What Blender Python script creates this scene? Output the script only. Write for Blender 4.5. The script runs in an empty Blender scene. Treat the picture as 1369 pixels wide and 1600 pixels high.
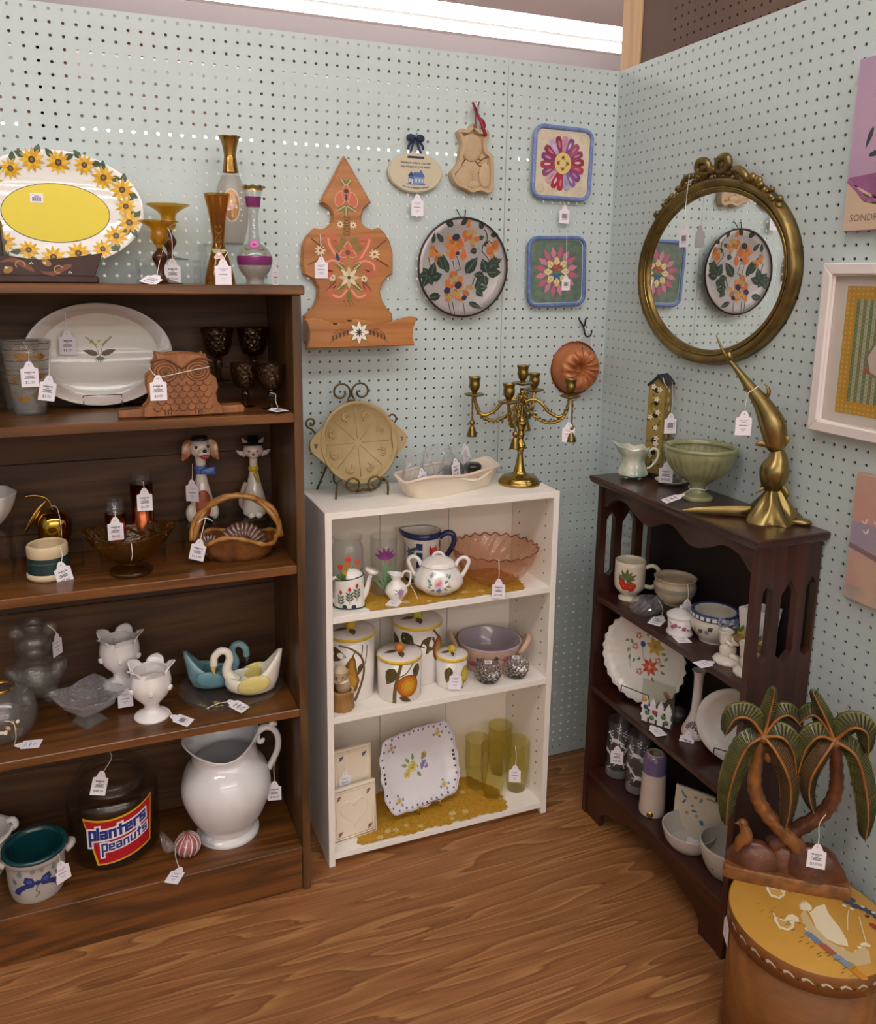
import bpy, math, random
import numpy as np
from math import sin, cos, pi, sqrt, atan2, radians
random.seed(7)
SC = bpy.context.scene
COL = SC.collection
# ---------------------------------------------------------------- camera
CX, CY, CZ = -1.3457, -1.9779, 1.428
FPX, PPX, PPY, YAW, PITCH, ROLL = 1289.55, 659.70, 689.90, -0.3788, 0.1948, 0.0107
cam = bpy.data.cameras.new('camera'); camo = bpy.data.objects.new('camera', cam); COL.objects.link(camo)
cam.sensor_fit = 'VERTICAL'; cam.sensor_height = 24.0; cam.lens = FPX / 1600 * 24.0
cam.shift_x = (684.5 - PPX) / 1600; cam.shift_y = -(800 - PPY) / 1600
cam.clip_start = 0.05
from mathutils import Matrix, Vector, Euler
_f = Vector((-sin(YAW) * cos(PITCH), cos(YAW) * cos(PITCH), -sin(PITCH)))
_r = Vector((cos(YAW), sin(YAW), 0)); _u = _r.cross(_f)
_r2 = cos(ROLL) * _r + sin(ROLL) * _u; _u2 = -sin(ROLL) * _r + cos(ROLL) * _u
m = Matrix((( _r2.x, _u2.x, -_f.x, CX), (_r2.y, _u2.y, -_f.y, CY), (_r2.z, _u2.z, -_f.z, CZ), (0, 0, 0, 1)))
camo.matrix_world = m
SC.camera = camo
# ---------------------------------------------------------------- world, exposure
wd = bpy.data.worlds.new('store_ambient'); SC.world = wd; wd.use_nodes = True
wd.node_tree.nodes['Background'].inputs[0].default_value = (1.0, .94, .85, 1)
wd.node_tree.nodes['Background'].inputs[1].default_value = 0.9
SC.view_settings.view_transform = 'Standard'; SC.view_settings.look = 'None'
SC.view_settings.exposure = 0.12; SC.view_settings.gamma = 1.0; SC.view_settings.use_curve_mapping = False
TUBE_EMIT = 12.0
try:
    SC.cycles.max_bounces = 12; SC.cycles.transparent_max_bounces = 32; SC.cycles.transmission_bounces = 12
    SC.cycles.sample_clamp_indirect = 8.0
except Exception: pass

# ---------------------------------------------------------------- materials
def lin(h):
    if isinstance(h, tuple): return (*h, 1)
    h = h.lstrip('#'); c = [int(h[i:i+2], 16) / 255 for i in (0, 2, 4)]
    return (*[x / 12.92 if x <= .04045 else ((x + .055) / 1.055) ** 2.4 for x in c], 1)
MATS = {}
def M(col, rough=.5, metal=0., coat=0., trans=0., ior=1.45, noise=0., nscale=60., bump=0., sheen=0., sub=0., var=None, vs=30.):
    """procedural principled material; var = second colour mixed in by noise"""
    key = ('p', col, rough, metal, coat, trans, ior, noise, nscale, bump, sub, var, vs)
    if key in MATS: return MATS[key]
    ma = bpy.data.materials.new('surface_' + str(col).strip('#')); ma.use_nodes = True
    nt = ma.node_tree; b = nt.nodes['Principled BSDF']
    b.inputs['Base Color'].default_value = lin(col); b.inputs['Roughness'].default_value = rough
    b.inputs['Metallic'].default_value = metal; b.inputs['IOR'].default_value = ior
    b.inputs['Coat Weight'].default_value = coat; b.inputs['Coat Roughness'].default_value = .03
    b.inputs['Transmission Weight'].default_value = trans
    if sub: b.inputs['Subsurface Weight'].default_value = sub; b.inputs['Subsurface Radius'].default_value = (.01, .008, .006)
    if bump or var or noise:
        tc = nt.nodes.new('ShaderNodeTexCoord'); nz = nt.nodes.new('ShaderNodeTexNoise')
        nt.links.new(tc.outputs['Object'], nz.inputs['Vector']); nz.inputs['Scale'].default_value = vs if var else nscale
        nz.inputs['Detail'].default_value = 5
        if var:
            rp = nt.nodes.new('ShaderNodeValToRGB'); rp.color_ramp.elements[0].position = .35; rp.color_ramp.elements[1].position = .65
            rp.color_ramp.elements[0].color = lin(col); rp.color_ramp.elements[1].color = lin(var)
            nt.links.new(nz.outputs['Fac'], rp.inputs[0]); nt.links.new(rp.outputs[0], b.inputs['Base Color'])
        if bump:
            n2 = nt.nodes.new('ShaderNodeTexNoise'); n2.inputs['Scale'].default_value = nscale; n2.inputs['Detail'].default_value = 4
            nt.links.new(tc.outputs['Object'], n2.inputs['Vector'])
            bp = nt.nodes.new('ShaderNodeBump'); bp.inputs['Strength'].default_value = bump; bp.inputs['Distance'].default_value = .002
            nt.links.new(n2.outputs['Fac'], bp.inputs['Height']); nt.links.new(bp.outputs[0], b.inputs['Normal'])
    MATS[key] = ma
    return ma
def GL(col='#ffffff', rough=.02, ior=1.5, body=0., bcol='#ffffff', bump=0., bscale=80.):
    """thin-walled glass: tinted transparency, fresnel reflection, optional frosted body"""
    key = ('g', col, rough, ior, body, bcol, bump, bscale)
    if key in MATS: return MATS[key]
    ma = bpy.data.materials.new('glass_' + str(col).strip('#')); ma.use_nodes = True
    nt = ma.node_tree; nt.nodes.clear()
    o = nt.nodes.new('ShaderNodeOutputMaterial'); mx = nt.nodes.new('ShaderNodeMixShader')
    lw = nt.nodes.new('ShaderNodeLayerWeight'); lw.inputs['Blend'].default_value = .5
    pw = nt.nodes.new('ShaderNodeMath'); pw.operation = 'POWER'; pw.inputs[1].default_value = 4.; nt.links.new(lw.outputs['Facing'], pw.inputs[0])
    fr = nt.nodes.new('ShaderNodeMath'); fr.operation = 'MULTIPLY_ADD'; fr.inputs[1].default_value = .75; fr.inputs[2].default_value = ((ior-1)/(ior+1))**2
    nt.links.new(pw.outputs[0], fr.inputs[0])
    tr = nt.nodes.new('ShaderNodeBsdfTransparent'); tr.inputs[0].default_value = (*[c**.42 for c in lin(col)[:3]], 1)
    gs = nt.nodes.new('ShaderNodeBsdfGlossy'); gs.inputs['Roughness'].default_value = rough
    first = tr
    if body:
        df = nt.nodes.new('ShaderNodeBsdfDiffuse'); df.inputs[0].default_value = lin(bcol)
        tl = nt.nodes.new('ShaderNodeBsdfTranslucent'); tl.inputs[0].default_value = lin(bcol)
        m0 = nt.nodes.new('ShaderNodeMixShader'); m0.inputs[0].default_value = .5
        nt.links.new(df.outputs[0], m0.inputs[1]); nt.links.new(tl.outputs[0], m0.inputs[2])
        m1 = nt.nodes.new('ShaderNodeMixShader'); m1.inputs[0].default_value = body
        nt.links.new(tr.outputs[0], m1.inputs[1]); nt.links.new(m0.outputs[0], m1.inputs[2]); first = m1
    if bump:
        tc = nt.nodes.new('ShaderNodeTexCoord'); vo = nt.nodes.new('ShaderNodeTexVoronoi'); vo.inputs['Scale'].default_value = bscale
        nt.links.new(tc.outputs['Object'], vo.inputs['Vector'])
        bp = nt.nodes.new('ShaderNodeBump'); bp.inputs['Strength'].default_value = bump; bp.inputs['Distance'].default_value = .004
        nt.links.new(vo.outputs['Distance'], bp.inputs['Height'])
        nt.links.new(bp.outputs[0], gs.inputs['Normal']); nt.links.new(bp.outputs[0], lw.inputs['Normal'])
    nt.links.new(fr.outputs[0], mx.inputs[0]); nt.links.new(first.outputs[0], mx.inputs[1]); nt.links.new(gs.outputs[0], mx.inputs[2])
    nt.links.new(mx.outputs[0], o.inputs[0])
    MATS[key] = ma
    return ma
def WOOD(c1, c2, axis=0, scale=6., rough=.45, c3=None, fine=60., bump=.15, coat=0., warp=1.):
    """wood: grain stretched along axis, cathedral rings from distorted bands"""
    key = ('w', c1, c2, axis, scale, rough, c3, fine, coat, warp)
    if key in MATS: return MATS[key]
    ma = bpy.data.materials.new('wood_' + c1.strip('#')); ma.use_nodes = True
    nt = ma.node_tree; b = nt.nodes['Principled BSDF']; N = nt.nodes.new; L = nt.links.new
    tc = N('ShaderNodeTexCoord'); mp = N('ShaderNodeMapping')
    s = [1., 1., 1.]; s[axis] = .09
    mp.inputs['Scale'].default_value = s
    L(tc.outputs['Object'], mp.inputs[0])
    n1 = N('ShaderNodeTexNoise'); n1.inputs['Scale'].default_value = scale; n1.inputs['Detail'].default_value = 3; n1.inputs['Distortion'].default_value = .6 * warp
    L(mp.outputs[0], n1.inputs['Vector'])
    mu = N('ShaderNodeMath'); mu.operation = 'MULTIPLY'; mu.inputs[1].default_value = 9.; L(n1.outputs['Fac'], mu.inputs[0])
    fr = N('ShaderNodeMath'); fr.operation = 'PINGPONG'; fr.inputs[1].default_value = .5; L(mu.outputs[0], fr.inputs[0])
    n2 = N('ShaderNodeTexNoise'); n2.inputs['Scale'].default_value = fine * 3; n2.inputs['Detail'].default_value = 6
    mp2 = N('ShaderNodeMapping'); s2 = [1., 1., 1.]; s2[axis] = .03; mp2.inputs['Scale'].default_value = s2
    L(tc.outputs['Object'], mp2.inputs[0]); L(mp2.outputs[0], n2.inputs['Vector'])
    ad = N('ShaderNodeMath'); ad.operation = 'MULTIPLY_ADD'; L(fr.outputs[0], ad.inputs[0]); ad.inputs[1].default_value = .9
    m3 = N('ShaderNodeMath'); m3.operation = 'MULTIPLY'; L(n2.outputs['Fac'], m3.inputs[0]); m3.inputs[1].default_value = .6
    L(m3.outputs[0], ad.inputs[2])
    rp = N('ShaderNodeValToRGB'); L(ad.outputs[0], rp.inputs[0])
    e = rp.color_ramp.elements; e[0].position = .2; e[0].color = lin(c1); e[1].position = .75; e[1].color = lin(c2)
    if c3:
        x = e.new(.48); x.color = lin(c3)
    L(rp.outputs[0], b.inputs['Base Color']); b.inputs['Roughness'].default_value = rough
    b.inputs['Coat Weight'].default_value = coat; b.inputs['Coat Roughness'].default_value = .15
    bp = N('ShaderNodeBump'); bp.inputs['Strength'].default_value = bump; bp.inputs['Distance'].default_value = .001
    L(ad.outputs[0], bp.inputs['Height']); L(bp.outputs[0], b.inputs['Normal'])
    MATS[key] = ma
    return ma
def EMIT(col, s):
    ma = bpy.data.materials.new('lamp_glow'); ma.use_nodes = True; nt = ma.node_tree; nt.nodes.clear()
    o = nt.nodes.new('ShaderNodeOutputMaterial'); e = nt.nodes.new('ShaderNodeEmission')
    e.inputs[0].default_value = lin(col); e.inputs[1].default_value = s; nt.links.new(e.outputs[0], o.inputs[0]); return ma
PORC = M('#ece8e2', .05, coat=.6); IVORY = M('#efe6d2', .18, coat=.2); CREAM = M('#e6d8bd', .3)
BRASS = M('#b89a50', .22, 1., var='#957a40', vs=14.); BRASSD = M('#a08648', .3, 1., var='#7d683a', vs=18.); GOLD = M('#c49b45', .16, 1.)
IRON = M('#3a3020', .4, .7); BLACKW = M('#1a1a20', .4, .3); STEEL = M('#b5b5b8', .25, 1.)
ACRYL = GL('#f6fafa', .02, 1.35); CLEAR = GL('#f6f8f8', .02, 1.5, .045, '#e8eeee'); PAPER = M('#f0eaf0', .8); INK = M('#25222e', .8); INKL = M('#8f8a9c', .8)
STRING = M('#f2eee6', .9); FILM = GL('#fcfcfd', .06, 1.6, .17, '#eef0f2', bump=1., bscale=60.)

# ---------------------------------------------------------------- things and parts
def thing(name, label, cat, loc=(0, 0, 0), rz=0., group=None, rx=0., ry=0.):
    o = bpy.data.objects.new(name, None); COL.objects.link(o); o.empty_display_size = .05
    o.location = loc; o.rotation_euler = (rx, ry, rz)
    o['label'] = label; o['category'] = cat
    if group: o['group'] = group
    return o
def mk(name, V, F, mat, parent=None, smooth=True, mi=None, loc=None, rot=None, label=None, kind=None):
    me = bpy.data.meshes.new(name); me.from_pydata([tuple(v) for v in V], [], [tuple(f) for f in F]); 
    for a in (mat if isinstance(mat, list) else [mat]): me.materials.append(a)
    if mi is not None: me.polygons.foreach_set('material_index', list(mi))
    if smooth: me.polygons.foreach_set('use_smooth', [True] * len(F))
    me.update()
    if smooth == 'auto':
        try: me.set_sharp_from_angle(angle=radians(40))
        except Exception: pass
    o = bpy.data.objects.new(name, me); COL.objects.link(o)
    if parent: o.parent = parent
    if loc: o.location = loc
    if rot: o.rotation_euler = rot
    if label: o['label'] = label
    if kind: o['kind'] = kind
    return o
def like(o, parent, loc=None, rot=None, scale=None):
    c = o.copy(); COL.objects.link(c); c.parent = parent
    if loc is not None: c.location = loc
    if rot is not None: c.rotation_euler = rot
    if scale is not None: c.scale = scale
    return c
def look(x, y): return atan2(CX - x, -(CY - y))        # rotation that turns local -Y to the aisle viewer
def join(*gs):
    V, F = [], []
    for v, f in gs:
        n = len(V); V += list(v); F += [tuple(i + n for i in q) for q in f]
    return V, F
def xf(g, t=(0, 0, 0), r=(0, 0, 0), s=(1, 1, 1)):
    if not isinstance(s, tuple): s = (s, s, s)
    E_ = Euler(r).to_matrix(); T = Vector(t)
    return [tuple(E_ @ Vector((v[0]*s[0], v[1]*s[1], v[2]*s[2])) + T) for v in g[0]], g[1]
def cat(pts, n=6, closed=False):
    """Catmull-Rom through points of any dimension"""
    P = [tuple(p) for p in pts]; N = len(P); out = []
    rng = range(N if closed else N - 1)
    for i in rng:
        p0 = P[(i-1) % N] if closed or i > 0 else P[0]; p1 = P[i]; p2 = P[(i+1) % N]; p3 = P[(i+2) % N] if closed or i+2 < N else P[-1]
        for k in range(n):
            t = k / n
            out.append(tuple(.5*((2*b)+(-a+c)*t+(2*a-5*b+4*c-d)*t*t+(-a+3*b-3*c+d)*t**3) for a, b, c, d in zip(p0, p1, p2, p3)))
    if not closed: out.append(P[-1])
    return out
def lathe(prof, seg=36, fn=None, sx=1., sy=1.):
    """prof (r,z) from bottom to top (or around a closed section); fn(theta,r,z,i)->(r,z)"""
    V, F, rings = [], [], []
    for i, (r, z) in enumerate(prof):
        if r < 1e-6:
            rings.append([len(V)] * seg); V.append((0, 0, z)); continue
        ids = []
        for k in range(seg):
            t = 2*pi*k/seg; rr, zz = fn(t, r, z, i) if fn else (r, z)
            ids.append(len(V)); V.append((rr*cos(t)*sx, rr*sin(t)*sy, zz))
        rings.append(ids)
    for a, b in zip(rings, rings[1:]):
        for k in range(seg):
            q = [a[k], a[(k+1) % seg], b[(k+1) % seg], b[k]]; u = []
            for x in q:
                if x not in u: u.append(x)
            if len(u) > 2: F.append(u)
    return V, F
def vessel(prof, t=.003, zin=None):
    """hollow section: outer profile bottom->top, wall t, cavity floor at zin"""
    z0 = prof[0][1]; zin = z0 + t if zin is None else zin
    inner = [(max(r - t, .0004), z) for r, z in prof if z > zin + 1e-5]
    # interpolate radius at zin
    rz = None
    for (r1, z1), (r2, z2) in zip(prof, prof[1:]):
        if z1 <= zin <= z2 and z2 > z1: rz = r1 + (r2-r1)*(zin-z1)/(z2-z1)
    tail = ([(max((rz or prof[0][0]) - t, .0004), zin)] if rz else []) + [(0, zin)]
    return [(0, z0)] + list(prof) + [(prof[-1][0] - t/2, prof[-1][1] + t*.35)] + inner[::-1] + tail
def solid(prof):
    return ([(0, prof[0][1])] if prof[0][0] > 1e-6 else []) + list(prof) + ([(0, prof[-1][1])] if prof[-1][0] > 1e-6 else [])
def tube(path, r, seg=8, closed=False, n=0, flat=1., cap=True):
    if n and not isinstance(r, (int, float)) and len(r) == len(path):
        P4 = cat([(*p, q) for p, q in zip(path, r)], n, closed); P = [p[:3] for p in P4]; r = [max(p[3], .0003) for p in P4]
    else: P = cat(path, n, closed) if n else list(path)
    P = [Vector(p) for p in P]; N = len(P)
    if isinstance(r, (int, float)): R = [r]*N
    else:
        rr = list(r)
        if len(rr) != N:
            R = [rr[min(int(x), len(rr)-1)] + (rr[min(int(x)+1, len(rr)-1)] - rr[min(int(x), len(rr)-1)])*(x-int(x)) for x in [i*(len(rr)-1)/(N-1) for i in range(N)]]
        else: R = rr
    V, F = [], []
    T0 = (P[1]-P[0]).normalized(); up = Vector((0, 0, 1)) if abs(T0.z) < .9 else Vector((0, 1, 0))
    nrm = (up - T0*up.dot(T0)).normalized()
    for i in range(N):
        a = P[(i-1) % N] if closed or i else P[0]; b = P[(i+1) % N] if closed or i < N-1 else P[-1]
        T = (b-a); T = T.normalized() if T.length > 1e-9 else T0
        nrm = nrm - T*nrm.dot(T)
        nrm = nrm.normalized() if nrm.length > 1e-6 else Vector((1, 0, 0))
        bn = T.cross(nrm)
        for k in range(seg):
            t = 2*pi*k/seg; V.append(tuple(P[i] + nrm*cos(t)*R[i] + bn*sin(t)*R[i]*flat))
    for i in range(N if closed else N-1):
        a, b = i*seg, ((i+1) % N)*seg
        for k in range(seg): F.append((a+k, a+(k+1) % seg, b+(k+1) % seg, b+k))
    if not closed and cap:
        F.append(tuple(range(seg))[::-1]); F.append(tuple((N-1)*seg+k for k in range(seg)))
    return V, F
def box(x0, x1, y0, y1, z0, z1, b=0.):
    if x0 > x1: x0, x1 = x1, x0
    if y0 > y1: y0, y1 = y1, y0
    if z0 > z1: z0, z1 = z1, z0
    if b:
        V = []; F = []
        # chamfered box: 24 verts
        idx = {}
        for sx in (0, 1):
            for sy in (0, 1):
                for sz in (0, 1):
                    X, Y, Z = (x0, x1)[sx], (y0, y1)[sy], (z0, z1)[sz]; dx, dy, dz = (b, -b)[sx], (b, -b)[sy], (b, -b)[sz]
                    for a, v in (('x', (X, Y+dy, Z+dz)), ('y', (X+dx, Y, Z+dz)), ('z', (X+dx, Y+dy, Z))):
                        idx[sx, sy, sz, a] = len(V); V.append(v)
        I = lambda s, a: idx[(*s, a)]
        for s in (0, 1):
            F.append([I((s, 0, 0), 'x'), I((s, 1, 0), 'x'), I((s, 1, 1), 'x'), I((s, 0, 1), 'x')])
            F.append([I((0, s, 0), 'y'), I((1, s, 0), 'y'), I((1, s, 1), 'y'), I((0, s, 1), 'y')])
            F.append([I((0, 0, s), 'z'), I((1, 0, s), 'z'), I((1, 1, s), 'z'), I((0, 1, s), 'z')])
        for s in (0, 1):
            for t in (0, 1):
                F.append([I((s, t, 0), 'x'), I((s, t, 1), 'x'), I((s, t, 1), 'y'), I((s, t, 0), 'y')])
                F.append([I((s, 0, t), 'x'), I((s, 1, t), 'x'), I((s, 1, t), 'z'), I((s, 0, t), 'z')])
                F.append([I((0, s, t), 'y'), I((1, s, t), 'y'), I((1, s, t), 'z'), I((0, s, t), 'z')])
                for w in (0, 1): F.append([I((s, t, w), 'x'), I((s, t, w), 'y'), I((s, t, w), 'z')])
        return V, F
    V = [(x, y, z) for z in (z0, z1) for y in (y0, y1) for x in (x0, x1)]
    return V, [(0, 2, 3, 1), (4, 5, 7, 6), (0, 1, 5, 4), (2, 6, 7, 3), (0, 4, 6, 2), (1, 3, 7, 5)]
def ball(c, rx, ry=None, rz=None, seg=20, rings=12, rot=(0, 0, 0)):
    ry = rx if ry is None else ry; rz = rx if rz is None else rz
    g = lathe([(sin(pi*i/rings), -cos(pi*i/rings)) if 0 < i < rings else (0, -cos(pi*i/rings)) for i in range(rings+1)], seg)
    return xf(g, c, rot, (rx, ry, rz))
def offset(poly, d):
    n = len(poly); out = []; A = sum(poly[i][0]*poly[(i+1) % n][1]-poly[(i+1) % n][0]*poly[i][1] for i in range(n)); sg = 1 if A > 0 else -1
    for i in range(n):
        a, b, c = poly[i-1], poly[i], poly[(i+1) % n]
        e1 = (b[0]-a[0], b[1]-a[1]); e2 = (c[0]-b[0], c[1]-b[1])
        l1 = sqrt(e1[0]**2+e1[1]**2) or 1; l2 = sqrt(e2[0]**2+e2[1]**2) or 1
        nx, ny = -(e1[1]/l1+e2[1]/l2), (e1[0]/l1+e2[0]/l2); l = sqrt(nx*nx+ny*ny) or 1
        k = min(2., 1/max(.35, l/2)); out.append((b[0]+nx/l*d*sg*k, b[1]+ny/l*d*sg*k))
    return out
def slab(poly, y0, y1, b=0., holes=None):
    """outline in (x,z) extruded from y0 (back) to y1 (front, smaller y), front edge chamfered by b"""
    n = len(poly); A = sum(poly[i][0]*poly[(i+1) % n][1]-poly[(i+1) % n][0]*poly[i][1] for i in range(n))
    if A < 0: poly = poly[::-1]
    rings = [[(x, y0, z) for x, z in poly]]
    if b:
        rings.append([(x, y1+b*(1 if y1 < y0 else -1), z) for x, z in poly]); rings.append([(x, y1, z) for x, z in offset(poly, b)])
    else: rings.append([(x, y1, z) for x, z in poly])
    V = [v for r in rings for v in r]; F = []
    for i in range(len(rings)-1):
        for k in range(n): F.append((i*n+k, (i+1)*n+k, (i+1)*n+(k+1) % n, i*n+(k+1) % n))
    F.append(tuple(range(n))); F.append(tuple((len(rings)-1)*n+k for k in range(n))[::-1])
    return V, F
def stand(g):            # lathe axis z -> faces -y
    return [(x, -z, y) for x, y, z in g[0]], g[1]
# ---------------------------------------------------------------- flat paint on surfaces
class Paint:
    def __init__(s): s.V = []; s.F = []; s.mi = []; s.mats = []; s.k = 0; s.bb = []
    def lay(s, pts, pad=0.):
        x0 = min(p[0] for p in pts)-pad; x1 = max(p[0] for p in pts)+pad; y0 = min(p[1] for p in pts)-pad; y1 = max(p[1] for p in pts)+pad
        k = 1+max([b[4] for b in s.bb if b[0] < x1 and b[1] > x0 and b[2] < y1 and b[3] > y0], default=0)
        s.bb.append((x0, x1, y0, y1, k)); return k
    def _m(s, c):
        m_ = c if isinstance(c, bpy.types.Material) else M(c, .35)
        if m_ not in s.mats: s.mats.append(m_)
        return s.mats.index(m_)
    def blob(s, pts, c, rings=2):
        n = len(pts); mi = s._m(c); h = s.lay(pts)
        cx = sum(p[0] for p in pts)/n; cy = sum(p[1] for p in pts)/n; b = len(s.V); s.V.append((cx, cy, h))
        for q in range(1, rings+1):
            f = q/rings
            for x, y in pts: s.V.append((cx+(x-cx)*f, cy+(y-cy)*f, h))
        for k in range(n):
            s.F.append((b, b+1+k, b+1+(k+1) % n)); s.mi.append(mi)
            for q in range(rings-1):
                o = b+1+q*n; s.F.append((o+k, o+n+k, o+n+(k+1) % n, o+(k+1) % n)); s.mi.append(mi)
    def poly(s, pts, c):
        mi = s._m(c); h = s.lay(pts); b = len(s.V); s.V += [(x, y, h) for x, y in pts]; s.F.append(tuple(range(b, b+len(pts)))); s.mi.append(mi)
    def strip(s, pts, w, c, n=0, taper=False):
        P = cat(pts, n) if n else list(pts); N = len(P); mi = s._m(c); sk = s.lay(P, (max(w) if isinstance(w, tuple) else w)/2); b = len(s.V)
        for i, p in enumerate(P):
            a = P[max(i-1, 0)]; d = P[min(i+1, N-1)]; dx, dy = d[0]-a[0], d[1]-a[1]; l = sqrt(dx*dx+dy*dy) or 1
            t = i/(N-1); ww = (w[0]+(w[1]-w[0])*t if isinstance(w, tuple) else w)/2
            if taper: ww *= max(.12, sin(pi*t)**.6)
            s.V.append((p[0]-dy/l*ww, p[1]+dx/l*ww, sk)); s.V.append((p[0]+dy/l*ww, p[1]-dx/l*ww, sk))
        for i in range(N-1): s.F.append((b+2*i, b+2*i+1, b+2*i+3, b+2*i+2)); s.mi.append(mi)
    def rect(s, x0, x1, y0, y1, c, nx=1, ny=1):
        mi = s._m(c); sk = s.lay([(x0, y0), (x1, y1)], -1e-5); b = len(s.V)
        for j in range(ny+1):
            for i in range(nx+1): s.V.append((x0+(x1-x0)*i/nx, y0+(y1-y0)*j/ny, sk))
        for j in range(ny):
            for i in range(nx):
                q = b+j*(nx+1)+i; s.F.append((q, q+1, q+nx+2, q+nx+1)); s.mi.append(mi)
    def ell(s, x, y, a, b, c, ang=0., n=14, rings=1):
        s.blob([(x+a*cos(t)*cos(ang)-b*sin(t)*sin(ang), y+a*cos(t)*sin(ang)+b*sin(t)*cos(ang)) for t in [2*pi*k/n for k in range(n)]], c, rings)
    def leaf(s, x, y, l, w, ang, c, vein=None):
        pr = [(0, 0), (.15, .35), (.4, .5), (.7, .33), (1, 0), (.7, -.33), (.4, -.5), (.15, -.35)]
        s.blob([(x+u*l*cos(ang)-v*w*sin(ang), y+u*l*sin(ang)+v*w*cos(ang)) for u, v in pr], c, 1)
        if vein: s.strip([(x+u*l*cos(ang), y+u*l*sin(ang)) for u in (.1, .9)], w*.1, vein)
    def petals(s, x, y, r, n, c, c2, w=.5, r0=.25, a0=0., rc=.28, c3=None):
        for k in range(n):
            a = a0+2*pi*k/n; s.leaf(x+r*r0*cos(a)*.4, y+r*r0*sin(a)*.4, r, r*w, a, c if not c3 or k % 2 else c3)
        if c2: s.ell(x, y, r*rc, r*rc, c2, n=10)
    def rose(s, x, y, r, c, c2, c3):
        for k in range(5): s.ell(x+.45*r*cos(k*1.257), y+.45*r*sin(k*1.257), r*.55, r*.5, c if k % 2 else c2, n=9)
        s.ell(x, y, r*.4, r*.4, c3, n=9); s.strip([(x-.25*r, y), (x, y+.2*r), (x+.25*r, y-.05*r)], r*.14, c2)
    def text(s, body, x, y, size, c, align='CENTER', curve=None, bold=0.):
        cu = bpy.data.curves.new('lettering', 'FONT'); cu.body = body; cu.size = size; cu.align_x = align; cu.resolution_u = 2; cu.offset = bold
        ob = bpy.data.objects.new('lettering', cu); me = bpy.data.meshes.new_from_object(ob)
        mi = s._m(c); b = len(s.V); sk = s.lay([(x+v.co.x, y+v.co.y) for v in me.vertices])
        for v in me.vertices:
            vx, vy = v.co.x, v.co.y
            if curve: vy += curve(vx)
            s.V.append((x+vx, y+vy, sk))
        for p in me.polygons: s.F.append(tuple(b+i for i in p.vertices)); s.mi.append(mi)
        bpy.data.objects.remove(ob); bpy.data.meshes.remove(me); bpy.data.curves.remove(cu)
    def put(s, name, fn, parent, off=.0005, eps=.0001, label=None):
        eps = max(eps, .00007)
        V = [fn(u, v, off+k*eps) for u, v, k in s.V]
        return mk(name, V, s.F, s.mats, parent, smooth=False, mi=s.mi, label=label)
def on_front(y0): return lambda u, v, h: (u, y0-h, v)
def on_top(z0): return lambda u, v, h: (u, v, z0+h)
def rad_at(prof, z):
    for (r1, z1), (r2, z2) in zip(prof, prof[1:]):
        if min(z1, z2) <= z <= max(z1, z2) and z1 != z2: return r1+(r2-r1)*(z-z1)/(z2-z1)
    return prof[-1][0]
def on_lathe(prof, a0=-pi/2, r0=None, sx=1., sy=1.):
    def f(u, v, h):
        r = rad_at(prof, v); t = a0+u/(r0 or r); return ((r+h)*cos(t)*sx, (r+h)*sin(t)*sy, v)
    return f
# ---------------------------------------------------------------- price tags
TAGW, TAGH = .032, .047
_tags = {}
def tag_mesh(style, price):
    key = (style, price)
    if key in _tags: return _tags[key]
    w, h = TAGW/2, TAGH
    if style == 'sticker':
        out = [(-w*.8, -.02), (w*.8, -.02), (w*.8, 0), (-w*.8, 0)]
    else:
        out = [(-w, -h), (w, -h), (w, -.011), (w*.62, -.009), (w*.42, -.001), (w*.2, .004), (-w*.2, .004), (-w*.42, -.001), (-w*.62, -.009), (-w, -.011)]
    V, F = slab(out, .0002, -.0002); P = Paint()
    if style == 'bar':
        random.seed(5)
        x = -w*.55
        while x < w*.55:
            d = random.choice((.0006, .001, .0014)); P.rect(x, x+d, -.0195, -.0165, INK); x += d+random.choice((.0005, .0009))
        for i, (a, y) in enumerate(((.2, -.0215), (.55, -.025), (.42, -.0272), (.6, -.0294))):
            P.rect(-w*a, w*a, y-.0006, y+.0006, INKL if i == 0 else INK)
        P.text(price, 0, -.0405, .0075, INK)
    elif style == 'soft':
        for a, y, c in ((.55, -.016, INKL), (.3, -.0195, INKL), (.35, -.034, INKL), (.15, -.0375, INKL)): P.rect(-w*a, w*a, y-.0005, y+.0005, c)
        for i in range(9): P.rect(-w*.55+i*w*.12, -w*.55+i*w*.12+w*.085, -.0275, -.0255, INK)
    elif style == 'code':
        for i in range(11): P.rect(-w*.5+i*w*.09, -w*.5+i*w*.09+w*.045*(1+i % 2*.7), -.033, -.02, INK)
        P.rect(-w*.5, w*.5, -.0375, -.0365, INKL); P.rect(w*.62, w*.7, -.036, -.018, INKL)
    elif style == 'sticker':
        for i in range(10): P.rect(-w*.55+i*w*.11, -w*.55+i*w*.11+w*.05*(1+i % 2*.6), -.0165, -.0075, INK)
        P.rect(-w*.3, w*.3, -.0062, -.005, INK); P.rect(-w*.6, w*.6, -.0038, -.003, INKL)
    if style != 'sticker': P.ell(0, -.003, .0012, .0012, '#4a4650', n=8)
    n = len(V); mi = [0]*len(F); V = list(V) + [(u, -.0003-k*.00001, v) for u, v, k in P.V]; F = list(F) + [tuple(i+n for i in f) for f in P.F]; mi += [1+i for i in P.mi]
    me = bpy.data.meshes.new('price_tag'); me.from_pydata(V, [], F); me.materials.append(PAPER)
    for a in P.mats: me.materials.append(a)
    me.polygons.foreach_set('material_index', mi); me.update(); _tags[key] = me
    return me
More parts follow.
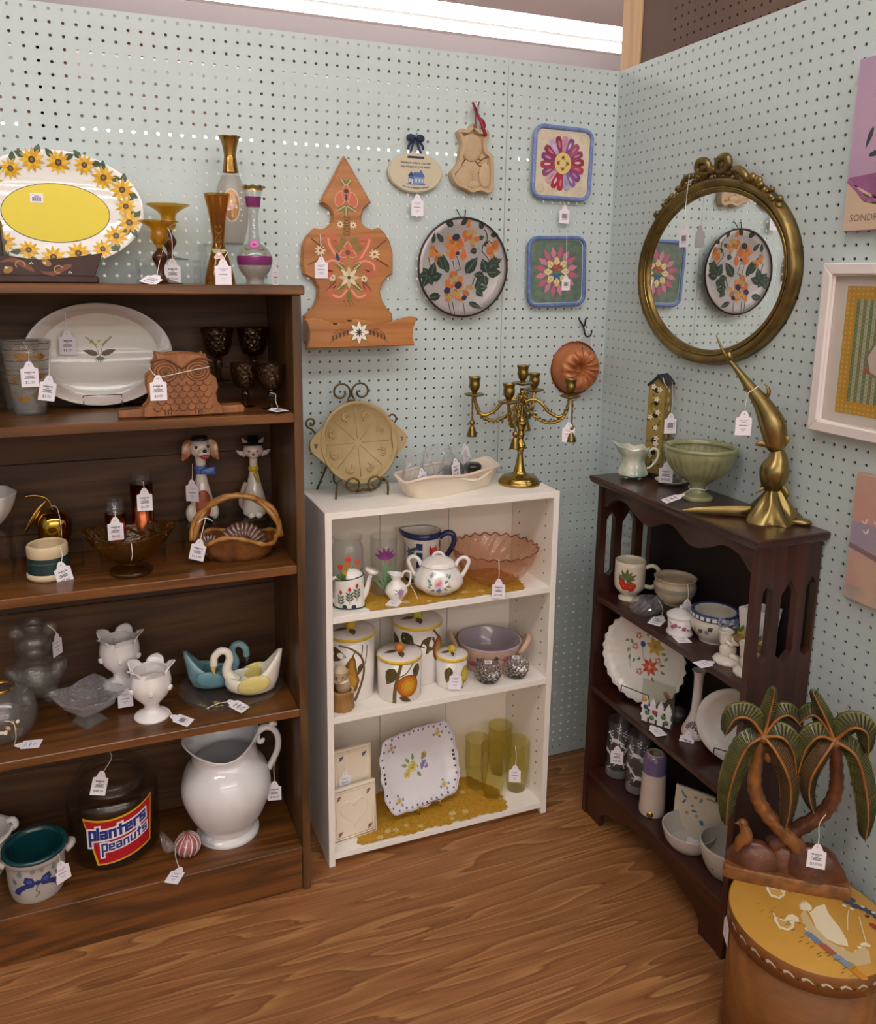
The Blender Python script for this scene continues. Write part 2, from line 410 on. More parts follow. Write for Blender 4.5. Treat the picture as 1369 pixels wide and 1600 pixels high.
def tag(t, pos, rot=(0, 0, 0), style='bar', price='$6.00', hang=None, scale=1.):
    """price tag child: pos = hole at the tag's top, rot = its attitude, hang = string path points before it"""
    o = bpy.data.objects.new('price_tag', tag_mesh(style, price)); COL.objects.link(o); o.parent = t
    o.location = pos; o.rotation_euler = rot; o.scale = (scale,)*3; o['label'] = 'white paper price tag'
    if hang:
        d = Euler(rot).to_matrix() @ Vector((0, -.0006, -.003))
        pts = [Vector(h) for h in hang] + [Vector(pos)+d]
        V, F = tube([tuple(p) for p in pts], .00065, 6, n=5 if len(pts) > 2 else 0)
        st_ = mk('tag_string', V, F, STRING, o); st_.matrix_parent_inverse = o.matrix_basis.inverted()
    return o
def riser(x0, x1, y0, y1, z, h, label):
    t = thing('acrylic_riser', label, 'riser', ((x0+x1)/2, (y0+y1)/2, z), group='clear acrylic risers'); w = (x1-x0)/2; d = (y1-y0)/2; e = .003
    mk('riser_top', *box(-w, w, -d, d, h-e, h), ACRYL, t, smooth=False)
    for s in (-1, 1): mk('riser_leg', *box(s*w, s*(w-e), -d, d, 0, h-e), ACRYL, t, smooth=False)
    return t
def wire_stand(t, w, d, z=.0, rise=.045, mat=None, front=.02, hook=None):
    """plate easel made of two bent wires; local -y is the front"""
    mat = mat or IRON; hook = front if hook is None else hook
    for s in (-1, 1):
        mk('easel_side', *tube([(s*w, -d, front+hook), (s*w, -d, .0015), (s*w, d, .0015), (s*w*.6, d*.25, rise*2.2)], .0013, 6), mat, t)
    mk('easel_front', *tube([(-w, -d, front+hook), (w, -d, front+hook)], .0013, 6), mat, t)
    mk('easel_back', *tube([(-w*.6, d*.25, rise*2.2), (w*.6, d*.25, rise*2.2)], .0013, 6), mat, t)
# ================================================================ setting
def struct(o): o['kind'] = 'structure'; return o
def holed(outer, holes, d):
    """flat outline with holes, thickness d, in local (u,v,w) ; returns V,F"""
    cu = bpy.data.curves.new('outline', 'CURVE'); cu.dimensions = '2D'; cu.fill_mode = 'BOTH'; cu.extrude = d/2
    for pl in [outer] + list(holes):
        sp = cu.splines.new('POLY'); sp.points.add(len(pl)-1); sp.use_cyclic_u = True
        for p, q in zip(sp.points, pl): p.co = (q[0], q[1], 0, 1)
    ob = bpy.data.objects.new('outline', cu); me = bpy.data.meshes.new_from_object(ob)
    V = [tuple(v.co) for v in me.vertices]; F = [tuple(p.vertices) for p in me.polygons]
    bpy.data.objects.remove(ob); bpy.data.meshes.remove(me); bpy.data.curves.remove(cu)
    return V, F
def pegboard(name, us, vs, ulo, uhi, vlo, vhi, fn, mat, parent, th=.0038, r=.0034):
    """board with real drilled holes at us x vs; fn(u,v,w) -> xyz with w the depth behind the face"""
    us = np.array(us); vs = np.array(vs); nu, nv = len(us), len(vs)
    mid = lambda a, lo, hi: np.concatenate([[lo], (a[1:]+a[:-1])/2, [hi]])
    ue = mid(us, ulo, uhi); ve = mid(vs, vlo, vhi)
    U, Vv = np.meshgrid(us, vs, indexing='ij'); n = nu*nv
    a = np.arange(12)*pi/6 + pi/4 - pi/6*0
    P = np.zeros((n, 28, 3))
    U = U.ravel(); Vv = Vv.ravel()
    i = np.repeat(np.arange(nu), nv); j = np.tile(np.arange(nv), nu)
    for k, (x, y) in enumerate(((ue[i+1], ve[j+1]), (ue[i], ve[j+1]), (ue[i], ve[j]), (ue[i+1], ve[j]))):
        P[:, k, 0] = x; P[:, k, 1] = y
    P[:, 4:16, 0] = U[:, None]+r*np.cos(a); P[:, 4:16, 1] = Vv[:, None]+r*np.sin(a)
    P[:, 16:28, :2] = P[:, 4:16, :2]; P[:, 16:28, 2] = th
    X, Y, Z = fn(P[..., 0], P[..., 1], P[..., 2]); co = np.stack([X, Y, Z], -1).reshape(-1, 3)
    tri = []
    for c in range(4):
        h = lambda q: 4+(c*3+q) % 12
        tri += [(c, h(-1), h(0)), (c, h(0), h(1)), (c, h(1), h(2)), (c, h(2), (c+1) % 4)]
    # tidy: corner c sits at hole vertex 3c; fan c over vertices 3c-1..3c+2 and join to next corner
    for k in range(12):
        k2 = (k+1) % 12; tri += [(4+k, 16+k, 16+k2), (4+k, 16+k2, 4+k2)]
    tri = np.array(tri); T = (tri[None]+(np.arange(n)*28)[:, None, None]).reshape(-1, 3)
    me = bpy.data.meshes.new(name); me.vertices.add(len(co)); me.vertices.foreach_set('co', co.ravel())
    me.loops.add(T.size); me.loops.foreach_set('vertex_index', T.ravel().astype(np.int32))
    me.polygons.add(len(T)); me.polygons.foreach_set('loop_start', np.arange(0, T.size, 3, dtype=np.int32))
    me.polygons.foreach_set('use_smooth', [False]*len(T)); me.update(calc_edges=True); me.validate(); me.materials.append(mat)
    o = bpy.data.objects.new(name, me); COL.objects.link(o); o.parent = parent
    return o
MINT = M('#c2cfcd', .42, var='#becac9', vs=2., bump=.05, nscale=90.)
BROWNB = M('#6d564b', .7, var='#614b41', vs=3.)
PINE = WOOD('#c79a6a', '#dcb88a', 2, 8., .6); STUD = WOOD('#8a6a4c', '#9b7a58', 2, 8., .7)
# floor: wood-look sheet, grain along x
def floor_mat():
    ma = bpy.data.materials.new('wood_look_floor'); ma.use_nodes = True; nt = ma.node_tree; b = nt.nodes['Principled BSDF']; N = nt.nodes.new; L = nt.links.new
    tc = N('ShaderNodeTexCoord'); mp = N('ShaderNodeMapping'); mp.inputs['Scale'].default_value = (.085, 1, 1); L(tc.outputs['Object'], mp.inputs[0])
    n1 = N('ShaderNodeTexNoise'); n1.inputs['Scale'].default_value = 11.; n1.inputs['Detail'].default_value = 2.; n1.inputs['Roughness'].default_value = .45; n1.inputs['Distortion'].default_value = .25; L(mp.outputs[0], n1.inputs['Vector'])
    mu = N('ShaderNodeMath'); mu.operation = 'MULTIPLY'; mu.inputs[1].default_value = 12.; L(n1.outputs['Fac'], mu.inputs[0])
    fr = N('ShaderNodeMath'); fr.operation = 'FRACT'; L(mu.outputs[0], fr.inputs[0])
    mp2 = N('ShaderNodeMapping'); mp2.inputs['Scale'].default_value = (.035, 1, 1); L(tc.outputs['Object'], mp2.inputs[0])
    n2 = N('ShaderNodeTexNoise'); n2.inputs['Scale'].default_value = 190.; n2.inputs['Detail'].default_value = 3.; L(mp2.outputs[0], n2.inputs['Vector'])
    n3 = N('ShaderNodeTexNoise'); n3.inputs['Scale'].default_value = 2.2; n3.inputs['Detail'].default_value = 2.; L(mp.outputs[0], n3.inputs['Vector'])
    r1 = N('ShaderNodeValToRGB'); L(fr.outputs[0], r1.inputs[0]); e = r1.color_ramp.elements
    e[0].position = 0.; e[0].color = lin('#845330'); e[1].position = 1.; e[1].color = lin('#98663b')
    for q, c in ((.05, '#905d36'), (.11, '#b98754'), (.22, '#b17e4d'), (.36, '#a36f42'), (.8, '#9e693f'), (.94, '#926138')): x = e.new(q); x.color = lin(c)
    r2 = N('ShaderNodeValToRGB'); L(n2.outputs['Fac'], r2.inputs[0]); e = r2.color_ramp.elements; e[0].position = .36; e[0].color = (.74, .72, .70, 1); e[1].position = .62; e[1].color = (1.06, 1.05, 1.04, 1)
    r3 = N('ShaderNodeValToRGB'); L(n3.outputs['Fac'], r3.inputs[0]); e = r3.color_ramp.elements; e[0].color = (.85, .83, .8, 1); e[1].color = (1.1, 1.1, 1.1, 1)
    m1 = N('ShaderNodeMixRGB'); m1.blend_type = 'MULTIPLY'; m1.inputs[0].default_value = .85; L(r1.outputs[0], m1.inputs[1]); L(r2.outputs[0], m1.inputs[2])
    m2 = N('ShaderNodeMixRGB'); m2.blend_type = 'MULTIPLY'; m2.inputs[0].default_value = 1.; L(m1.outputs[0], m2.inputs[1]); L(r3.outputs[0], m2.inputs[2])
    L(m2.outputs[0], b.inputs['Base Color']); b.inputs['Roughness'].default_value = .48
    bp = N('ShaderNodeBump'); bp.inputs['Strength'].default_value = .08; bp.inputs['Distance'].default_value = .001; L(n2.outputs['Fac'], bp.inputs['Height']); L(bp.outputs[0], b.inputs['Normal'])
    return ma
struct(mk('floor', [(-9, -13, 0), (8, -13, 0), (8, 9, 0), (-9, 9, 0)], [(0, 1, 2, 3)], floor_mat(), smooth=False))
struct(mk('ceiling', [(-9, -13, 3.1), (8, -13, 3.1), (8, 9, 3.1), (-9, 9, 3.1)], [(3, 2, 1, 0)], M('#e9e0e4', .9, bump=.2, nscale=25.), smooth=False))
TOPZ = 1.972
rows = [1.961-.0254*j for j in range(77)][::-1]
# back wall: timber framing carrying two pegboard panels
fr_ = [box(-2.6, .0, .006, .044, TOPZ-.076, TOPZ-.02), box(-2.6, 0, .006, .044, .0, .04)]
for x in (-.02, -.33, -.94, -1.41, -1.555, -2.16): fr_.append(box(x-.02, x+.02, .006, .095, .04, TOPZ-.076))
fr_.append(box(-1.46, -1.36, .006, .044, .05, TOPZ-.08))
wb = struct(mk('wall_back', *join(*fr_), STUD, smooth=False))
c1 = [-.0183-.0254*i for i in range(13)][::-1]; c2 = [-.3485-.0254*i for i in range(48)][::-1]; c3 = [-.3485-.0254*(48+i) for i in range(34)][::-1]
back = lambda u, v, w: (u, w, v)
pegboard('pegboard_panel', c1, rows, -.3352, -.006, .003, TOPZ, back, MINT, wb)
pegboard('pegboard_panel', c2, rows, -1.5551, -.3364, .003, TOPZ, back, MINT, wb)
pegboard('pegboard_panel', c3, rows, -2.45, -1.5563, .003, TOPZ, back, MINT, wb)
RX = -.008
fr_ = [box(.0, .10, -2.3, -.0, TOPZ-.06, TOPZ-.01), box(0, .05, -2.3, -.0, 0, .04)]  # top plate widened to keep light out of the cavity behind
for y in (-.03, -.62, -1.23, -1.84): fr_.append(box(0, .085, y-.02, y+.02, .04, TOPZ-.06))
wr = struct(mk('wall_right', *join(*fr_), STUD, smooth=False))
rrows = [1.9555-.0254*j for j in range(77)][::-1]
rc = [-.014-.0254*i for i in range(84)][::-1]
pegboard('pegboard_panel', rc[-48:], rrows, rc[-48]-.0121, .001, .003, 1.9705, lambda u, v, w: (RX+w, u, v), MINT, wr)
pegboard('pegboard_panel', rc[:-48], rrows, rc[0]-.0127, rc[-48]-.0133, .003, 1.9705, lambda u, v, w: (RX+w, u, v), MINT, wr)
# unseen left wall, added to block side ambient from the dark bookcase
wl = struct(mk('wall_left_blocker', *join(box(-2.50, -2.456, -2.0, 0, TOPZ-.06, TOPZ-.01), box(-2.50, -2.456, -2.0, 0, 0, .04), *[box(-2.54, -2.456, y-.02, y+.02, .04, TOPZ-.06) for y in (-.03, -.66, -1.3, -1.95)]), STUD, smooth=False))
pegboard('pegboard_panel', [-.02-.0254*i for i in range(78)][::-1], rows, -2.0, 0, .003, TOPZ, lambda u, v, w: (-2.452-w, u, v), MINT, wl)
# taller brown pegboard of the neighbouring stall behind the right wall, with its pine post
nb = struct(mk('wall_neighbour', *box(.106, .125, -2.3, .06, 0, 2.5), M('#2a211c', .9), smooth=False))  # near-black colour stands in for the dark cavity behind the holes
pegboard('pegboard_face', [-.08-.0254*i for i in range(40)][::-1], [1.99+.0254*i for i in range(19)], -1.11, .06, 1.96, 2.48, lambda u, v, w: (.1+w, u, v), BROWNB, nb)
mk('timber_post', *box(.113, .205, .062, .10, 0, 2.75), PINE, nb, smooth=False)
mk('timber_post', *box(.096, .113, .062, .15, 0, 2.75), PINE, nb, smooth=False)
# pale header board of the stall beyond
hb = struct(mk('trim_1', *box(-4, 4, 2.2, 2.24, 2.45, 2.655), M('#a59c9e', .7), smooth=False))
struct(mk('wall_backdrop', *box(-3.2, 2.2, 3.0, 3.05, 1.30, 2.04), M('#e6e2dc', .7), smooth=False)); struct(mk('trim_backdrop', *box(-3.2, 2.2, 2.7, 3.06, 0, 1.30), M('#4a3a30', .7), smooth=False))  # boards added so holes read bright above and dark below
struct(mk('wall_far', *box(-7, 6, 8.6, 8.7, 0, 3.1), M('#cfc6c4', .9), smooth=False))
# ---- fluorescent fixtures
TUBE = EMIT((1., .975, .935), TUBE_EMIT); HOUS = M('#e4e0e0', .4)
def fixture(x0, x1, y, z, label):
    t = thing('fluorescent_fixture', label, 'ceiling light', (0, y, z), group='fluorescent strip lights')
    mk('housing', [(x0, -.03, .005), (x0, .03, .005), (x0, .025, .06), (x0, -.025, .06), (x1, -.03, .005), (x1, .03, .005), (x1, .025, .06), (x1, -.025, .06)],
       [(0, 1, 2, 3), (7, 6, 5, 4), (0, 3, 7, 4), (1, 5, 6, 2), (3, 2, 6, 7), (0, 4, 5, 1)], HOUS, t, smooth=False)
    for s in (-.125, -.055, .055, .125): mk('tube', *tube([(x0+.02, s, .012), (x1-.02, s, .012)], .019, 8), TUBE, t)
    for x in (x0+.25, x1-.25):
        ch = []
        for k in range(int((3.1-z-.075)/.026)):
            a = k % 2*pi/2; ch.append(tube([(x+.006*cos(q)*cos(a), .006*cos(q)*sin(a), .088+.026*k+.017*sin(q)) for q in [i*pi/4 for i in range(8)]], .0016, 5, closed=True))
        mk('hanging_chain', *join(*ch), STEEL, t)
    return t
fixture(-1.7, 1.5, 1.6, 2.535, 'long lit fluorescent strip light seen above the pegboard wall')
fixture(-3.2, .55, -1.5, 2.62, 'lit fluorescent strip light hanging over the aisle, above the shelves')
fixture(-3.4, 1.0, -4.1, 2.60, 'lit fluorescent strip light next behind the viewer')
fixture(-4.6, 3.0, -6.8, 2.60, 'strip light two rows behind the viewer, added for glaze highlights')  # this row and the next are added for highlights and frontal light
fixture(-4.6, 3.0, -9.5, 2.60, 'strip light farthest behind the viewer, added for glaze highlights')
fixture(-2.4, 2.6, 4.9, 2.475, 'lit fluorescent strip light farthest beyond the pegboard wall')
# ================================================================ bookcases
WAL = WOOD('#40270f', '#77481f', 0, 7., .34, '#5e3916', coat=.2, fine=90.); WALV = WOOD('#3d2814', '#664526', 2, 7., .42, '#523519', coat=.1, fine=90.); WALB = WOOD('#38220f', '#583a1c', 0, 6., .6, '#472c15', fine=80.)
lb = thing('bookcase', 'tall dark walnut bookcase with worn shelves at the left', 'bookcase', (-1.44, -.148, 0))
def lpart(n, x0, x1, y0, y1, z0, z1, mat, b=.0015): return mk(n, *box(x0+1.44, x1+1.44, y0+.148, y1+.148, z0, z1, b), mat, lb, smooth=False)
LXR = -.943
lpart('side_panel', LXR-.019, LXR, -.283, -.012, 0, 1.392, WALV); lpart('side_panel', -1.945, -1.926, -.283, -.012, 0, 1.392, WALV)
lpart('top_board', -1.955, -.936, -.288, -.008, 1.392, 1.412, WAL, .003)
for z0, z1 in ((1.127, 1.147), (.790, .810), (.449, .468), (.096, .115)): lpart('shelf', -1.926, LXR-.019, -.282, -.022, z0, z1, WAL)
lpart('plinth', -1.926, LXR-.019, -.278, -.262, 0, .096, WAL)
zz = [.0, .29, .46, .68, .86, 1.02, 1.22, 1.392]
for a, b_ in zip(zz, zz[1:]): lpart('back_board', -1.926, LXR-.019, -.022, -.012, a+.001, b_, WALB, .001)
WHT = M('#f6f0e6', .42, bump=.03, nscale=300.); WHTB = M('#ebe2d4', .5)
wbk = thing('bookcase', 'low white laminate bookcase standing in the middle against the pegboard', 'bookcase', (-.58, -.12, 0))
def wpart(n, x0, x1, y0, y1, z0, z1, mat=None, b=.0008): return mk(n, *box(x0+.58, x1+.58, y0+.12, y1+.12, z0, z1, b), mat or WHT, wbk, smooth=False)
wpart('side_panel', -.885, -.869, -.232, -.010, 0, .906); sp_ = wpart('side_panel', -.291, -.275, -.232, -.010, 0, .906)
wpart('top_board', -.869, -.291, -.232, -.010, .890, .906)
for z in (.6532, .3991, .034): wpart('shelf', -.869, -.291, -.231, -.016, z-.016, z)
xs = [-.869, -.680, -.485, -.291]
for a, b_ in zip(xs, xs[1:]): wpart('back_panel', a+.0007, b_-.0007, -.0155, -.0115, .02, .890, WHTB, .0006)
ho = []
for z in [.07+.032*i for i in range(26)]:
    if min(abs(z-q) for q in (.645, .39, .03)) > .016:
        for y in (-.195, -.055): ho.append(xf(stand(lathe([(.0025, 0), (.0025, .0008), (0, .0008)], 8)), (-.2911+.58, y+.12, z), (0, 0, -pi/2)))
mk('shelf_pin_hole_row', *join(*ho), M('#6b6152', .8), wbk, kind='stuff')
DRK = WOOD('#2a120d', '#43201a', 1, 5., .3, '#361812', coat=.3); DRKV = WOOD('#2c140e', '#472219', 2, 5., .33, '#391b14', coat=.25)
db = thing('bookcase', 'small dark mahogany bookcase with pierced gothic side panels against the right wall', 'bookcase', (-.09, -.53, 0))
def dpart(n, x0, x1, y0, y1, z0, z1, b=.002, mat=None): return mk(n, *box(x0+.09, x1+.09, y0+.53, y1+.53, z0, z1, b), mat or DRK, db, smooth=False)
def goth(x0, x1, z0, z1):
    m_ = (x0+x1)/2; h = (x1-x0)*.75; return [(x0, z0+h*.6), (m_, z0), (x1, z0+h*.6), (x1, z1-h), (m_, z1), (x0, z1-h)]
side = [(-.175, 0), (-.150, 0), (-.145, .03), (-.12, .055), (-.065, .055), (-.04, .03), (-.035, 0), (-.012, 0), (-.012, .925), (-.175, .925)]
slots = [goth(-.156, -.130, .678, .850), goth(-.108, -.066, .672, .850), goth(-.043, -.017, .678, .850)]
for y in (-.796, -.262):
    V, F = holed([(p+.09, q) for p, q in side], [[(p+.09, q) for p, q in s] for s in slots], .016)
    mk('side_panel', [(a, c+y+.53, b_) for a, b_, c in V], F, DRKV, db, smooth=False)
prof_t = [(.0, 0), (.006, .003), (.010, .008), (.012, .014), (.012, .020), (.008, .022)]
V = []; F = []
for d, z in prof_t: V += [(-.183-d+.09, -.806-d+.53, .922+z), (-.010+.09, -.806-d+.53, .922+z), (-.010+.09, -.252+d+.53, .922+z), (-.183-d+.09, -.252+d+.53, .922+z)]
for i in range(len(prof_t)-1):
    for k in range(4): F.append((i*4+k, i*4+(k+1) % 4, i*4+4+(k+1) % 4, i*4+4+k))
F += [(3, 2, 1, 0), tuple(len(V)-4+k for k in range(4))]
mk('top_board', V, F, DRK, db, smooth=False)
for z in (.629, .375, .130): dpart('shelf', -.174, -.016, -.788, -.270, z-.016, z)
dpart('back_panel', -.016, -.012, -.788, -.270, .11, .925, .001, M('#1c0e0b', .6))
ap = [(-.270, .925), (-.270, .868)] + cat([(-.285, .868), (-.315, .893), (-.36, .898), (-.40, .880), (-.455, .866), (-.53, .894), (-.60, .866), (-.66, .880), (-.70, .898), (-.745, .893), (-.775, .868)], 4) + [(-.788, .868), (-.788, .925)]
V, F = slab([(p, q) for p, q in ap], -.156, -.170, .001); mk('apron', [(y+.09, x+.53, z) for x, y, z in V], F, DRK, db, smooth=False)
ap = [(-.270, .114), (-.270, .0), (-.335, .0)] + cat([(-.335, .03), (-.36, .052), (-.40, .062), (-.45, .082), (-.53, .088), (-.61, .082), (-.66, .062), (-.70, .052), (-.725, .03)], 4) + [(-.725, 0), (-.788, 0), (-.788, .114)]
V, F = slab([(p, q) for p, q in ap], -.158, -.172, .001); mk('base_apron', [(y+.09, x+.53, z) for x, y, z in V], F, DRK, db, smooth=False)
# ================================================================ left bookcase: top
T0, S1, S2, S3, S4 = 1.412, 1.147, .810, .468, .115
def dishmap(hw, hh, prof, zc):
    """paint on a standing elliptical dish: prof (rho 0..1, depth)"""
    def f(u, v, h):
        rho = min(1., sqrt((u/hw)**2+(v/hh)**2)); d = prof[-1][1]
        for (a, b), (c, e) in zip(prof, prof[1:]):
            if a <= rho <= c: d = b+(e-b)*(rho-a)/(c-a)
        return (u, -d-h, zc+v)
    return f
def dish(hw, hh, prof, t=.004, seg=56, fn=None):
    sec = [(r*hw, d) for r, d in prof]; sec = sec + [(sec[-1][0]+t*.4, sec[-1][1]-t*.6)] + [(max(r-.0005, 0), d-t) for r, d in sec[::-1]]
    return stand(lathe(sec, seg, fn, 1., hh/hw))
# sunflower platter
t = thing('oval_platter', 'white oval platter with yellow centre and sunflower wreath on the walnut bookcase', 'platter', (-1.4, -.105, T0+.002), 0, rx=-.18)
pf = [(0, .0), (.70, .0), (.76, .004), (.95, .010), (1, .012)]
HW, HH = .169, .117; zc = .148
V, F = dish(HW, HH, pf); mk('plate', [(x, y, z+zc) for x, y, z in V], F, PORC, t)
P = Paint(); P.ell(0, -.008, .1025, .0605, '#4a3513', n=48, rings=3); P.ell(0, -.008, .101, .059, '#e2cc33', n=48, rings=3)
random.seed(3)
for k in range(18):
    a = 2*pi*k/18+.1; rr = .80+.05*(k % 2); x, y = HW*rr*cos(a), HH*rr*sin(a)
    for q in (-.9, .9): P.leaf(x+.014*cos(a+q), y+.014*sin(a+q), .021, .013, a+q+random.uniform(-.3, .3), '#3f5a3a', '#27402a')
for k in range(18):
    a = 2*pi*k/18+.1; rr = .80+.05*(k % 2); x, y = HW*rr*cos(a), HH*rr*sin(a); s = .0225 if k % 3 else .0195
    P.petals(x, y, s, 11, '#e8b81c', None, .36, a0=k*.3, c3='#d9a013'); P.ell(x, y, s*.3, s*.3, '#4b3318', n=9); P.ell(x, y, s*.14, s*.14, '#8a6a35', n=7)
P.put('painted_sunflowers', dishmap(HW, HH, pf, zc), t)
tag(t, (-.035, -.0015, zc+.030), style='sticker', scale=.95)
wire_stand(t, .05, .035, rise=.05, front=.012, mat=STEEL)
# rosemaled wooden trough
t = thing('wooden_trough', 'dark wooden trough painted with rosemaled scrolls, in front of the sunflower platter', 'trough', (-1.52, -.19, T0), 0)
DW = M('#3a2420', .5, var='#45302a', vs=20.)
for s, n in ((-1, 'front_board'), (1, 'back_board')):
    up = cat([(-.2, .052), (-.15, .056), (-.1, .046), (-.03, .046), (.03, .050), (.09, .044), (.15, .050), (.2005, .058)], 5)
    V, F = slab([(-.19, .014), (.185, .014)] + up[::-1], s*.036-.004, s*.036-.012, .001); mk(n, V, F, DW, t, smooth=False)
mk('base_board', *box(-.2, .192, -.055, .055, 0, .014, .003), DW, t, smooth=False)
for s in (-1, 1): mk('end_board', [(s*.176+.0, -.046, .014), (s*.176, .03, .014), (s*.19, .03, .05), (s*.19, -.046, .05), (s*.184, -.046, .014), (s*.184, .03, .014), (s*.198, .03, .05), (s*.198, -.046, .05)], [(0, 1, 2, 3), (7, 6, 5, 4), (0, 3, 7, 4), (1, 5, 6, 2), (3, 2, 6, 7), (0, 4, 5, 1)], DW, t, smooth=False)
V, F = slab([(-.06, .05), (.028, .05), (.025, .115), (-.06, .115)], .02, -.028, .002); mk('divider_block', V, F, M('#2e2723', .45), t, smooth=False)
P = Paint()
for i in range(5):
    x = -.145+i*.066; s = 1 if i % 2 else -1; c = '#7b4a36'
    P.strip([(x-.03, .03+s*.008), (x-.008, .030+s*.012), (x+.014, .03), (x+.026, .028-s*.006)], (.007, .012), c, 5, True)
    P.strip([(x+.003+.008*cos(a), .03+s*.004+.007*sin(a)) for a in [k*.55-.5*s for k in range(9)]], .0022, '#b08a5a', 2)
    P.ell(x-.018, .031-s*.007, .009, .006, '#9a7236', .5*s); P.ell(x-.021, .033-s*.005, .003, .002, '#e0d2c0')
    for q in range(3): P.ell(x+.022+.0022*(q-1), .038-.002*abs(q-1)-.016*(s < 0), .0012, .0012, '#efe6da', n=7)
P.put('rosemaled_scrolls', on_front(-.048), t)
# candle holders, amber to oxblood glass
AMB = GL('#ecc24a', .03, 1.5, .34, '#cf9f22'); OXB = GL('#8a4a2c', .03, 1.5, .45, '#4a1d12'); AMBD = GL('#c09a52', .02, 1.5, .16, '#8a6a24')
def candleholder(loc, prof, label, zsplit):
    t = thing('candle_holder', label, 'candle holder', loc, look(loc[0], loc[1]), 'amber glass candle holders')
    pr = cat(prof, 4); lo = [p for p in pr if p[1] <= zsplit]; hi = [p for p in pr if p[1] > zsplit]
    mk('stem', *lathe(solid(lo), 32), OXB, t, label='dark oxblood glass stem and foot')
    hi = [lo[-1]] + hi; mk('dish', *lathe(vessel(hi, .003, hi[0][1]+.008), 40), AMB, t, label='amber glass dish top'); return t
t = candleholder((-1.1816, -.09, T0+.05), [(.0385, .0), (.037, .002), (.0096, .008), (.0062, .0188), (.0151, .0389), (.0055, .0588), (.0151, .068), (.0151, .088), (.018, .096), (.030, .105), (.0462, .1142)], 'amber glass candle holder on the riser, behind the shorter one', .062)
tag(t, (.004, -.055, -.002), (.05, 0, .1), price='$15.00', hang=[(-.004, -.012, .07), (.005, -.03, .045)])
t = candleholder((-1.2109, -.2, T0), [(.0428, .0), (.041, .002), (.012, .012), (.0075, .0326), (.0156, .0528), (.0056, .0703), (.0165, .088), (.0165, .107), (.022, .113), (.0405, .1227)], 'amber glass candle holder standing in front, beside the wooden trough', .074)
tag(t, (-.006, -.034, .016), (-1.25, .25, -.4), price='$15.00', hang=[(.006, -.006, .066), (-.002, -.018, .04)])
riser(-1.25, -1.125, -.15, -.02, T0, .05, 'low clear acrylic riser under the taller amber candle holder')
riser(-1.115, -.985, -.15, -.015, T0, .085, 'clear acrylic riser under the gold necked vase')
# gold necked vase
loc = (-1.0458, -.08, T0+.085)
t = thing('vase', 'frosted smoke glass vase with tall gold neck, on a clear riser', 'vase', loc, look(*loc[:2]), 'glass vases')
pr = cat([(.0234, 0), (.0262, .012), (.034, .0447), (.0352, .0787), (.0297, .1205), (.0184, .147), (.0135, .178), (.0125, .19), (.0165, .214), (.0225, .2281)], 5)
mk('body', *lathe([(0, 0)]+[p for p in pr if p[1] < .152], 36), GL('#d5d3cc', .25, 1.45, .62, '#cfcac0'), t)
mk('neck', *lathe([(r+.0004, z) for r, z in pr if z > .15]+[(r-.002, z) for r, z in pr[::-1] if z > .15], 36, lambda a, r, z, i: (r*(1+.05*max(0, (z-.20)/.03)*cos(6*a)), z)), M('#b08a4a', .22, 1., var='#8f6c38', vs=40.), t, label='burnished gold neck')
P = Paint(); P.ell(0, .082, .0185, .035, '#d9d2c2', n=24, rings=3); P.ell(0, .082, .0165, .0325, M('#b98d58', .25, .6), n=24, rings=3)
for k in range(14):
    a = random.uniform(0, 6.28); q = random.uniform(0, 1)
    P.ell(.011*q*cos(a), .082+.023*q*sin(a), .0028, .0028, random.choice(['#e6ded6', '#b6a5b8', '#d8cfc4', '#a8946f']), n=7)
for s in (-1, 1):
    for q in range(6): P.ell(s*(.02+.003*(q % 2)), .05+q*.012, .0022, .0022, '#e8e2d8', n=7)
P.put('painted_medallion', on_lathe(pr), t)
mk('base_ring', *lathe([(.0238, 0), (.0245, .002), (.0238, .004)], 30), M('#5a4432', .4), t)
# amber bud vase
loc = (-1.0973, -.225, T0); t = thing('vase', 'slender amber glass bud vase with flared lip and gold flowers', 'vase', loc, look(*loc[:2]), 'glass vases')
pr = cat([(.0308, 0), (.0308, .010), (.0236, .0379), (.0131, .076), (.0118, .0924), (.0184, .1426), (.0262, .1786)], 6)
mk('body', *lathe(vessel(pr, .002, .004), 36), GL('#c98f2e', .02, 1.5, .12, '#a8741c'), t)
P = Paint()
for s in (-1, 1):
    P.strip([(0, .10), (s*.006, .106), (s*.005, .116), (s*.001, .112)], .0012, GOLD, 4); P.strip([(s*.001, .07), (s*.006, .085), (s*.002, .098)], .001, GOLD, 4)
    P.leaf(s*.004, .064, .014, .009, pi/2-s*1.1, '#8fae72'); P.ell(s*.005, .054, .005, .004, '#d8c0bb')
P.ell(0, .060, .006, .006, '#dba79b'); P.ell(0, .06, .0025, .0025, '#f0e6d8')
P.put('painted_flowers', on_lathe(pr), t)
tag(t, (.007, -.034, .047), (0, 0, .05), style='soft', hang=[(-.012, -.004, .068), (.0, -.017, .068), (.016, -.012, .066), (.012, -.028, .056)])
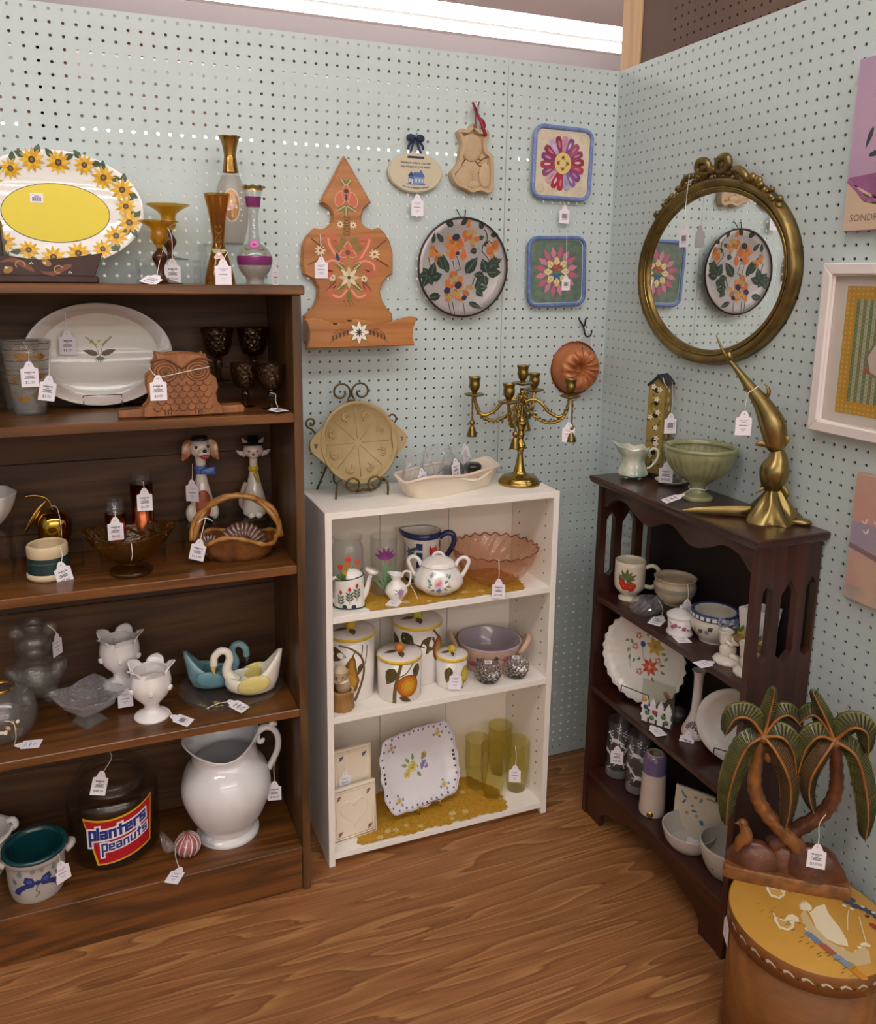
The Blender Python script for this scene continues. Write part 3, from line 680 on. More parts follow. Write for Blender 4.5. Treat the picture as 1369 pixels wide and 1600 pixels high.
# purple banded vase
loc = (-1.0254, -.225, T0); t = thing('vase', 'clear glass vase with purple bands and gold rim, nearest the bookcase corner', 'vase', loc, look(*loc[:2]), 'glass vases')
pr = cat([(.0208, 0), (.0173, .0116), (.0306, .0299), (.036, .0532), (.0293, .0713), (.0145, .0841), (.0107, .1033), (.0093, .1352), (.0135, .1579), (.0156, .1731), (.0212, .1974)], 6)
PUR = GL('#b8569a', .03, 1.5, .75, '#a03a86'); CLV = GL('#eceeec', .02, 1.5, .06, '#e6e8e6')
mk('body', *lathe(vessel(pr, .002, .004), 40, lambda a, r, z, i: (r*(1+.03*max(0, (z-.19)/.007)*cos(8*a)), z+max(0, z-.192)*.3*cos(8*a))), CLV, t)
for z0, z1, n in ((.040, .058, 'purple_band'), (.156, .176, 'purple_band')):
    mk(n, *lathe([(rad_at(pr, z)+.0006, z) for z in [z0+(z1-z0)*k/6 for k in range(7)]], 40), PUR, t)
mk('frosted_foot', *lathe([(rad_at(pr, z)+.0006, z) for z in [.001+.038*k/8 for k in range(9)]], 40), GL('#d8d4cc', .3, 1.45, .6, '#c9c2b4'), t)
mk('gold_rim', *lathe([(rad_at(pr, z)+.0008, z) for z in (.190, .1935, .197)], 40, lambda a, r, z, i: (r*(1+.03*cos(8*a)), z+.001*cos(8*a))), BRASS, t)
P = Paint(); P.ell(0, .081, .0095, .009, M('#b8468f', .2), rings=2)
for k in range(9): P.ell(.006*cos(k*.7), .081+.005*sin(k*.7), .0022, .0022, '#d777b5', n=7)
for s in (-1, 1): P.strip([(s*.006, .072), (s*.016, .070), (s*.02, .076)], .0025, GOLD, 4)
for k in range(7): P.ell(.001*(-1)**k, .098+k*.008, .0016, .0025, '#c9ccc6', n=6)
P.put('painted_flowers', on_lathe(pr), t)
tag(t, (.042, .006, .042), (0, 0, 1.15), style='soft', hang=[(.012, -.004, .086), (.03, -.002, .072)])
# ================================================================ left bookcase: shelf 1
pr = [(.0303, 0), (.031, .012), (.0382, .0616), (.0447, .1139), (.0474, .150)]
GT = GL('#f2f2ee', .05, 1.5, .20, '#e6e4de')
def tumbler(loc, label):
    t = thing('tumbler', label, 'glass', loc, look(*loc[:2]), 'frosted tumblers with gold leaves')
    mk('glass', *lathe(vessel(pr, .0025, .012), 36), GT, t); mk('glass_base', *lathe(solid([(.0298, .0005), (.0303, .011)]), 36), GL('#9fb0b0', .03, 1.5, .1), t)
    P = Paint()
    for z in (.146, .134, .112, .094, .084, .066):
        for k in range(7): P.strip([(-.045+.013*k, z+.0008*(k % 2)), (-.034+.013*k, z)], .0014, '#6b3f25')
    for x, z, s in ((-.008, .115, 1), (.022, .115, 1), (-.026, .07, .8), (.02, .035, 1.1), (-.012, .028, 1.1), (.024, .075, .8)):
        for a in (-.9, -.3, .3, .9): P.leaf(x, z, .016*s, .006*s, pi/2+a, M('#b07a3c', .35, .5))
    P.put('gold_leaves', on_lathe(pr, r0=.04), t); return t
t = tumbler((-1.4741, -.1247, S1), 'frosted glass tumbler with gold leaves and two price tags')
tag(t, (.003, -.046, .108), (0, 0, .03), price='$3.00', hang=[(-.004, -.047, .152), (.004, -.044, .13)])
tag(t, (.038, -.044, .078), (0, .2, .25), price='$3.00', hang=[(.044, -.02, .14), (.04, -.04, .1)])
t = tumbler((-1.575, -.13, S1), 'frosted glass tumbler at the far left edge, beside its twin')
t = tumbler((-1.495, -.055, S1), 'frosted glass tumbler standing behind its twin')
# sprig platter on stand
t = thing('oval_platter', 'white oval platter with a brown leaf sprig, leaning on a wire stand', 'platter', (-1.335, -.088, S1+.003), 0, rx=-.16)
HW, HH = .149, .109; pf = [(0, 0), (.72, 0), (.80, .006), (.97, .012), (1, .012)]; zc = .112
V, F = dish(HW, HH, pf); mk('plate', [(x, y, z+zc) for x, y, z in V], F, M('#e9e4db', .12, coat=.3), t)
mk('rim_band', *(lambda g: ([(x, y-.0006, z+zc) for x, y, z in g[0]], g[1]))(stand(lathe([(HW*r, d) for r, d in pf[2:]], 56, None, 1, HH/HW))), M('#c6b8b0', .14, coat=.3), t, label='dusty mauve rim band')  # mauve coloured rim band
P = Paint()
for s in (-1, 1):
    P.leaf(s*.003, .0, .032, .013, pi/2-s*1.25, '#5f4636', '#3c2a20'); P.strip([(0, -.008), (s*.008, .022), (s*.018, .032)], .0012, '#6f6a3c', 4)
    for k in range(5): P.leaf(s*(.008+.003*k), .018+.004*k, .009, .003, pi/2-s*(.2+.2*k), '#8b8558')
for k in range(9): P.ell(-.018+.004*k, .026+.005*sin(k*1.7), .002, .002, '#c9a64e', n=7)
for k in range(7): P.leaf(.0, -.004, .015, .003, -pi/2+(k-3)*.35, '#76765a')
P.put('painted_sprig', dishmap(HW, HH, pf, zc), t)
wire_stand(t, .038, .035, rise=.05, front=.012, mat=STEEL)
tag(t, (-.062, -.018, zc+.047), (0, 0, .0), price='$6.00', hang=[(-.062, -.018, zc+.09), (-.062, -.019, zc+.06)])
# carved owl napkin holder
OWLW = WOOD('#7c4c2a', '#9a6338', 2, 9., .5, '#8b5731')
owl = [(-1.2612, 1.1492), (-1.2604, 1.1658), (-1.2522, 1.1725), (-1.2472, 1.1841), (-1.2526, 1.208), (-1.2515, 1.229), (-1.2398, 1.2404), (-1.2379, 1.2567), (-1.2319, 1.2659), (-1.2336, 1.2764), (-1.2158, 1.2728), (-1.193, 1.2759), (-1.1658, 1.2742), (-1.1431, 1.2708), (-1.1371, 1.2754), (-1.1318, 1.2633), (-1.1282, 1.2345), (-1.1168, 1.2245), (-1.1128, 1.205), (-1.118, 1.1931), (-1.1151, 1.1759), (-1.1072, 1.1633), (-1.1044, 1.1492)]
OX = -1.184; ow = [(x-OX, z-S1) for x, z in owl]
t = thing('napkin_holder', 'carved wooden owl napkin holder on the upper walnut shelf', 'napkin holder', (OX, -.225, S1), 0)
for n, y in (('owl_panel', -.028), ('owl_panel', .028)):
    V, F = slab(ow, y+.006, y-.006, .0018); mk(n, V, F, OWLW, t, smooth=False)
mk('base_tray', *box(-.125, .125, -.022, .022, 0, .017, .003), OWLW, t, smooth=False)
mk('shaker_well', *lathe([(.019, .0172), (.0205, .0178), (.018, .0176), (.016, .0172), (0, .0171)], 24), M('#4a2a16', .6), t, loc=(-.105, 0, 0))
cv = []
for ex in (-.032, .031):
    for r in (.024, .0175, .0105): cv.append(tube([(ex+r*cos(a), -.0342, .093+r*.85*sin(a)) for a in [k*pi/10 for k in range(20)]], .0014, 6, closed=True))
    cv.append(ball((ex, -.034, .093), .007, .002, .006))
for j in range(5):
    for i in range(7-(j % 2)):
        x = -.05+i*.0166+(j % 2)*.0083; z = .072-j*.0125
        cv.append(tube([(x+.0083*cos(a), -.0342, z+.009*sin(a)) for a in [pi+k*pi/6 for k in range(7)]], .0011, 5))
for s in (-1, 1):
    cv.append(tube([(s*.06, -.034, .112), (s*.03, -.0345, .118), (0, -.0345, .098)], .002, 6, n=4))
    for q in range(3): cv.append(tube([(s*.03+(q-1)*.006, -.0342, .016), (s*.03+(q-1)*.006, -.0342, .006)], .0012, 5))
cv.append(tube([(0, -.0345, .098), (-.005, -.035, .082), (0, -.0352, .075), (.005, -.035, .082), (0, -.0345, .098)], .0013, 6))
mk('carved_feathers', *join(*cv), M('#6b3f20', .6), t)  # darker brown stands in for shade along the carved lines
tag(t, (-.047, -.037, .083), (0, 0, 0), price='$6.00', hang=[(-.063, -.03, .102), (-.055, -.036, .09)])
mk('tag_loop', *tube([(-.047, -.037, .0815), (.0, -.0365, .091), (.054, -.036, .101)], .0007, 6), STRING, t)
# amber goblets
GBL = GL('#a8824a', .03, 1.5, .12, '#5a3c1a', bump=.9, bscale=120.)
def goblet(loc, prof, label):
    t = thing('goblet', label, 'goblet', loc, look(*loc[:2]), 'dark amber pressed glass goblets')
    mk('goblet_glass', *lathe(vessel(cat(prof, 4), .003, prof[4][1]+.004), 24, lambda a, r, z, i: (r*(1+(.02*cos(12*a) if z > prof[4][1] else 0)), z)), GBL, t)
    return t
big = [(.0255, 0), (.010, .004), (.006, .022), (.0106, .035), (.0085, .050), (.0239, .0605), (.030, .08), (.0335, .0995), (.0373, .1181)]
sml = [(.0225, 0), (.008, .003), (.0058, .012), (.0102, .0232), (.0073, .0364), (.0204, .0445), (.027, .06), (.0292, .0714), (.0312, .096)]
goblet((-1.0859, -.07, S1+.05), big, 'large dark amber goblet on the riser, next to the oval platter')
goblet((-1.0061, -.07, S1+.05), big, 'large dark amber goblet on the riser, in the bookcase corner')
goblet((-1.0413, -.155, S1), sml, 'small dark amber goblet between the owl and the tagged goblet')
t = goblet((-.9936, -.2068, S1), sml, 'small dark amber goblet with a tag lying at its foot')
tag(t, (.0, -.038, .006), (-1.57, 0, .5), style='code', hang=[(-.004, -.008, .036), (.008, -.012, .033), (.008, -.02, .02), (.012, -.034, .008)], scale=.95)
riser(-1.13, -.966, -.112, -.026, S1, .05, 'clear acrylic riser under the two large amber goblets')
# ================================================================ left bookcase: shelf 2
pr = [(.0385, 0), (.0428, .004), (.0428, .0125), (.0400, .0145), (.0388, .048), (.0400, .0502), (.0400, .068), (.0385, .0716)]
loc = (-1.4617, -.1711, S2); t = thing('stoneware_crock', 'small cream stoneware crock with dark green middle band', 'crock', loc, look(*loc[:2]))
mk('body', *lathe(vessel(pr, .005), 40), M('#d8c39e', .35, var='#cdb690', vs=25.), t)
mk('green_band', *lathe([(.0404, .0146), (.0393, .048)], 40), M('#1f3034', .3, var='#27403f', vs=30.), t)
mk('band_ridge', *lathe([(.0395, .0365), (.0402, .0375), (.0395, .0385)], 40), M('#3f5a50', .3), t)
tag(t, (.022, -.042, .038), (0, -.2, .2), price='$8.00', hang=[(.024, -.036, .072), (.027, -.041, .055)])
loc = (-1.4495, -.09, S2+.04); t = thing('brass_apple', 'shiny brass apple with curved stem and long leaf', 'ornament', loc, look(*loc[:2]))
apr = cat([(.006, .002), (.018, 0), (.032, .018), (.0365, .045), (.0345, .063), (.022, .078), (.010, .076), (.0, .069)], 5)
mk('apple_body', *lathe([(0, .002)]+apr, 36), M('#c9a548', .08, 1.), t)
mk('stem', *tube([(.0, 0, .068), (-.002, 0, .09), (-.012, 0, .108), (-.033, 0, .116), (-.052, -.002, .116)], [.002, .002, .0025, .003, .0038], 8, n=5), M('#c0953f', .15, 1.), t)
mk('leaf', *tube([(-.010, -.002, .104), (-.027, -.008, .085), (-.045, -.012, .06), (-.062, -.012, .032)], [.001, .006, .005, .0006], 8, n=5, flat=.2), M('#c0953f', .15, 1.), t)
mk('tag_string', *tube([(-.004, -.003, .09), (.008, -.012, .088), (.013, -.036, .06), (.013, -.037, .03)], .0006, 5, n=4), STRING, t)
riser(-1.515, -1.395, -.135, -.035, S2, .04, 'low clear acrylic riser under the brass apple')
COP = M('#8d4a2c', .22, 1., var='#a65a38', vs=60.)
def copcyl(loc, r, hc, hg, label):
    t = thing('candle_cylinder', label, 'candle holder', loc, look(*loc[:2]), 'copper wrapped glass cylinders')
    mk('copper_sleeve', *lathe([(r, .0), (r, hc), (r-.0012, hc), (r-.0012, 0)], 36, lambda a, q, z, i: (q*(1+.012*cos(18*a)), z)), COP, t)
    mk('glass_cylinder', *lathe(vessel([(r-.0022, 0), (r-.0022, hg)], .0015), 32), CLEAR, t); return t
t = copcyl((-1.2685, -.12, S2+.045), .0235, .128, .150, 'tall copper sleeved glass cylinder on the riser')
tag(t, (.006, -.026, .118), (0, 0, .0), price='$6.00', hang=[(.005, -.022, .135), (.006, -.0265, .126)])
t = copcyl((-1.3252, -.13, S2+.045), .0215, .068, .096, 'short copper sleeved glass cylinder beside the tall one')
tag(t, (-.001, -.025, .061), (0, 0, .0), price='$6.00', hang=[(0, -.022, .078), (0, -.0255, .07)])
riser(-1.365, -1.225, -.165, -.06, S2, .045, 'clear acrylic riser under the two copper cylinders')
# amber boat bowl
loc = (-1.3009, -.2002, S2); t = thing('pedestal_bowl', 'amber pressed glass boat shaped bowl on a pedestal foot', 'bowl', loc, look(*loc[:2]))
pr = cat([(.0436, 0), (.0425, .008), (.0225, .017), (.020, .023), (.0449, .034), (.0749, .058), (.096, .086)], 4)
def boat(a, r, z, i):
    k = max(0, min(1, (z-.024)/.055)); pinch = (1-.30*k*abs(sin(a))**1.2); return (r*pinch*(1+.012*k*((int(a*8)+int(z*90)) % 2)), z+.012*k*cos(a)**2*1.0)
mk('bowl_glass', *lathe(vessel(pr, .0035, .028), 64, boat), GL('#b5872e', .03, 1.5, .16, '#7a5614', bump=.5, bscale=70.), t)
mk('tag_string', *tube([(.003, -.066, .083), (.004, -.067, .06), (.001, -.06, .045)], .0007, 5, n=3), STRING, t)
# dog and cat figurines on a riser
riser(-1.184, -.985, -.118, -.026, S2, .062, 'clear acrylic riser under the dog and cat figurines')
FW = M('#ddd2c6', .12, coat=.4)
def blobs(*bs): return join(*[ball(*b[:1], *b[1:]) for b in bs])
loc = (-1.1345, -.075, S2+.062); t = thing('dog_figurine', 'tall ceramic dog figurine with floppy ears and blue bow tie', 'figurine', loc, look(*loc[:2]))
bpr = cat([(.0, .0), (.028, .002), (.0295, .02), (.026, .045), (.019, .075), (.0135, .098), (.0115, .115), (.0115, .14), (.014, .155)], 5)
mk('body', *lathe(bpr, 28, None, 1, .85), FW, t)
mk('head', *join(ball((0, -.002, .172), .0235, .021, .024), ball((.008, -.019, .163), .0145, .012, .012)), FW, t)
P = Paint(); P.ell(.003, .042, .019, .034, '#8a3a1e', n=20, rings=3); P.ell(.003, .05, .012, .022, '#a04a26', n=16, rings=2)
P.put('brown_patch', on_lathe(bpr, sy=.85), t, off=.0008)
for x in (-.008, .014): mk('paw', *ball((x, -.026, .008), .011, .012, .009), M('#16161a', .1, coat=.5), t)
mk('haunch', *ball((-.026, -.006, .02), .012, .018, .022), FW, t); mk('haunch', *ball((.027, -.004, .022), .010, .018, .02), FW, t)
for s in (-1, 1): mk('ear', *tube([(s*.016, 0, .186), (s*.028, -.004, .180), (s*.031, -.008, .160), (s*.040, -.012, .146)], [.007, .011, .011, .002], 10, n=4, flat=.45), M('#d9b79a', .14, coat=.4, var='#a8603a', vs=40.), t)
mk('cap', *lathe(solid([(.016, .189), (.021, .191), (.015, .199)]), 20), M('#20242c', .3), t)
mk('nose', *ball((.010, -.030, .169), .005, .004, .004), M('#121014', .15), t)
mk('tongue', *ball((.010, -.0285, .156), .010, .004, .006), M('#a83848', .2), t)
for e_ in (ball((-.008, -.021, .177), .003, .002, .004), ball((.018, -.0195, .178), .003, .002, .004)): mk('eye', *e_, M('#151218', .1), t)
mk('bow_tie', *join(lathe([(.0128, .112), (.0145, .117), (.0145, .127), (.0128, .132)], 20), tube([(-.002, -.015, .119), (.012, -.018, .120), (.032, -.016, .121)], [.003, .008, .011], 8, n=3, flat=.35)), M('#41589a', .25, var='#5f78b8', vs=60.), t)
tag(t, (-.021, -.018, .098), (0, 0, -.5), style='soft', hang=[(-.018, -.004, .136), (-.019, -.014, .115)])
loc = (-1.0140, -.075, S2+.062); t = thing('cat_figurine', 'tall ceramic cat figurine in a black hat with yellow scarf', 'figurine', loc, look(*loc[:2]))
bpr = cat([(.0, .0), (.024, .002), (.0285, .018), (.026, .04), (.0175, .075), (.0115, .10), (.0095, .12), (.0095, .14)], 5)
mk('body', *lathe(bpr, 28, None, 1, .85), FW, t)
mk('head', *join(ball((0, -.002, .158), .024, .018, .018), ball((0, -.015, .150), .013, .008, .008)), M('#d8c3bb', .14, coat=.4), t)
for s in (-1, 1):
    mk('ear', *tube([(s*.012, 0, .168), (s*.020, 0, .180), (s*.025, 0, .188)], [.009, .005, .001], 8, flat=.5), M('#b79a98', .2), t)
    mk('whisker_tuft', *tube([(s*.018, -.004, .150), (s*.030, -.004, .153), (s*.040, -.003, .160)], [.008, .006, .001], 8, flat=.5), M('#cdbab4', .2), t)
mk('top_hat', *lathe(solid([(.0, .172), (.024, .173), (.024, .1755), (.0125, .177), (.0125, .192)]), 24), M('#15181a', .25), t)
mk('nose', *ball((0, -.0235, .152), .0028, .002, .0025), M('#151012', .2), t)
for s in (-1, 1): mk('eye', *ball((s*.009, -.018, .159), .0035, .0015, .0018), M('#4a3030', .3), t)
mk('scarf', *join(lathe([(.0102, .108), (.0125, .112), (.0122, .118), (.0098, .121)], 18), tube([(.0, -.012, .113), (.004, -.017, .10), (.010, -.019, .085)], [.004, .005, .004], 8, n=3, flat=.5)), M('#c9b12a', .3), t)
for x in (-.008, .010): mk('paw', *ball((x, -.024, .007), .009, .010, .008), FW, t)
mk('tail', *tube([(-.02, .01, .01), (-.032, .004, .03), (-.026, -.004, .065), (-.018, -.008, .082)], [.005, .006, .005, .006], 8, n=4), M('#c9b4a6', .2), t)
# twig basket planter with shell
loc = (-1.0746, -.1842, S2); t = thing('basket_planter', 'brown glazed ceramic basket planter shaped like twigs with a shell', 'planter', loc, look(*loc[:2]))
BRG = M('#4f2d14', .2, coat=.4, var='#7a4a20', vs=30., bump=.6, nscale=80.); TWG = M('#8a5a28', .25, coat=.3, var='#b07c3c', vs=35., bump=.6, nscale=100.)
pr = cat([(.060, 0), (.072, .010), (.082, .030), (.088, .046)], 4)
mk('basket_body', *lathe(vessel(pr, .006), 48, lambda a, r, z, i: (r*(1+.02*sin(9*a+z*200)), z+(.010*sin(3*a+.6)-.004*cos(2*a))*max(0, z-.01)/.036), 1., .55), BRG, t)
rim = [(.088*cos(a)*(1+.02*sin(9*a)), .088*.55*sin(a), .047+.010*sin(3*a+.6)-.004*cos(2*a)) for a in [2*pi*k/48 for k in range(48)]]
mk('twig_rim', *tube(rim, [.0052+.001*sin(k*1.9) for k in range(48)], 8, closed=True), TWG, t)
for dy, ph in ((-.006, 0), (.006, 2.)):
    arch = [(.092*cos(a)+.006*sin(3*a+ph), dy*cos(4*a+ph), .046+.098*sin(a)**.9) for a in [pi*k/16 for k in range(17)]]
    mk('twig_handle', *tube(arch, [.0062+.0012*sin(k*2.3+ph) for k in range(17)], 8, n=2), TWG, t)
for x, s, rr in ((.012, 1., 0.), (-.058, .72, -.5)):
    sh = []
    for k in range(13):
        a = -1.25+2.5*k/12; sh.append(tube([(0, 0, 0), (sin(a)*.022, -.010, cos(a)*.024), (sin(a)*.042, -.004, cos(a)*.046)], [.002, .0052, .0045], 8, n=4))
    mk('shell', *xf(join(*sh), (x, -.004 if s == 1 else -.02, .020), (-.25, rr, 0), s*1.3), M('#4a2c1c', .18, coat=.5, var='#6d5040', vs=60.), t)
tag(t, (-.078, -.045, .058), (.1, .25, -.15), price='$12.00', hang=[(-.064, -.012, .103), (-.070, -.03, .085)])
mk('tag_bow', *tube([(-.083, -.018, .090), (-.066, -.022, .102), (-.05, -.018, .092)], .0009, 5, n=3), STRING, t)
loc = (-1.59, -.12, S2+.10); t = thing('milk_glass_dish', 'white scalloped dish on a riser, cut off by the left edge', 'dish', loc, 0)
mk('bowl', *lathe(vessel(cat([(.02, 0), (.045, .012), (.066, .045), (.074, .075)], 4), .004), 40, lambda a, r, z, i: (r*(1+.04*max(0, z/.075)*cos(8*a)), z)), M('#dcd6d2', .2), t)
riser(-1.66, -1.53, -.18, -.06, S2, .10, 'clear acrylic riser under the white scalloped dish at the left edge')
# ================================================================ left bookcase: shelf 3
riser(-1.565, -1.445, -.15, -.05, S3, .045, 'clear acrylic riser under the glass bear'); riser(-1.385, -1.285, -.16, -.06, S3, .045, 'clear acrylic riser under the rear white tulip vase')
loc = (-1.5077, -.10, S3+.045); t = thing('glass_bear', 'clear glass bear bank sitting on the riser', 'bank', loc, look(*loc[:2]))
BEARG = GL('#f8faf9', .03, 1.6, .055, '#dfe8e6', bump=.5, bscale=26.)
mk('body', *ball((0, 0, .052), .056, .048, .052, 30, 18), BEARG, t); mk('head', *ball((0, -.004, .126), .042, .038, .038, 28, 16), BEARG, t)
for s in (-1, 1):
    mk('ear', *ball((s*.034, 0, .152), .016, .009, .016), BEARG, t); mk('arm', *ball((s*.044, -.022, .066), .017, .018, .028, rot=(0, s*.5, 0)), BEARG, t)
    mk('foot', *ball((s*.026, -.04, .018), .02, .022, .018), BEARG, t)
mk('muzzle', *ball((0, -.038, .118), .016, .012, .013), BEARG, t); mk('belly', *ball((0, -.028, .05), .032, .026, .034), BEARG, t)
mk('neck_opening', *lathe(vessel([(.022, .155), (.026, .160), (.026, .172)], .003), 28), CLEAR, t)
tag(t, (.046, -.004, .135), (0, 0, .9), style='soft', hang=[(.03, 0, .16), (.044, -.004, .145)])
loc = (-1.5748, -.1682, S3); t = thing('glass_globe', 'round clear glass bowl with gilt flowers cut off by the left edge', 'bowl', loc, look(*loc[:2]))
pr = cat([(.040, 0), (.058, .012), (.070, .040), (.067, .070), (.050, .095), (.028, .108)], 5); mk('globe', *lathe(vessel(pr, .003), 40), GL('#eceae6', .02, 1.5, .06), t)
P = Paint()
for k in range(16): P.ell(random.uniform(-.02, .03), random.uniform(.035, .06), .004, .004, random.choice([M('#c9a24a', .3, .8), '#e8dfc8', '#c7b3c2']), n=7)
P.put('gilt_flowers', on_lathe(pr), t)
mk('gilt_rim', *lathe([(.028, .106), (.030, .109), (.028, .112)], 30), GOLD, t)
tag(t, (.022, -.062, .0035), (-1.56, 0, 1.25), style='soft', hang=[(.004, -.068, .066), (.02, -.074, .06), (.022, -.078, .03), (.018, -.066, .008)])
# pressed glass square dish on foot
cx, cy = -1.4045, -.172; loc = (cx, cy, S3); t = thing('pressed_glass_dish', 'clear pressed glass square dish tilted on a square foot', 'dish', loc, .62)
def sq(a, r, z, i): k = 1/max(abs(cos(a)), abs(sin(a)))**.75; return (r*k, z+(.010*(abs(sin(2*a))) if z > .04 else 0))
PG = GL('#f6f6f8', .06, 1.6, .22, '#e0dee2', bump=1., bscale=110.)
mk('bowl', *lathe(vessel(cat([(.014, .024), (.03, .030), (.050, .045), (.064, .062)], 4), .004, .027), 64, lambda a, r, z, i: sq(a, r*(1+.025*(1 if (i+round(a*32/pi)) % 2 else -1)*(z < .06)), z, i)), PG, t, smooth=False)
mk('foot', *lathe(vessel(cat([(.040, 0), (.036, .005), (.022, .018), (.014, .024)], 3), .003, .002), 4, None), GL('#e9ebea', .03, 1.5, .08), t, smooth=False, rot=(0, 0, pi/4))
# white tulip vases
MILK = M('#ece7e4', .05, coat=.7)
def tulip(loc, label, s=1.):
    t = thing('tulip_vase', label, 'vase', loc, look(*loc[:2]), 'white tulip vases')
    pr = cat([(.038, 0), (.038, .006), (.020, .018), (.0165, .026), (.019, .034), (.036, .055), (.043, .080), (.041, .100), (.0385, .112)], 5)
    mk('cup', *lathe(vessel(pr, .004, .05), 60, lambda a, r, z, i: (r*(1+.035*abs(cos(2.5*a))*max(0, min(1, (z-.034)/.03))), z)), MILK, t)
    for k in range(5):
        a = 2*pi*k/5-pi/2+.3; V = []; F = []; n, mm = 7, 7
        for i in range(n):
            u = i/(n-1); r = .0395+.002*u+(.014*max(0, u-.45)/.55); z = .088+.048*u-.010*max(0, u-.7)/.3; w = (.62*(1-u**2.2)+.03)
            for j in range(mm): th = a+(j/(mm-1)-.5)*2*w; V.append((r*cos(th), r*sin(th), z))
        for i in range(n-1):
            for j in range(mm-1): F.append((i*mm+j, i*mm+j+1, (i+1)*mm+j+1, (i+1)*mm+j))
        m_ = len(V); V += [(x*.93, y*.93, z-.001) for x, y, z in V]; F += [tuple(q+m_ for q in f[::-1]) for f in F]
        bd = [i*mm for i in range(n)]+[(n-1)*mm+j for j in range(1, mm)]+[i*mm+mm-1 for i in range(n-2, -1, -1)]
        F += [(p, q, q+m_, p+m_) for p, q in zip(bd, bd[1:])]
        mk('petal', V, F, MILK, t)
    for k in range(3):
        a = -pi/2+(k-1)*1.1; mk('sepal', *tube([(.043*cos(a), .043*sin(a), .068), (.047*cos(a), .047*sin(a), .076), (.050*cos(a), .050*sin(a), .075)], [.004, .005, .001], 8, n=3), MILK, t)
    return t
t = tulip((-1.2752, -.1969, S3), 'white ceramic tulip vase standing forward on the shelf')
tag(t, (.040, -.036, .012), (-1.35, .0, 1.0), style='code', hang=[(.020, -.012, .026), (.034, -.026, .022)])
t = tulip((-1.3344, -.11, S3+.045), 'white ceramic tulip vase raised on the riser behind')
tag(t, (.006, -.045, .012), (0, 0, .0), style='soft', hang=[(-.004, -.02, .03), (.004, -.04, .022)])
# glass plate and two swans
loc = (-1.0922, -.135, S3); t = thing('glass_plate', 'clear glass plate with gold flowers under the swans', 'plate', loc, 0)
pr = [(.0, .002), (.085, .002), (.10, .006), (.120, .012), (.122, .0135), (.098, .003), (.08, 0), (0, 0)]
mk('plate', *lathe(pr, 56, lambda a, r, z, i: (r*(1+.012*cos(14*a)*(r > .1)), z)), GL('#efeee9', .02, 1.5, .05), t)
P = Paint()
for k in range(10): P.petals(-.045+.012*cos(k*1.3)*(k % 4), -.062+.008*sin(k*2.1)*(k % 3), .006, 5, M('#c9a53e', .3, .7), '#e8d89a', .6)
P.put('gold_flowers', on_top(.0025), t)
tag(t, (-.018, -.088, .0175), (-1.35, 0, .75), style='bar', price='$4.00', hang=[(-.07, -.083, .006), (-.04, -.083, .014)])
def swan(loc, rz, label, mats, s=1., flip=1):
    t = thing('swan_planter', label, 'planter', loc, rz, 'ceramic swan planters')
    body, wing, beak = mats; V = []; F = []; n = 20; rings = [(0., .6, 0), (.25, .92, .0), (.55, 1.02, .1), (.85, 1., .35), (1., .96, .5)]
    H = .062*s
    def pt(a, q, inner=0):
        u, w, lift = q; c_, s_ = cos(a), sin(a); x = flip*c_*(.056*s)*w; y = s_*(.036*s)*w; z = u*H*.62
        tail = max(0, c_*1.)**2; z += lift*tail*.058*s*2; x += flip*tail*lift*.03*s
        if inner: x *= .88; y *= .86
        return (x, y, z)
    secs = [(q, 0) for q in rings]+[(q, 1) for q in rings[::-1][:4]]
    for q, inn in secs:
        for k in range(n): V.append(pt(2*pi*k/n, q, inn))
    for i in range(len(secs)-1):
        for k in range(n): F.append((i*n+k, i*n+(k+1) % n, (i+1)*n+(k+1) % n, (i+1)*n+k))
    F.append(tuple(range(n))[::-1]); F.append(tuple((len(secs)-1)*n+k for k in range(n)))
    mk('body', V, F, body, t)
    nx = -flip*.046*s; mk('neck', *tube([(nx*.75, 0, .022*s), (nx*1.1, -.002, .05*s), (nx*.95, -.003, .078*s), (nx*1.05, -.004, .094*s), (nx*1.35, -.006, .098*s), (nx*1.62, -.008, .086*s), (nx*1.68, -.008, .066*s)], [.016*s, .011*s, .0085*s, .008*s, .0082*s, .008*s, .0085*s], 12, n=6), body, t)
    mk('beak', *tube([(nx*1.68, -.008, .067*s), (nx*1.70, -.009, .056*s), (nx*1.64, -.009, .046*s)], [.0065*s, .0045*s, .001], 8, n=3), beak, t)
    for sd in (-1, 1): mk('wing', *xf(ball((0, 0, 0), .036*s, .006*s, .020*s, 20, 10), (flip*.010, sd*.0335*s, .030*s), (0, -flip*.25, 0)), wing, t)
    return t
TEAL = M('#6f9aa2', .12, coat=.4, var='#84aab0', vs=30.)
swan((-1.128, -.105, S3+.0035), look(-1.13, -.1)+.1, 'teal blue ceramic swan planter behind the pale swan', (TEAL, M('#5f8a94', .15, coat=.4, bump=.5, nscale=120.), M('#4a5a60', .2)), 1., -1)
SWW = M('#ebe3d2', .12, coat=.4); swan((-1.0504, -.165, S3+.0035), look(-1.05, -.16)-.1, 'cream ceramic swan planter with lustrous yellow wings, in front', (SWW, M('#d9c878', .2, coat=.5, bump=.8, nscale=150.), M('#d8c26a', .2)), 1.08, 1)
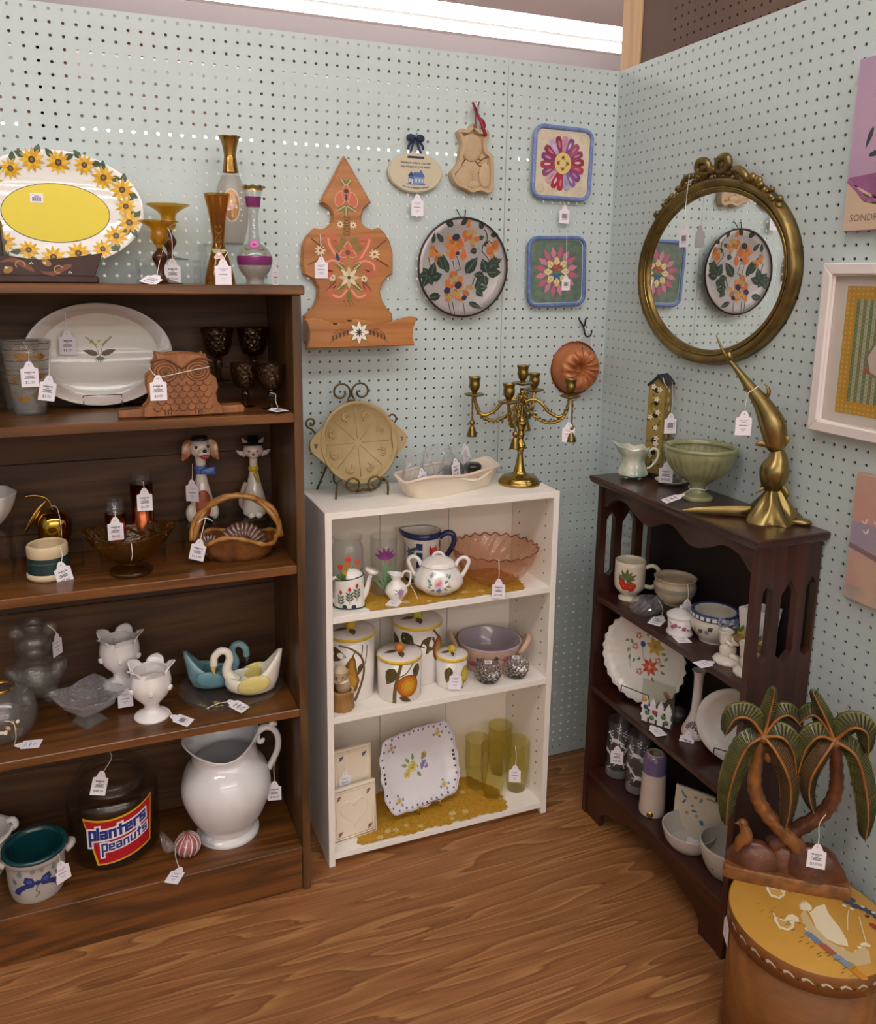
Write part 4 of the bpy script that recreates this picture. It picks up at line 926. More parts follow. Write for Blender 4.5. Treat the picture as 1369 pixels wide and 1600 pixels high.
# ================================================================ left bookcase: shelf 4
loc = (-1.5316, -.2031, S4); t = thing('painted_crock', 'grey stoneware crock with teal inside and a painted blue bow', 'crock', loc, look(*loc[:2]))
SWG = M('#b7aea6', .3, coat=.2, var='#ada49d', vs=40.); TEALG = M('#123c3e', .12, coat=.5)
pr = cat([(.052, 0), (.0565, .02), (.0585, .06), (.0595, .082), (.064, .090), (.0655, .1)], 4)
mk('body', *lathe([(0, 0)]+pr, 48), SWG, t)
mk('teal_lining', *lathe([(.0655, .099), (.0675, .1035), (.064, .108), (.058, .106), (.0555, .095), (.053, .03), (.045, .008), (0, .006)], 48), TEALG, t, label='glossy dark teal glazed lining and rim')
for s in (-1, 1): mk('handle', *tube([(s*.060, -.018, .082), (s*.072, -.008, .088), (s*.073, .004, .088), (s*.061, .016, .082)], [.006, .008, .008, .006], 10, n=4), SWG, t)
P = Paint(); BL = '#2a3570'
for s in (-1, 1):
    P.blob([(s*.003, .052), (s*.010, .066), (s*.024, .070), (s*.028, .058), (s*.022, .048), (s*.010, .046)], BL); P.strip([(s*.008, .050), (s*.026, .046), (s*.040, .036), (s*.044, .026)], (.010, .014), BL, 4)
    P.leaf(s*.035, .068, .018, .012, 1.6, '#6f8590'); P.leaf(s*.012, .075, .014, .010, 1.5+s*.5, '#7e8a80'); P.leaf(s*.045, .05, .016, .010, 2, '#5f7078')
    P.ell(s*.016, .058, .006, .005, '#4a5698')
P.ell(0, .053, .006, .006, BL); P.strip([(0, .046), (-.004, .036), (.002, .028), (-.006, .020)], .0018, '#49543f', 4)
P.put('painted_bow', on_lathe(pr), t)
tag(t, (.046, -.042, .072), (0, -.12, .35), style='soft', hang=[(.034, -.046, .106), (.044, -.05, .098), (.046, -.045, .082)])
loc = (-1.640, -.112, S4); t = thing('ceramic_basket', 'white woven ceramic basket with knotted handle at the lower left', 'basket', loc, 0)
mk('body', *lathe(vessel(cat([(.035, 0), (.042, .03), (.052, .07), (.056, .10)], 4), .005), 44, lambda a, r, z, i: (r*(1+.03*sin(7*a+z*90)), z)), PORC, t)
for k, (z, r) in enumerate(((.03, .044), (.06, .051), (.10, .057))): mk('rope_band', *tube([((r+.003)*cos(a), (r+.003)*sin(a), z+.004*sin(3*a+k)) for a in [2*pi*i/36 for i in range(36)]], .0045, 8, closed=True), PORC, t)
mk('handle_knot', *tube([(.05, 0, .09), (.066, -.006, .105), (.062, -.01, .122), (.05, -.004, .118)], .007, 8, n=4), PORC, t)
tag(t, (.022, -.142, .052), (0, 0, .1), style='code', hang=[(.02, -.056, .1), (.022, -.12, .075)])
# peanut jar
loc = (-1.3702, -.112, S4); t = thing('glass_peanut_jar', 'large lidded glass store jar with a red and yellow peanut label', 'jar', loc, look(*loc[:2]))
pr = [(.088, 0), (.097, .006), (.1005, .018), (.1015, .10), (.1015, .135), (.099, .15), (.088, .160), (.073, .164), (.073, .176)]
JG = GL('#f2f2ee', .02, 1.5)
mk('jar_body', *lathe(vessel(cat(pr, 3), .004, .008), 64), JG, t)
lid = cat([(.080, .178), (.080, .186), (.072, .196), (.05, .214), (.026, .224), (.012, .230), (.012, .236), (.022, .246), (.026, .258), (.018, .272), (0, .276)], 4)
mk('lid', *lathe([(.076, .178)]+lid, 56), JG, t, label='domed glass lid with knob')
P = Paint(); W = .155
def lab(h0, h1, top, bot, c):
    pass
def wave(x): return .014*sin((x+.01)*22)
def band(xl, xr, zb, zt, c, inset):
    mi = P._m(c); P.k += 1; b = len(P.V); n = 24
    for i in range(n+1):
        f = i/n
        for top in (0, 1):
            xa, xb = (xl+.030*(1-top), xr-.012*(1-top)); x = xa+(xb-xa)*f; P.V.append((x, (zt if top else zb)+(.010*((f-.25)*2)**2-.006 if top else .012*f-.010+.008*f*f), P.k))
    for i in range(n): P.F.append((b+2*i, b+2*i+2, b+2*i+3, b+2*i+1)); P.mi.append(mi)
band(-.083, .083, .030, .138, '#d9a51e', 0); P.k += 2; band(-.0785, .0795, .0345, .1335, '#b01826', 0); P.k += 2; K0 = P.k
G = {'p': [(0, -3, 0, 4), (0, 4, 2.4, 4), (2.4, 4, 2.4, 0), (2.4, 0, 0, 0)], 'l': [(0, 0, 0, 5.2)], 'a': [(0, 3.2, 2.2, 3.2), (2.2, 3.2, 2.2, 0), (2.2, 0, 0, 0), (0, 0, 0, 1.6), (0, 1.6, 2.2, 1.6)],
     'n': [(0, 0, 0, 3.2), (0, 3.2, 2.2, 3.2), (2.2, 3.2, 2.2, 0)], 't': [(.8, 0, .8, 4.6), (0, 3.2, 2., 3.2)], 'e': [(2.2, 0, 0, 0), (0, 0, 0, 3.2), (0, 3.2, 2.2, 3.2), (2.2, 3.2, 2.2, 1.6), (2.2, 1.6, 0, 1.6)],
     'r': [(0, 0, 0, 3.2), (0, 3.2, 1.8, 3.2)], 's': [(0, 0, 2.2, 0), (2.2, 0, 2.2, 1.6), (2.2, 1.6, 0, 1.6), (0, 1.6, 0, 3.2), (0, 3.2, 2.2, 3.2)], 'u': [(0, 3.2, 0, 0), (0, 0, 2.2, 0), (2.2, 0, 2.2, 3.2)]}
ADV = {'l': 1.45, 't': 3.3, 'r': 3.1}
def word(wd_, x, sc, zf, lwid, grow, c):
    for ch in wd_:
        for (a, b, d, e) in G[ch]:
            w = lwid/2+grow; x0, x1 = x+min(a, d)*sc-w, x+max(a, d)*sc+w; y0, y1 = min(b, e)*sc-w, max(b, e)*sc+w
            mi = P._m(c); bs = len(P.V); n = 3
            for i in range(n+1):
                xx = x0+(x1-x0)*i/n; P.V.append((xx, y0+zf(xx), P.k)); P.V.append((xx, y1+zf(xx), P.k))
            for i in range(n): P.F.append((bs+2*i, bs+2*i+2, bs+2*i+3, bs+2*i+1)); P.mi.append(mi)
        x += ADV.get(ch, 3.75)*sc
z1 = lambda x: .086+.13*(x+.05)+1.2*max(0, x+.02)**2; z2 = lambda x: .055+.13*(x+.05)+1.2*max(0, x+.02)**2
for g, c, q in ((.0042, '#e9e2e2', 2), (0, '#23307e', 5)): P.k = K0+q; word('planters', -.066, .0049, z1, .0064, g, c)
for g, c, q in ((.0034, '#e9e2e2', 3), (0, '#23307e', 6)): P.k = K0+q; word('peanuts', -.040, .0041, z2, .0042, g, c)
P.put('printed_label', on_lathe([(.1018, 0), (.1018, .2)], a0=-pi/2+.12), t, off=.0004, eps=.0001, label='red label with yellow border and blue lettering')
tag(t, (-.018, -.083, .238), (-.35, .25, -.1), price='$48.00', hang=[(.0, -.028, .256), (.004, -.05, .25), (-.01, -.075, .242)])
# striped candy
loc = (-1.215, -.2146, S4); t = thing('glass_candy', 'red and white striped glass candy in twisted clear wrapper', 'ornament', loc, .2)
mk('candy_ball', *ball((0, 0, .028), .028, .028, .028, 28, 18), M('#a3222c', .1, coat=.6), t)
st = []
for k in range(12):
    a = 2*pi*k/12; st.append(tube([(.0282*sin(q)*cos(a+.25*cos(q)), .0282*sin(q)*sin(a+.25*cos(q)), .028+.0282*cos(q)) for q in [.25+2.6*i/12 for i in range(13)]], [.0004+.0013*sin(pi*i/12) for i in range(13)], 6))
mk('white_stripes', *xf(join(*st), (0, 0, 0), (0, 0, 0)), M('#e8dcd6', .15), t, label='thin white stripes')
for s, nm in ((-1, 'wrapper_twist'), (1, 'wrapper_twist')):
    V = []; F = []; n = 18; m_ = 6
    for i in range(m_):
        u = i/(m_-1)
        for k in range(n):
            a = 2*pi*k/n; r = .005+.022*u*(1+.25*sin(5*a+u*2)); V.append((s*(.025+.03*u), r*cos(a), .030+.026*u*(1 if s < 0 else -.2)+r*sin(a)*.8*(1 if s < 0 else .7)))
    for i in range(m_-1):
        for k in range(n): F.append((i*n+k, i*n+(k+1) % n, (i+1)*n+(k+1) % n, (i+1)*n+k))
    V = [(x, y, max(z, .0015)) for x, y, z in V]
    mk(nm, V, F, FILM, t)
mk('clear_wrapper', *ball((0, 0, .0285), .0305, .0305, .0283, 20, 12), FILM, t)
tag(t, (-.03, -.038, .003), (-1.55, 0, -.75), style='soft', hang=[(-.03, -.004, .034), (-.034, -.02, .02)])
# ironstone pitcher
loc = (-1.1149, -.1553, S4); t = thing('ironstone_pitcher', 'large white ironstone pitcher with scrolled handle', 'pitcher', loc, look(*loc[:2]))
pr = cat([(.0744, 0), (.0735, .008), (.0665, .016), (.068, .024), (.084, .055), (.101, .10), (.1045, .135), (.094, .168), (.075, .196), (.070, .212), (.074, .232)], 5)
def pit(a, r, z, i):
    k = max(0, min(1, (z-.19)/.042)); sp = max(0, -cos(a))**3; hb = max(0, cos(a))**2
    lob = 1+.022*abs(sin(3*a))*(.03 < z < .19)*min(1, (z-.03)/.03)
    return (r*lob*(1+.34*k*sp+.08*k*hb), z+k*(.016*sp+.03*hb-.012*sin(a)**2))
mk('body', *lathe(vessel(pr, .004, .01), 72, pit), M('#e0dddc', .04, coat=.8), t)
mk('handle', *tube([(.074, 0, .246), (.092, 0, .258), (.112, 0, .252), (.124, 0, .228), (.122, 0, .195), (.108, 0, .165), (.100, 0, .150)], [.009, .0085, .0075, .0075, .0075, .0075, .009], 12, n=6), M('#e0dddc', .04, coat=.8), t)
mk('handle_scroll', *tube([(.079, 0, .243), (.078, 0, .226), (.086, 0, .222), (.090, 0, .230)], [.004, .006, .006, .004], 10, n=4), M('#e0dddc', .04, coat=.8), t)
mk('handle_thumb_rest', *tube([(.100, 0, .258), (.112, 0, .266), (.122, 0, .262)], [.004, .007, .004], 10, n=4), M('#e0dddc', .04, coat=.8), t)
tag(t, (.112, -.012, .115), (0, 0, -.1), price='$48.00', hang=[(.118, -.008, .172), (.112, -.012, .16), (.112, -.013, .13)])
# ================================================================ back wall
def wallthing(n, label, cat_, x, z, group=None): return thing(n, label, cat_, (x, 0, z), 0, group)
RW = WOOD('#9c5e2b', '#b87a3f', 0, 5., .4, '#ab6d34', coat=.15)
rb = [(-.7701, 1.71), (-.7043, 1.6069), (-.7114, 1.6007), (-.7243, 1.5883), (-.7291, 1.5733), (-.7276, 1.5585), (-.718, 1.5483), (-.7018, 1.5428), (-.6838, 1.5488), (-.669, 1.5363), (-.6557, 1.5154), (-.6483, 1.4881), (-.6481, 1.4388), (-.6622, 1.4309), (-.6754, 1.4138), (-.6814, 1.3952), (-.6754, 1.3734), (-.6619, 1.353), (-.6491, 1.342), (-.649, 1.273), (-.8727, 1.273), (-.8725, 1.3386), (-.8535, 1.3537), (-.8405, 1.3794), (-.8386, 1.4035), (-.8493, 1.423), (-.8724, 1.4347), (-.8765, 1.4598), (-.8743, 1.501), (-.8631, 1.5248), (-.8443, 1.5429), (-.8289, 1.5404), (-.8164, 1.5437), (-.8038, 1.5559), (-.8004, 1.5736), (-.805, 1.5852), (-.8189, 1.5963), (-.8312, 1.6001)]
BX, BZ = -.761, 1.268
t = wallthing('wall_pocket', 'rosemaled wooden wall pocket with pointed back and curved front', 'wall pocket', BX, BZ)
V, F = slab([(x-BX, z-BZ) for x, z in rb], -.004, -.020, .004); mk('back_board', V, F, RW, t, smooth=False)
rf = [(-.8889, 1.3328), (-.861, 1.3355), (-.8427, 1.331), (-.8181, 1.3218), (-.7963, 1.3231), (-.7648, 1.3318), (-.7362, 1.3286), (-.704, 1.3207), (-.6715, 1.325), (-.6452, 1.334), (-.6254, 1.3384), (-.608, 1.3352), (-.6178, 1.3106), (-.6196, 1.2889), (-.6141, 1.267), (-.885, 1.2648), (-.8786, 1.284), (-.8774, 1.3018), (-.881, 1.3195)]
V, F = slab([(x-BX, z-BZ) for x, z in rf], -.073, -.085, .0025); mk('front_board', V, F, RW, t, smooth=False)
mk('pocket_floor', *box(-.110, .118, -.073, -.020, .000, .010), RW, t, smooth=False)
for x in (-.116, .110): mk('pocket_side', *box(x, x+.009, -.073, -.020, .010, .055), RW, t, smooth=False)
P = Paint(); SAL = '#c2694a'; SAL2 = '#dd9a78'; OLV = '#7c7434'; CRM = '#e2d2ae'; DK = '#4a3424'
def qx(x): return -.8769+ (x-10)/712*.2286-BX
def qz(y): return 1.71-(y-15)/1295*.386-BZ
for s, a in ((1, .6), (-1, 2.5)): P.leaf(qx(350), qz(250), .024, .015, a+.3*(s > 0)-.3*(s < 0), OLV, CRM)
for x, y, w, h, an in ((305, 345, .017, .011, 1.2), (400, 350, .017, .011, 1.9), (352, 300, .018, .009, 1.57)): P.ell(qx(x), qz(y), w*1.12, h*1.18, SAL2, an); P.ell(qx(x), qz(y), w, h, SAL, an)
P.ell(qx(352), qz(285), .006, .005, '#3a3030'); P.ell(qx(352), qz(335), .0025, .009, '#3a3030')
for a in (-2.6, -.5, -1.57): P.leaf(qx(350), qz(395), .030, .014, a, OLV, CRM)
P.strip([(qx(345), qz(470)), (qx(355), qz(640))], .016, M('#a5713c', .5)); 
for k in range(7): P.strip([(qx(330), qz(480+22*k)), (qx(380), qz(495+22*k))], .0012, DK); P.strip([(qx(380), qz(480+22*k)), (qx(330), qz(495+22*k))], .0012, DK)
for x, y, s in ((303, 543, .009), (405, 545, .009), (150, 748, .013), (572, 770, .013), (240, 960, .009), (487, 967, .009)): P.petals(qx(x), qz(y), s, 9, CRM, '#b04a3c', .42)
for s in (-1, 1):
    mx = lambda x: 370+s*(x-370)
    P.strip([(qx(mx(400)), qz(880)), (qx(mx(460)), qz(800)), (qx(mx(510)), qz(720)), (qx(mx(540)), qz(660)), (qx(mx(500)), qz(632)), (qx(mx(465)), qz(670)), (qx(mx(490)), qz(695))], (.019, .011), SAL, 6); P.strip([(qx(mx(410)), qz(868)), (qx(mx(470)), qz(790)), (qx(mx(520)), qz(700)), (qx(mx(530)), qz(650))], .005, SAL2, 5)
    P.strip([(qx(mx(400)), qz(870)), (qx(mx(480)), qz(830)), (qx(mx(560)), qz(840)), (qx(mx(585)), qz(900)), (qx(mx(540)), qz(940)), (qx(mx(505)), qz(905)), (qx(mx(530)), qz(885))], (.016, .013), SAL, 6); P.strip([(qx(mx(410)), qz(862)), (qx(mx(490)), qz(825)), (qx(mx(560)), qz(850)), (qx(mx(570)), qz(900))], .005, SAL2, 5)
    P.strip([(qx(mx(380)), qz(1050)), (qx(mx(430)), qz(1120)), (qx(mx(500)), qz(1110)), (qx(mx(525)), qz(1050)), (qx(mx(480)), qz(1020)), (qx(mx(470)), qz(1060))], (.013, .013), SAL, 6); P.strip([(qx(mx(385)), qz(1055)), (qx(mx(440)), qz(1115)), (qx(mx(500)), qz(1095))], .005, SAL2, 5)
    P.leaf(qx(mx(400)), qz(900), .030, .016, pi/2-s*.9, OLV, CRM); P.leaf(qx(mx(400)), qz(1000), .03, .016, -pi/2+s*.9, OLV, CRM)
    P.leaf(qx(mx(395)), qz(690), .02, .015, pi/2-s*.7, OLV); P.leaf(qx(mx(420)), qz(730), .022, .013, s*.2+(pi if s < 0 else 0), OLV)
    for k in range(7): P.leaf(qx(mx(560+14*k)), qz(740-12*k), .007, .003, .6 if s > 0 else 2.5, DK); P.leaf(qx(mx(570+16*k)), qz(800+9*k), .007, .003, -.4 if s > 0 else 3.5, DK)
    for k in range(4): P.strip([(qx(mx(470)), qz(990)), (qx(mx(520+10*k)), qz(1000+22*k))], .0009, DK)
for a in (1.57, 3.6, -.45): P.leaf(qx(360)+.002*cos(a), qz(755)+.002*sin(a), .024, .021, a, SAL2); P.leaf(qx(360)+.002*cos(a), qz(755)+.002*sin(a), .021, .016, a, SAL)
P.ell(qx(360), qz(762), .006, .006, '#7a3a34'); P.leaf(qx(290), qz(830), .022, .010, 1.9, '#3a3c5c')
P.petals(qx(368), qz(958), .026, 8, CRM, '#4a4038', .40, rc=.17, c3='#cdbd92')
P.leaf(qx(368), qz(1060), .03, .014, -1.57, OLV); 
for k in range(9): P.ell(qx(330+10*k), qz(1150+18*(k % 3)), .001, .002, DK, n=6)
P.put('rosemaled_flowers', on_front(-.020), t, off=.0003, eps=.00002)
P = Paint(); fx, fz = .004, .033
for s in (-1, 1):
    for q in (.8, -.8): P.leaf(fx, fz, .032, .016, (0 if s > 0 else pi)+s*q, OLV, '#a89a50')
    for j in range(3):
        P.strip([(fx+s*.02, fz), (fx+s*.045, fz+.008-.006*j), (fx+s*(.064+.004*j), fz-.004-.010*j)], .0011, DK, 4)
        for k in range(5): P.leaf(fx+s*(.026+.009*k), fz+.006-.004*j-.003*k, .007, .003, -.8 if s > 0 else 3.9, DK)
P.petals(fx, fz, .024, 8, '#efe9d8', None, .46); P.petals(fx, fz, .010, 8, '#2c2420', '#2c2420', .3); P.put('painted_daisy', on_front(-.085), t, off=.0003, eps=.00002)
mk('wire_clip', *join(box(-.058, -.050, -.086, -.072, .052, .055), box(-.022, -.014, -.086, -.072, .059, .062)), IRON, t, smooth=False)
tag(t, (-.070, -.024, .205), (0, 0, 0), style='soft', hang=[(-.071, -.012, .275), (-.071, -.023, .25)])
# oval plaque
PX, PZ = -.589, 1.6815; PLQ = M('#c8bda2', .35, coat=.2)
t = wallthing('oval_plaque', 'small oval stoneware plaque with a blue house and printed saying', 'plaque', PX, PZ)
o = [(.0705*cos(a), .0475*sin(a)) for a in [2*pi*k/48 for k in range(48)]]
V, F = slab(o, -.003, -.016, .003); mk('plaque_body', V, F, PLQ, t, smooth=False)
P = Paint(); NV = '#2e3a5c'
P.rect(-.022, .022, .033, .0385, '#3a3648')
P.text('Home is where you can', 0, .0205, .0082, NV, bold=.00012); P.text('say whatever you want.', 0, .0115, .0082, NV, bold=.00012)
P.text('No one is listening anyway!', 0, -.0375, .0062, NV, curve=lambda x: 3.5*x*x*.9, bold=.00015)
HB = '#4a66a0'
P.rect(-.019, -.006, -.026, -.008, HB); P.blob([(-.021, -.008), (-.012, .003), (-.004, -.008)], NV, 1); P.rect(-.006, .022, -.026, -.010, '#7f93b8'); P.blob([(-.008, -.010), (-.006, .001), (.018, .001), (.024, -.010)], HB, 1)
for x in (-.0155, .001, .010, .017): P.rect(x-.002, x+.002, -.022, -.014, '#d8d4c8'); 
P.rect(-.0115, -.008, -.026, -.015, '#d8d4c8'); P.rect(.012, .015, .001, .006, NV); P.strip([(-.024, -.027), (.026, -.027)], .002, HB)
P.put('printed_saying', on_front(-.016), t, off=.0003, eps=.00002)
RIB = M('#2a3450', .7)
for s in (-1, 1): mk('ribbon', *tube([(s*.020, -.014, .036), (s*.009, -.012, .058), (s*.002, -.012, .082)], .0028, 6, n=4, flat=.3), RIB, t)
mk('ribbon_bow', *join(*[ball((s*.012, -.012, .081), .012, .006, .009) for s in (-1, 1)], *[tube([(0, -.012, .08), (s*.016, -.014, .066), (s*.020, -.014, .054)], .003, 6, n=3, flat=.3) for s in (-1, 1)]), M('#2a3450', .8, bump=1., nscale=300.), t)
mk('peg_hook', *tube([(0, .0, .088), (0, -.016, .088), (0, -.020, .080), (0, -.019, .092)], .0018, 6), STEEL, t)
tag(t, (.004, -.018, -.055), (0, 0, 0), style='soft', hang=[(.003, -.006, -.044), (.004, -.016, -.05)])
# bear cookie mould
bm = [(-.4397, 1.8063), (-.4533, 1.792), (-.47, 1.792), (-.4809, 1.7828), (-.4751, 1.7712), (-.4692, 1.7547), (-.4743, 1.7326), (-.4767, 1.713), (-.4848, 1.7004), (-.497, 1.6875), (-.4926, 1.6706), (-.4783, 1.6542), (-.4556, 1.6479), (-.4384, 1.64), (-.4157, 1.646), (-.3954, 1.6407), (-.3812, 1.6489), (-.3792, 1.679), (-.3801, 1.7088), (-.3837, 1.7333), (-.3984, 1.7447), (-.4018, 1.764), (-.3951, 1.7767), (-.3969, 1.7912), (-.4084, 1.794), (-.4196, 1.792), (-.4311, 1.8009)]
t = wallthing('cookie_mould', 'tan stoneware teddy bear cookie mould hung on a red ribbon', 'cookie mould', -.436, 1.72)
TAN = M('#b99e7c', .55, var='#c3a988', vs=30.)
o = cat([(x+.436, z-1.72) for x, z in bm], 4, True); n = len(o); r1 = offset(o, .002); r2 = offset(o, .009); r3 = offset(o, .012)
V = [(x, -.003, z) for x, z in o]+[(x, -.020, z) for x, z in o]+[(x, -.0225, z) for x, z in r1]+[(x, -.0225, z) for x, z in r2]+[(x, -.012, z) for x, z in r3]
F = [(i*n+k, (i+1)*n+k, (i+1)*n+(k+1) % n, i*n+(k+1) % n) for i in range(4) for k in range(n)]+[tuple(range(n))[::-1], tuple(4*n+k for k in range(n))]
mk('mould_body', V, F, TAN, t, smooth='auto')
rel = [ball((-.024, -.013, -.042), .026, .005, .026), ball((.036, -.013, -.035), .019, .005, .030), ball((-.004, -.013, .030), .030, .006, .034), ball((.004, -.013, -.058), .018, .004, .010)]
for b_ in rel: mk('relief', *b_, TAN, t)
mk('relief_line', *join(tube([(.002, -.0125, .010), (.014, -.014, .006), (.022, -.014, .001), (.030, -.014, .006), (.046, -.0125, .010)], .0015, 6), tube([(.006, -.0135, .002), (.012, -.014, -.006), (.02, -.014, -.004)], .0014, 6), tube([(.016, -.0135, -.028), (.03, -.014, -.042), (.043, -.0135, -.05)], .0014, 6), tube([(.004, -.0132, .012), (.010, -.0135, -.004), (.018, -.0135, -.012), (.040, -.0135, -.012), (.044, -.0132, .008)], .0012, 6)), M('#8d7352', .6), t)
RR = M('#8e1a34', .5)
for nm, pts, w in (('ribbon', [(.002, -.024, .075), (.004, -.018, .10), (.006, -.016, .116)], .004), ('ribbon', [(.006, -.018, .112), (.016, -.024, .09), (.024, -.026, .07), (.030, -.025, .058)], .0038), ('ribbon_tail', [(.006, -.016, .114), (.0, -.018, .126), (-.006, -.018, .136)], .0042), ('ribbon_tail', [(.006, -.016, .114), (.010, -.018, .126), (.012, -.018, .138)], .0042), ('ribbon', [(.008, -.02, .10), (.022, -.022, .094), (.028, -.02, .08), (.018, -.02, .078)], .0032)):
    mk(nm, *tube(pts, w, 6, n=4, flat=.25), RR, t)
mk('peg_hook', *tube([(.006, 0, .122), (.006, -.022, .122), (.006, -.026, .112), (.006, -.025, .130)], .002, 6), STEEL, t)
tag(t, (-.013, -.012, .118), (0, 0, 1.25), style='sticker', scale=.8)
# cloisonne plate
t = wallthing('cloisonne_plate', 'round silver cloisonne plate with orange flowers and green leaves', 'plate', -.461, 1.457)
R = .1225; pf = [(0, .016), (.5, .017), (.85, .021), (1, .026)]
V, F = dish(R, R, pf, .004, 64); mk('plate', V, F, M('#b9b2b0', .25, .35, var='#a8a2a2', vs=18., bump=.25, nscale=60.), t)
mk('plate_rim', *stand(tuple(lathe([(R-.001, .024), (R+.0025, .025), (R+.002, .029), (R-.002, .028)], 64))), M('#3a2c28', .4, .5), t)
P = Paint()
def ux(x): return (x-710)/573*.1225*1.0
def uz(y): return (825-y)/650*.1225
GRN = '#24352a'; ORG = ['#b9652f', '#c07838', '#a8642f', '#b08a50']
def ivy(x, y, s, a):
    for d, l in ((0, 1.), (.95, .8), (-.95, .8)): P.leaf(x, y, .04*s*l, .024*s, a+d, GRN, '#51604f')
for x, y, s, a in ((300, 980, 1.1, 1.3), (270, 930, .9, 4.2), (1040, 890, 1.2, 1.0), (1000, 930, .9, 4.0), (900, 1120, .8, .2), (1110, 770, .7, .5)): ivy(ux(x), uz(y), s, a)
for x, y, l, w, a in ((470, 860, .055, .022, 2.0), (530, 900, .05, .02, 1.9), (760, 900, .052, .030, .9), (460, 500, .03, .014, 2.3), (320, 520, .028, .012, 1.4), (430, 1200, .04, .022, 3.3), (580, 280, .026, .018, 2.8), (680, 270, .026, .014, .8), (960, 310, .02, .014, 2.2), (1060, 390, .022, .014, .1), (980, 410, .02, .012, 3.6), (900, 590, .02, .018, 3.4), (1030, 540, .014, .014, 2.), (800, 1290, .04, .016, -.4)): P.leaf(ux(x), uz(y), l, w, a, GRN, '#51604f')
for pts in ([(1080, 770), (1040, 690), (970, 600), (990, 500), (1050, 470), (1090, 510)], [(1020, 470), (1020, 390), (980, 320)], [(850, 1050), (880, 960), (950, 900)], [(690, 850), (650, 700), (630, 680)], [(610, 850), (590, 740)], [(590, 1290), (610, 1460)], [(530, 1280), (560, 1440)], [(730, 1300), (745, 1450)], [(300, 830), (270, 700)], [(590, 890), (690, 850)]): P.strip([(ux(a), uz(b)) for a, b in pts], .0022, '#3a322e', 4)
random.seed(11)
for cx_, cy_, r, n in ((700, 480, .038, 17), (780, 380, .030, 10), (660, 1080, .038, 20), (350, 650, .016, 6), (1110, 590, .016, 7), (570, 560, .018, 6), (610, 1220, .020, 7)):
    for k in range(n):
        a = random.uniform(0, 6.28); q = random.uniform(.1, .95)*r; P.ell(ux(cx_)+q*cos(a), uz(cy_)+q*sin(a), random.uniform(.006, .013), random.uniform(.005, .009), random.choice(ORG), a, n=9)
for x, y, r in ((620, 430, .011), (665, 1060, .011), (520, 1130, .010), (650, 640, .006), (740, 1230, .008)): P.ell(ux(x), uz(y), r, r*.8, '#262a44', .5, n=10)
for x, y in ((570, 680), (715, 690)): P.leaf(ux(x), uz(y+40), .03, .018, 1.4, '#c8662e')
P.put('enamel_flowers', dishmap(R, R, pf, 0), t, off=.0003, eps=.000015)
for s in (-1, 1): mk('hanger_wire', *tube([(s*.004, -.018, .120), (s*.012, -.006, .142), (s*.0125, .002, .143)], .0013, 6), BLACKW, t)
# two square trivets
def rrect(w, h, r, n=6): return [(sx*(w-r)+r*cos(a0+k*pi/2/n), sz*(h-r)+r*sin(a0+k*pi/2/n)) for sx, sz, a0 in ((1, 1, 0), (-1, 1, pi/2), (-1, -1, pi), (1, -1, 3*pi/2)) for k in range(n+1)]
BLU = M('#6478b0', .3, coat=.3, var='#7d92c4', vs=60., bump=.5, nscale=150.); BLU2 = M('#4f6698', .3, coat=.3, var='#6a80b4', vs=60., bump=.5, nscale=150.)
def trivet(x, z, label, rim, field, roll):
    t = thing('trivet', label, 'trivet', (x, 0, z), 0, 'square quilt trivets on the wall', ry=roll)
    w, h = .0895, .0925
    V, F = slab(rrect(w-.008, h-.008, .022), -.003, -.014); mk('field', V, F, field, t, smooth=False)
    mk('rim', *tube([(p[0], -.015, p[1]) for p in rrect(w-.005, h-.005, .024, 8)], [.0052+.0006*(k % 2) for k in range(36)], 8, closed=True), rim, t); return t
t = trivet(-.178, 1.727, 'square trivet with a red and purple petal quilt ring', BLU, M('#d8ccb4', .35, coat=.2, var='#cdbfa6', vs=50.), .02)
P = Paint(); cols = ['#9c3040', '#8a3f70', '#a3506a', '#7d4a88', '#c08aa0', '#8f2f4a', '#b8a0c0', '#94304a', '#7a3a70', '#a83a48', '#8a4a78', '#c9a0a8', '#a82c3c', '#b03040', '#9aa6c8', '#8a5a98', '#804488', '#b04058']
for k in range(18):
    a = 2*pi*k/18+.1; P.blob([(.022*cos(a-.17), .022*sin(a-.17)), (.055*cos(a-.17), .058*sin(a-.17)), (.064*cos(a-.11), .067*sin(a-.11)), (.066*cos(a), .069*sin(a)), (.064*cos(a+.11), .067*sin(a+.11)), (.055*cos(a+.17), .058*sin(a+.17)), (.022*cos(a+.17), .022*sin(a+.17))], cols[k], 1)
    P.ell(.046*cos(a), .049*sin(a), .010, .0032, M('#c07a90' if k % 3 else '#d0b8d0', .4), a, n=8)
P.ell(0, 0, .0265, .029, '#8a4a50', n=24); P.ell(0, 0, .025, .0275, '#d8c078', n=24)
for k in range(4): P.ell(.014*cos(k*pi/2), .015*sin(k*pi/2), .0042, .0042, '#a83038', n=8)
for k in range(8): P.leaf(.009*cos(k*pi/4+.4), .009*sin(k*pi/4+.4), .006, .003, k*.8, '#5f8060')
for sx in (-1, 1):
    for sz in (-1, 1): P.strip([(sx*(.062+.010*cos(a)), sz*(.066+.010*sin(a))) for a in [k*.6 for k in range(9)]], .0014, '#bba98a', 2)
P.put('quilt_petals', on_front(-.014), t, off=.0003, eps=.00003)
tag(t, (.014, -.016, -.108), (0, 0, 0), style='code', hang=[(.012, -.006, -.09), (.014, -.015, -.10)], scale=.92)
t = trivet(-.182, 1.450, 'square trivet with a pink star quilt and flower bouquet', BLU2, M('#556a5c', .35, coat=.2, var='#6a7d6c', vs=60.), -.03)
P = Paint()
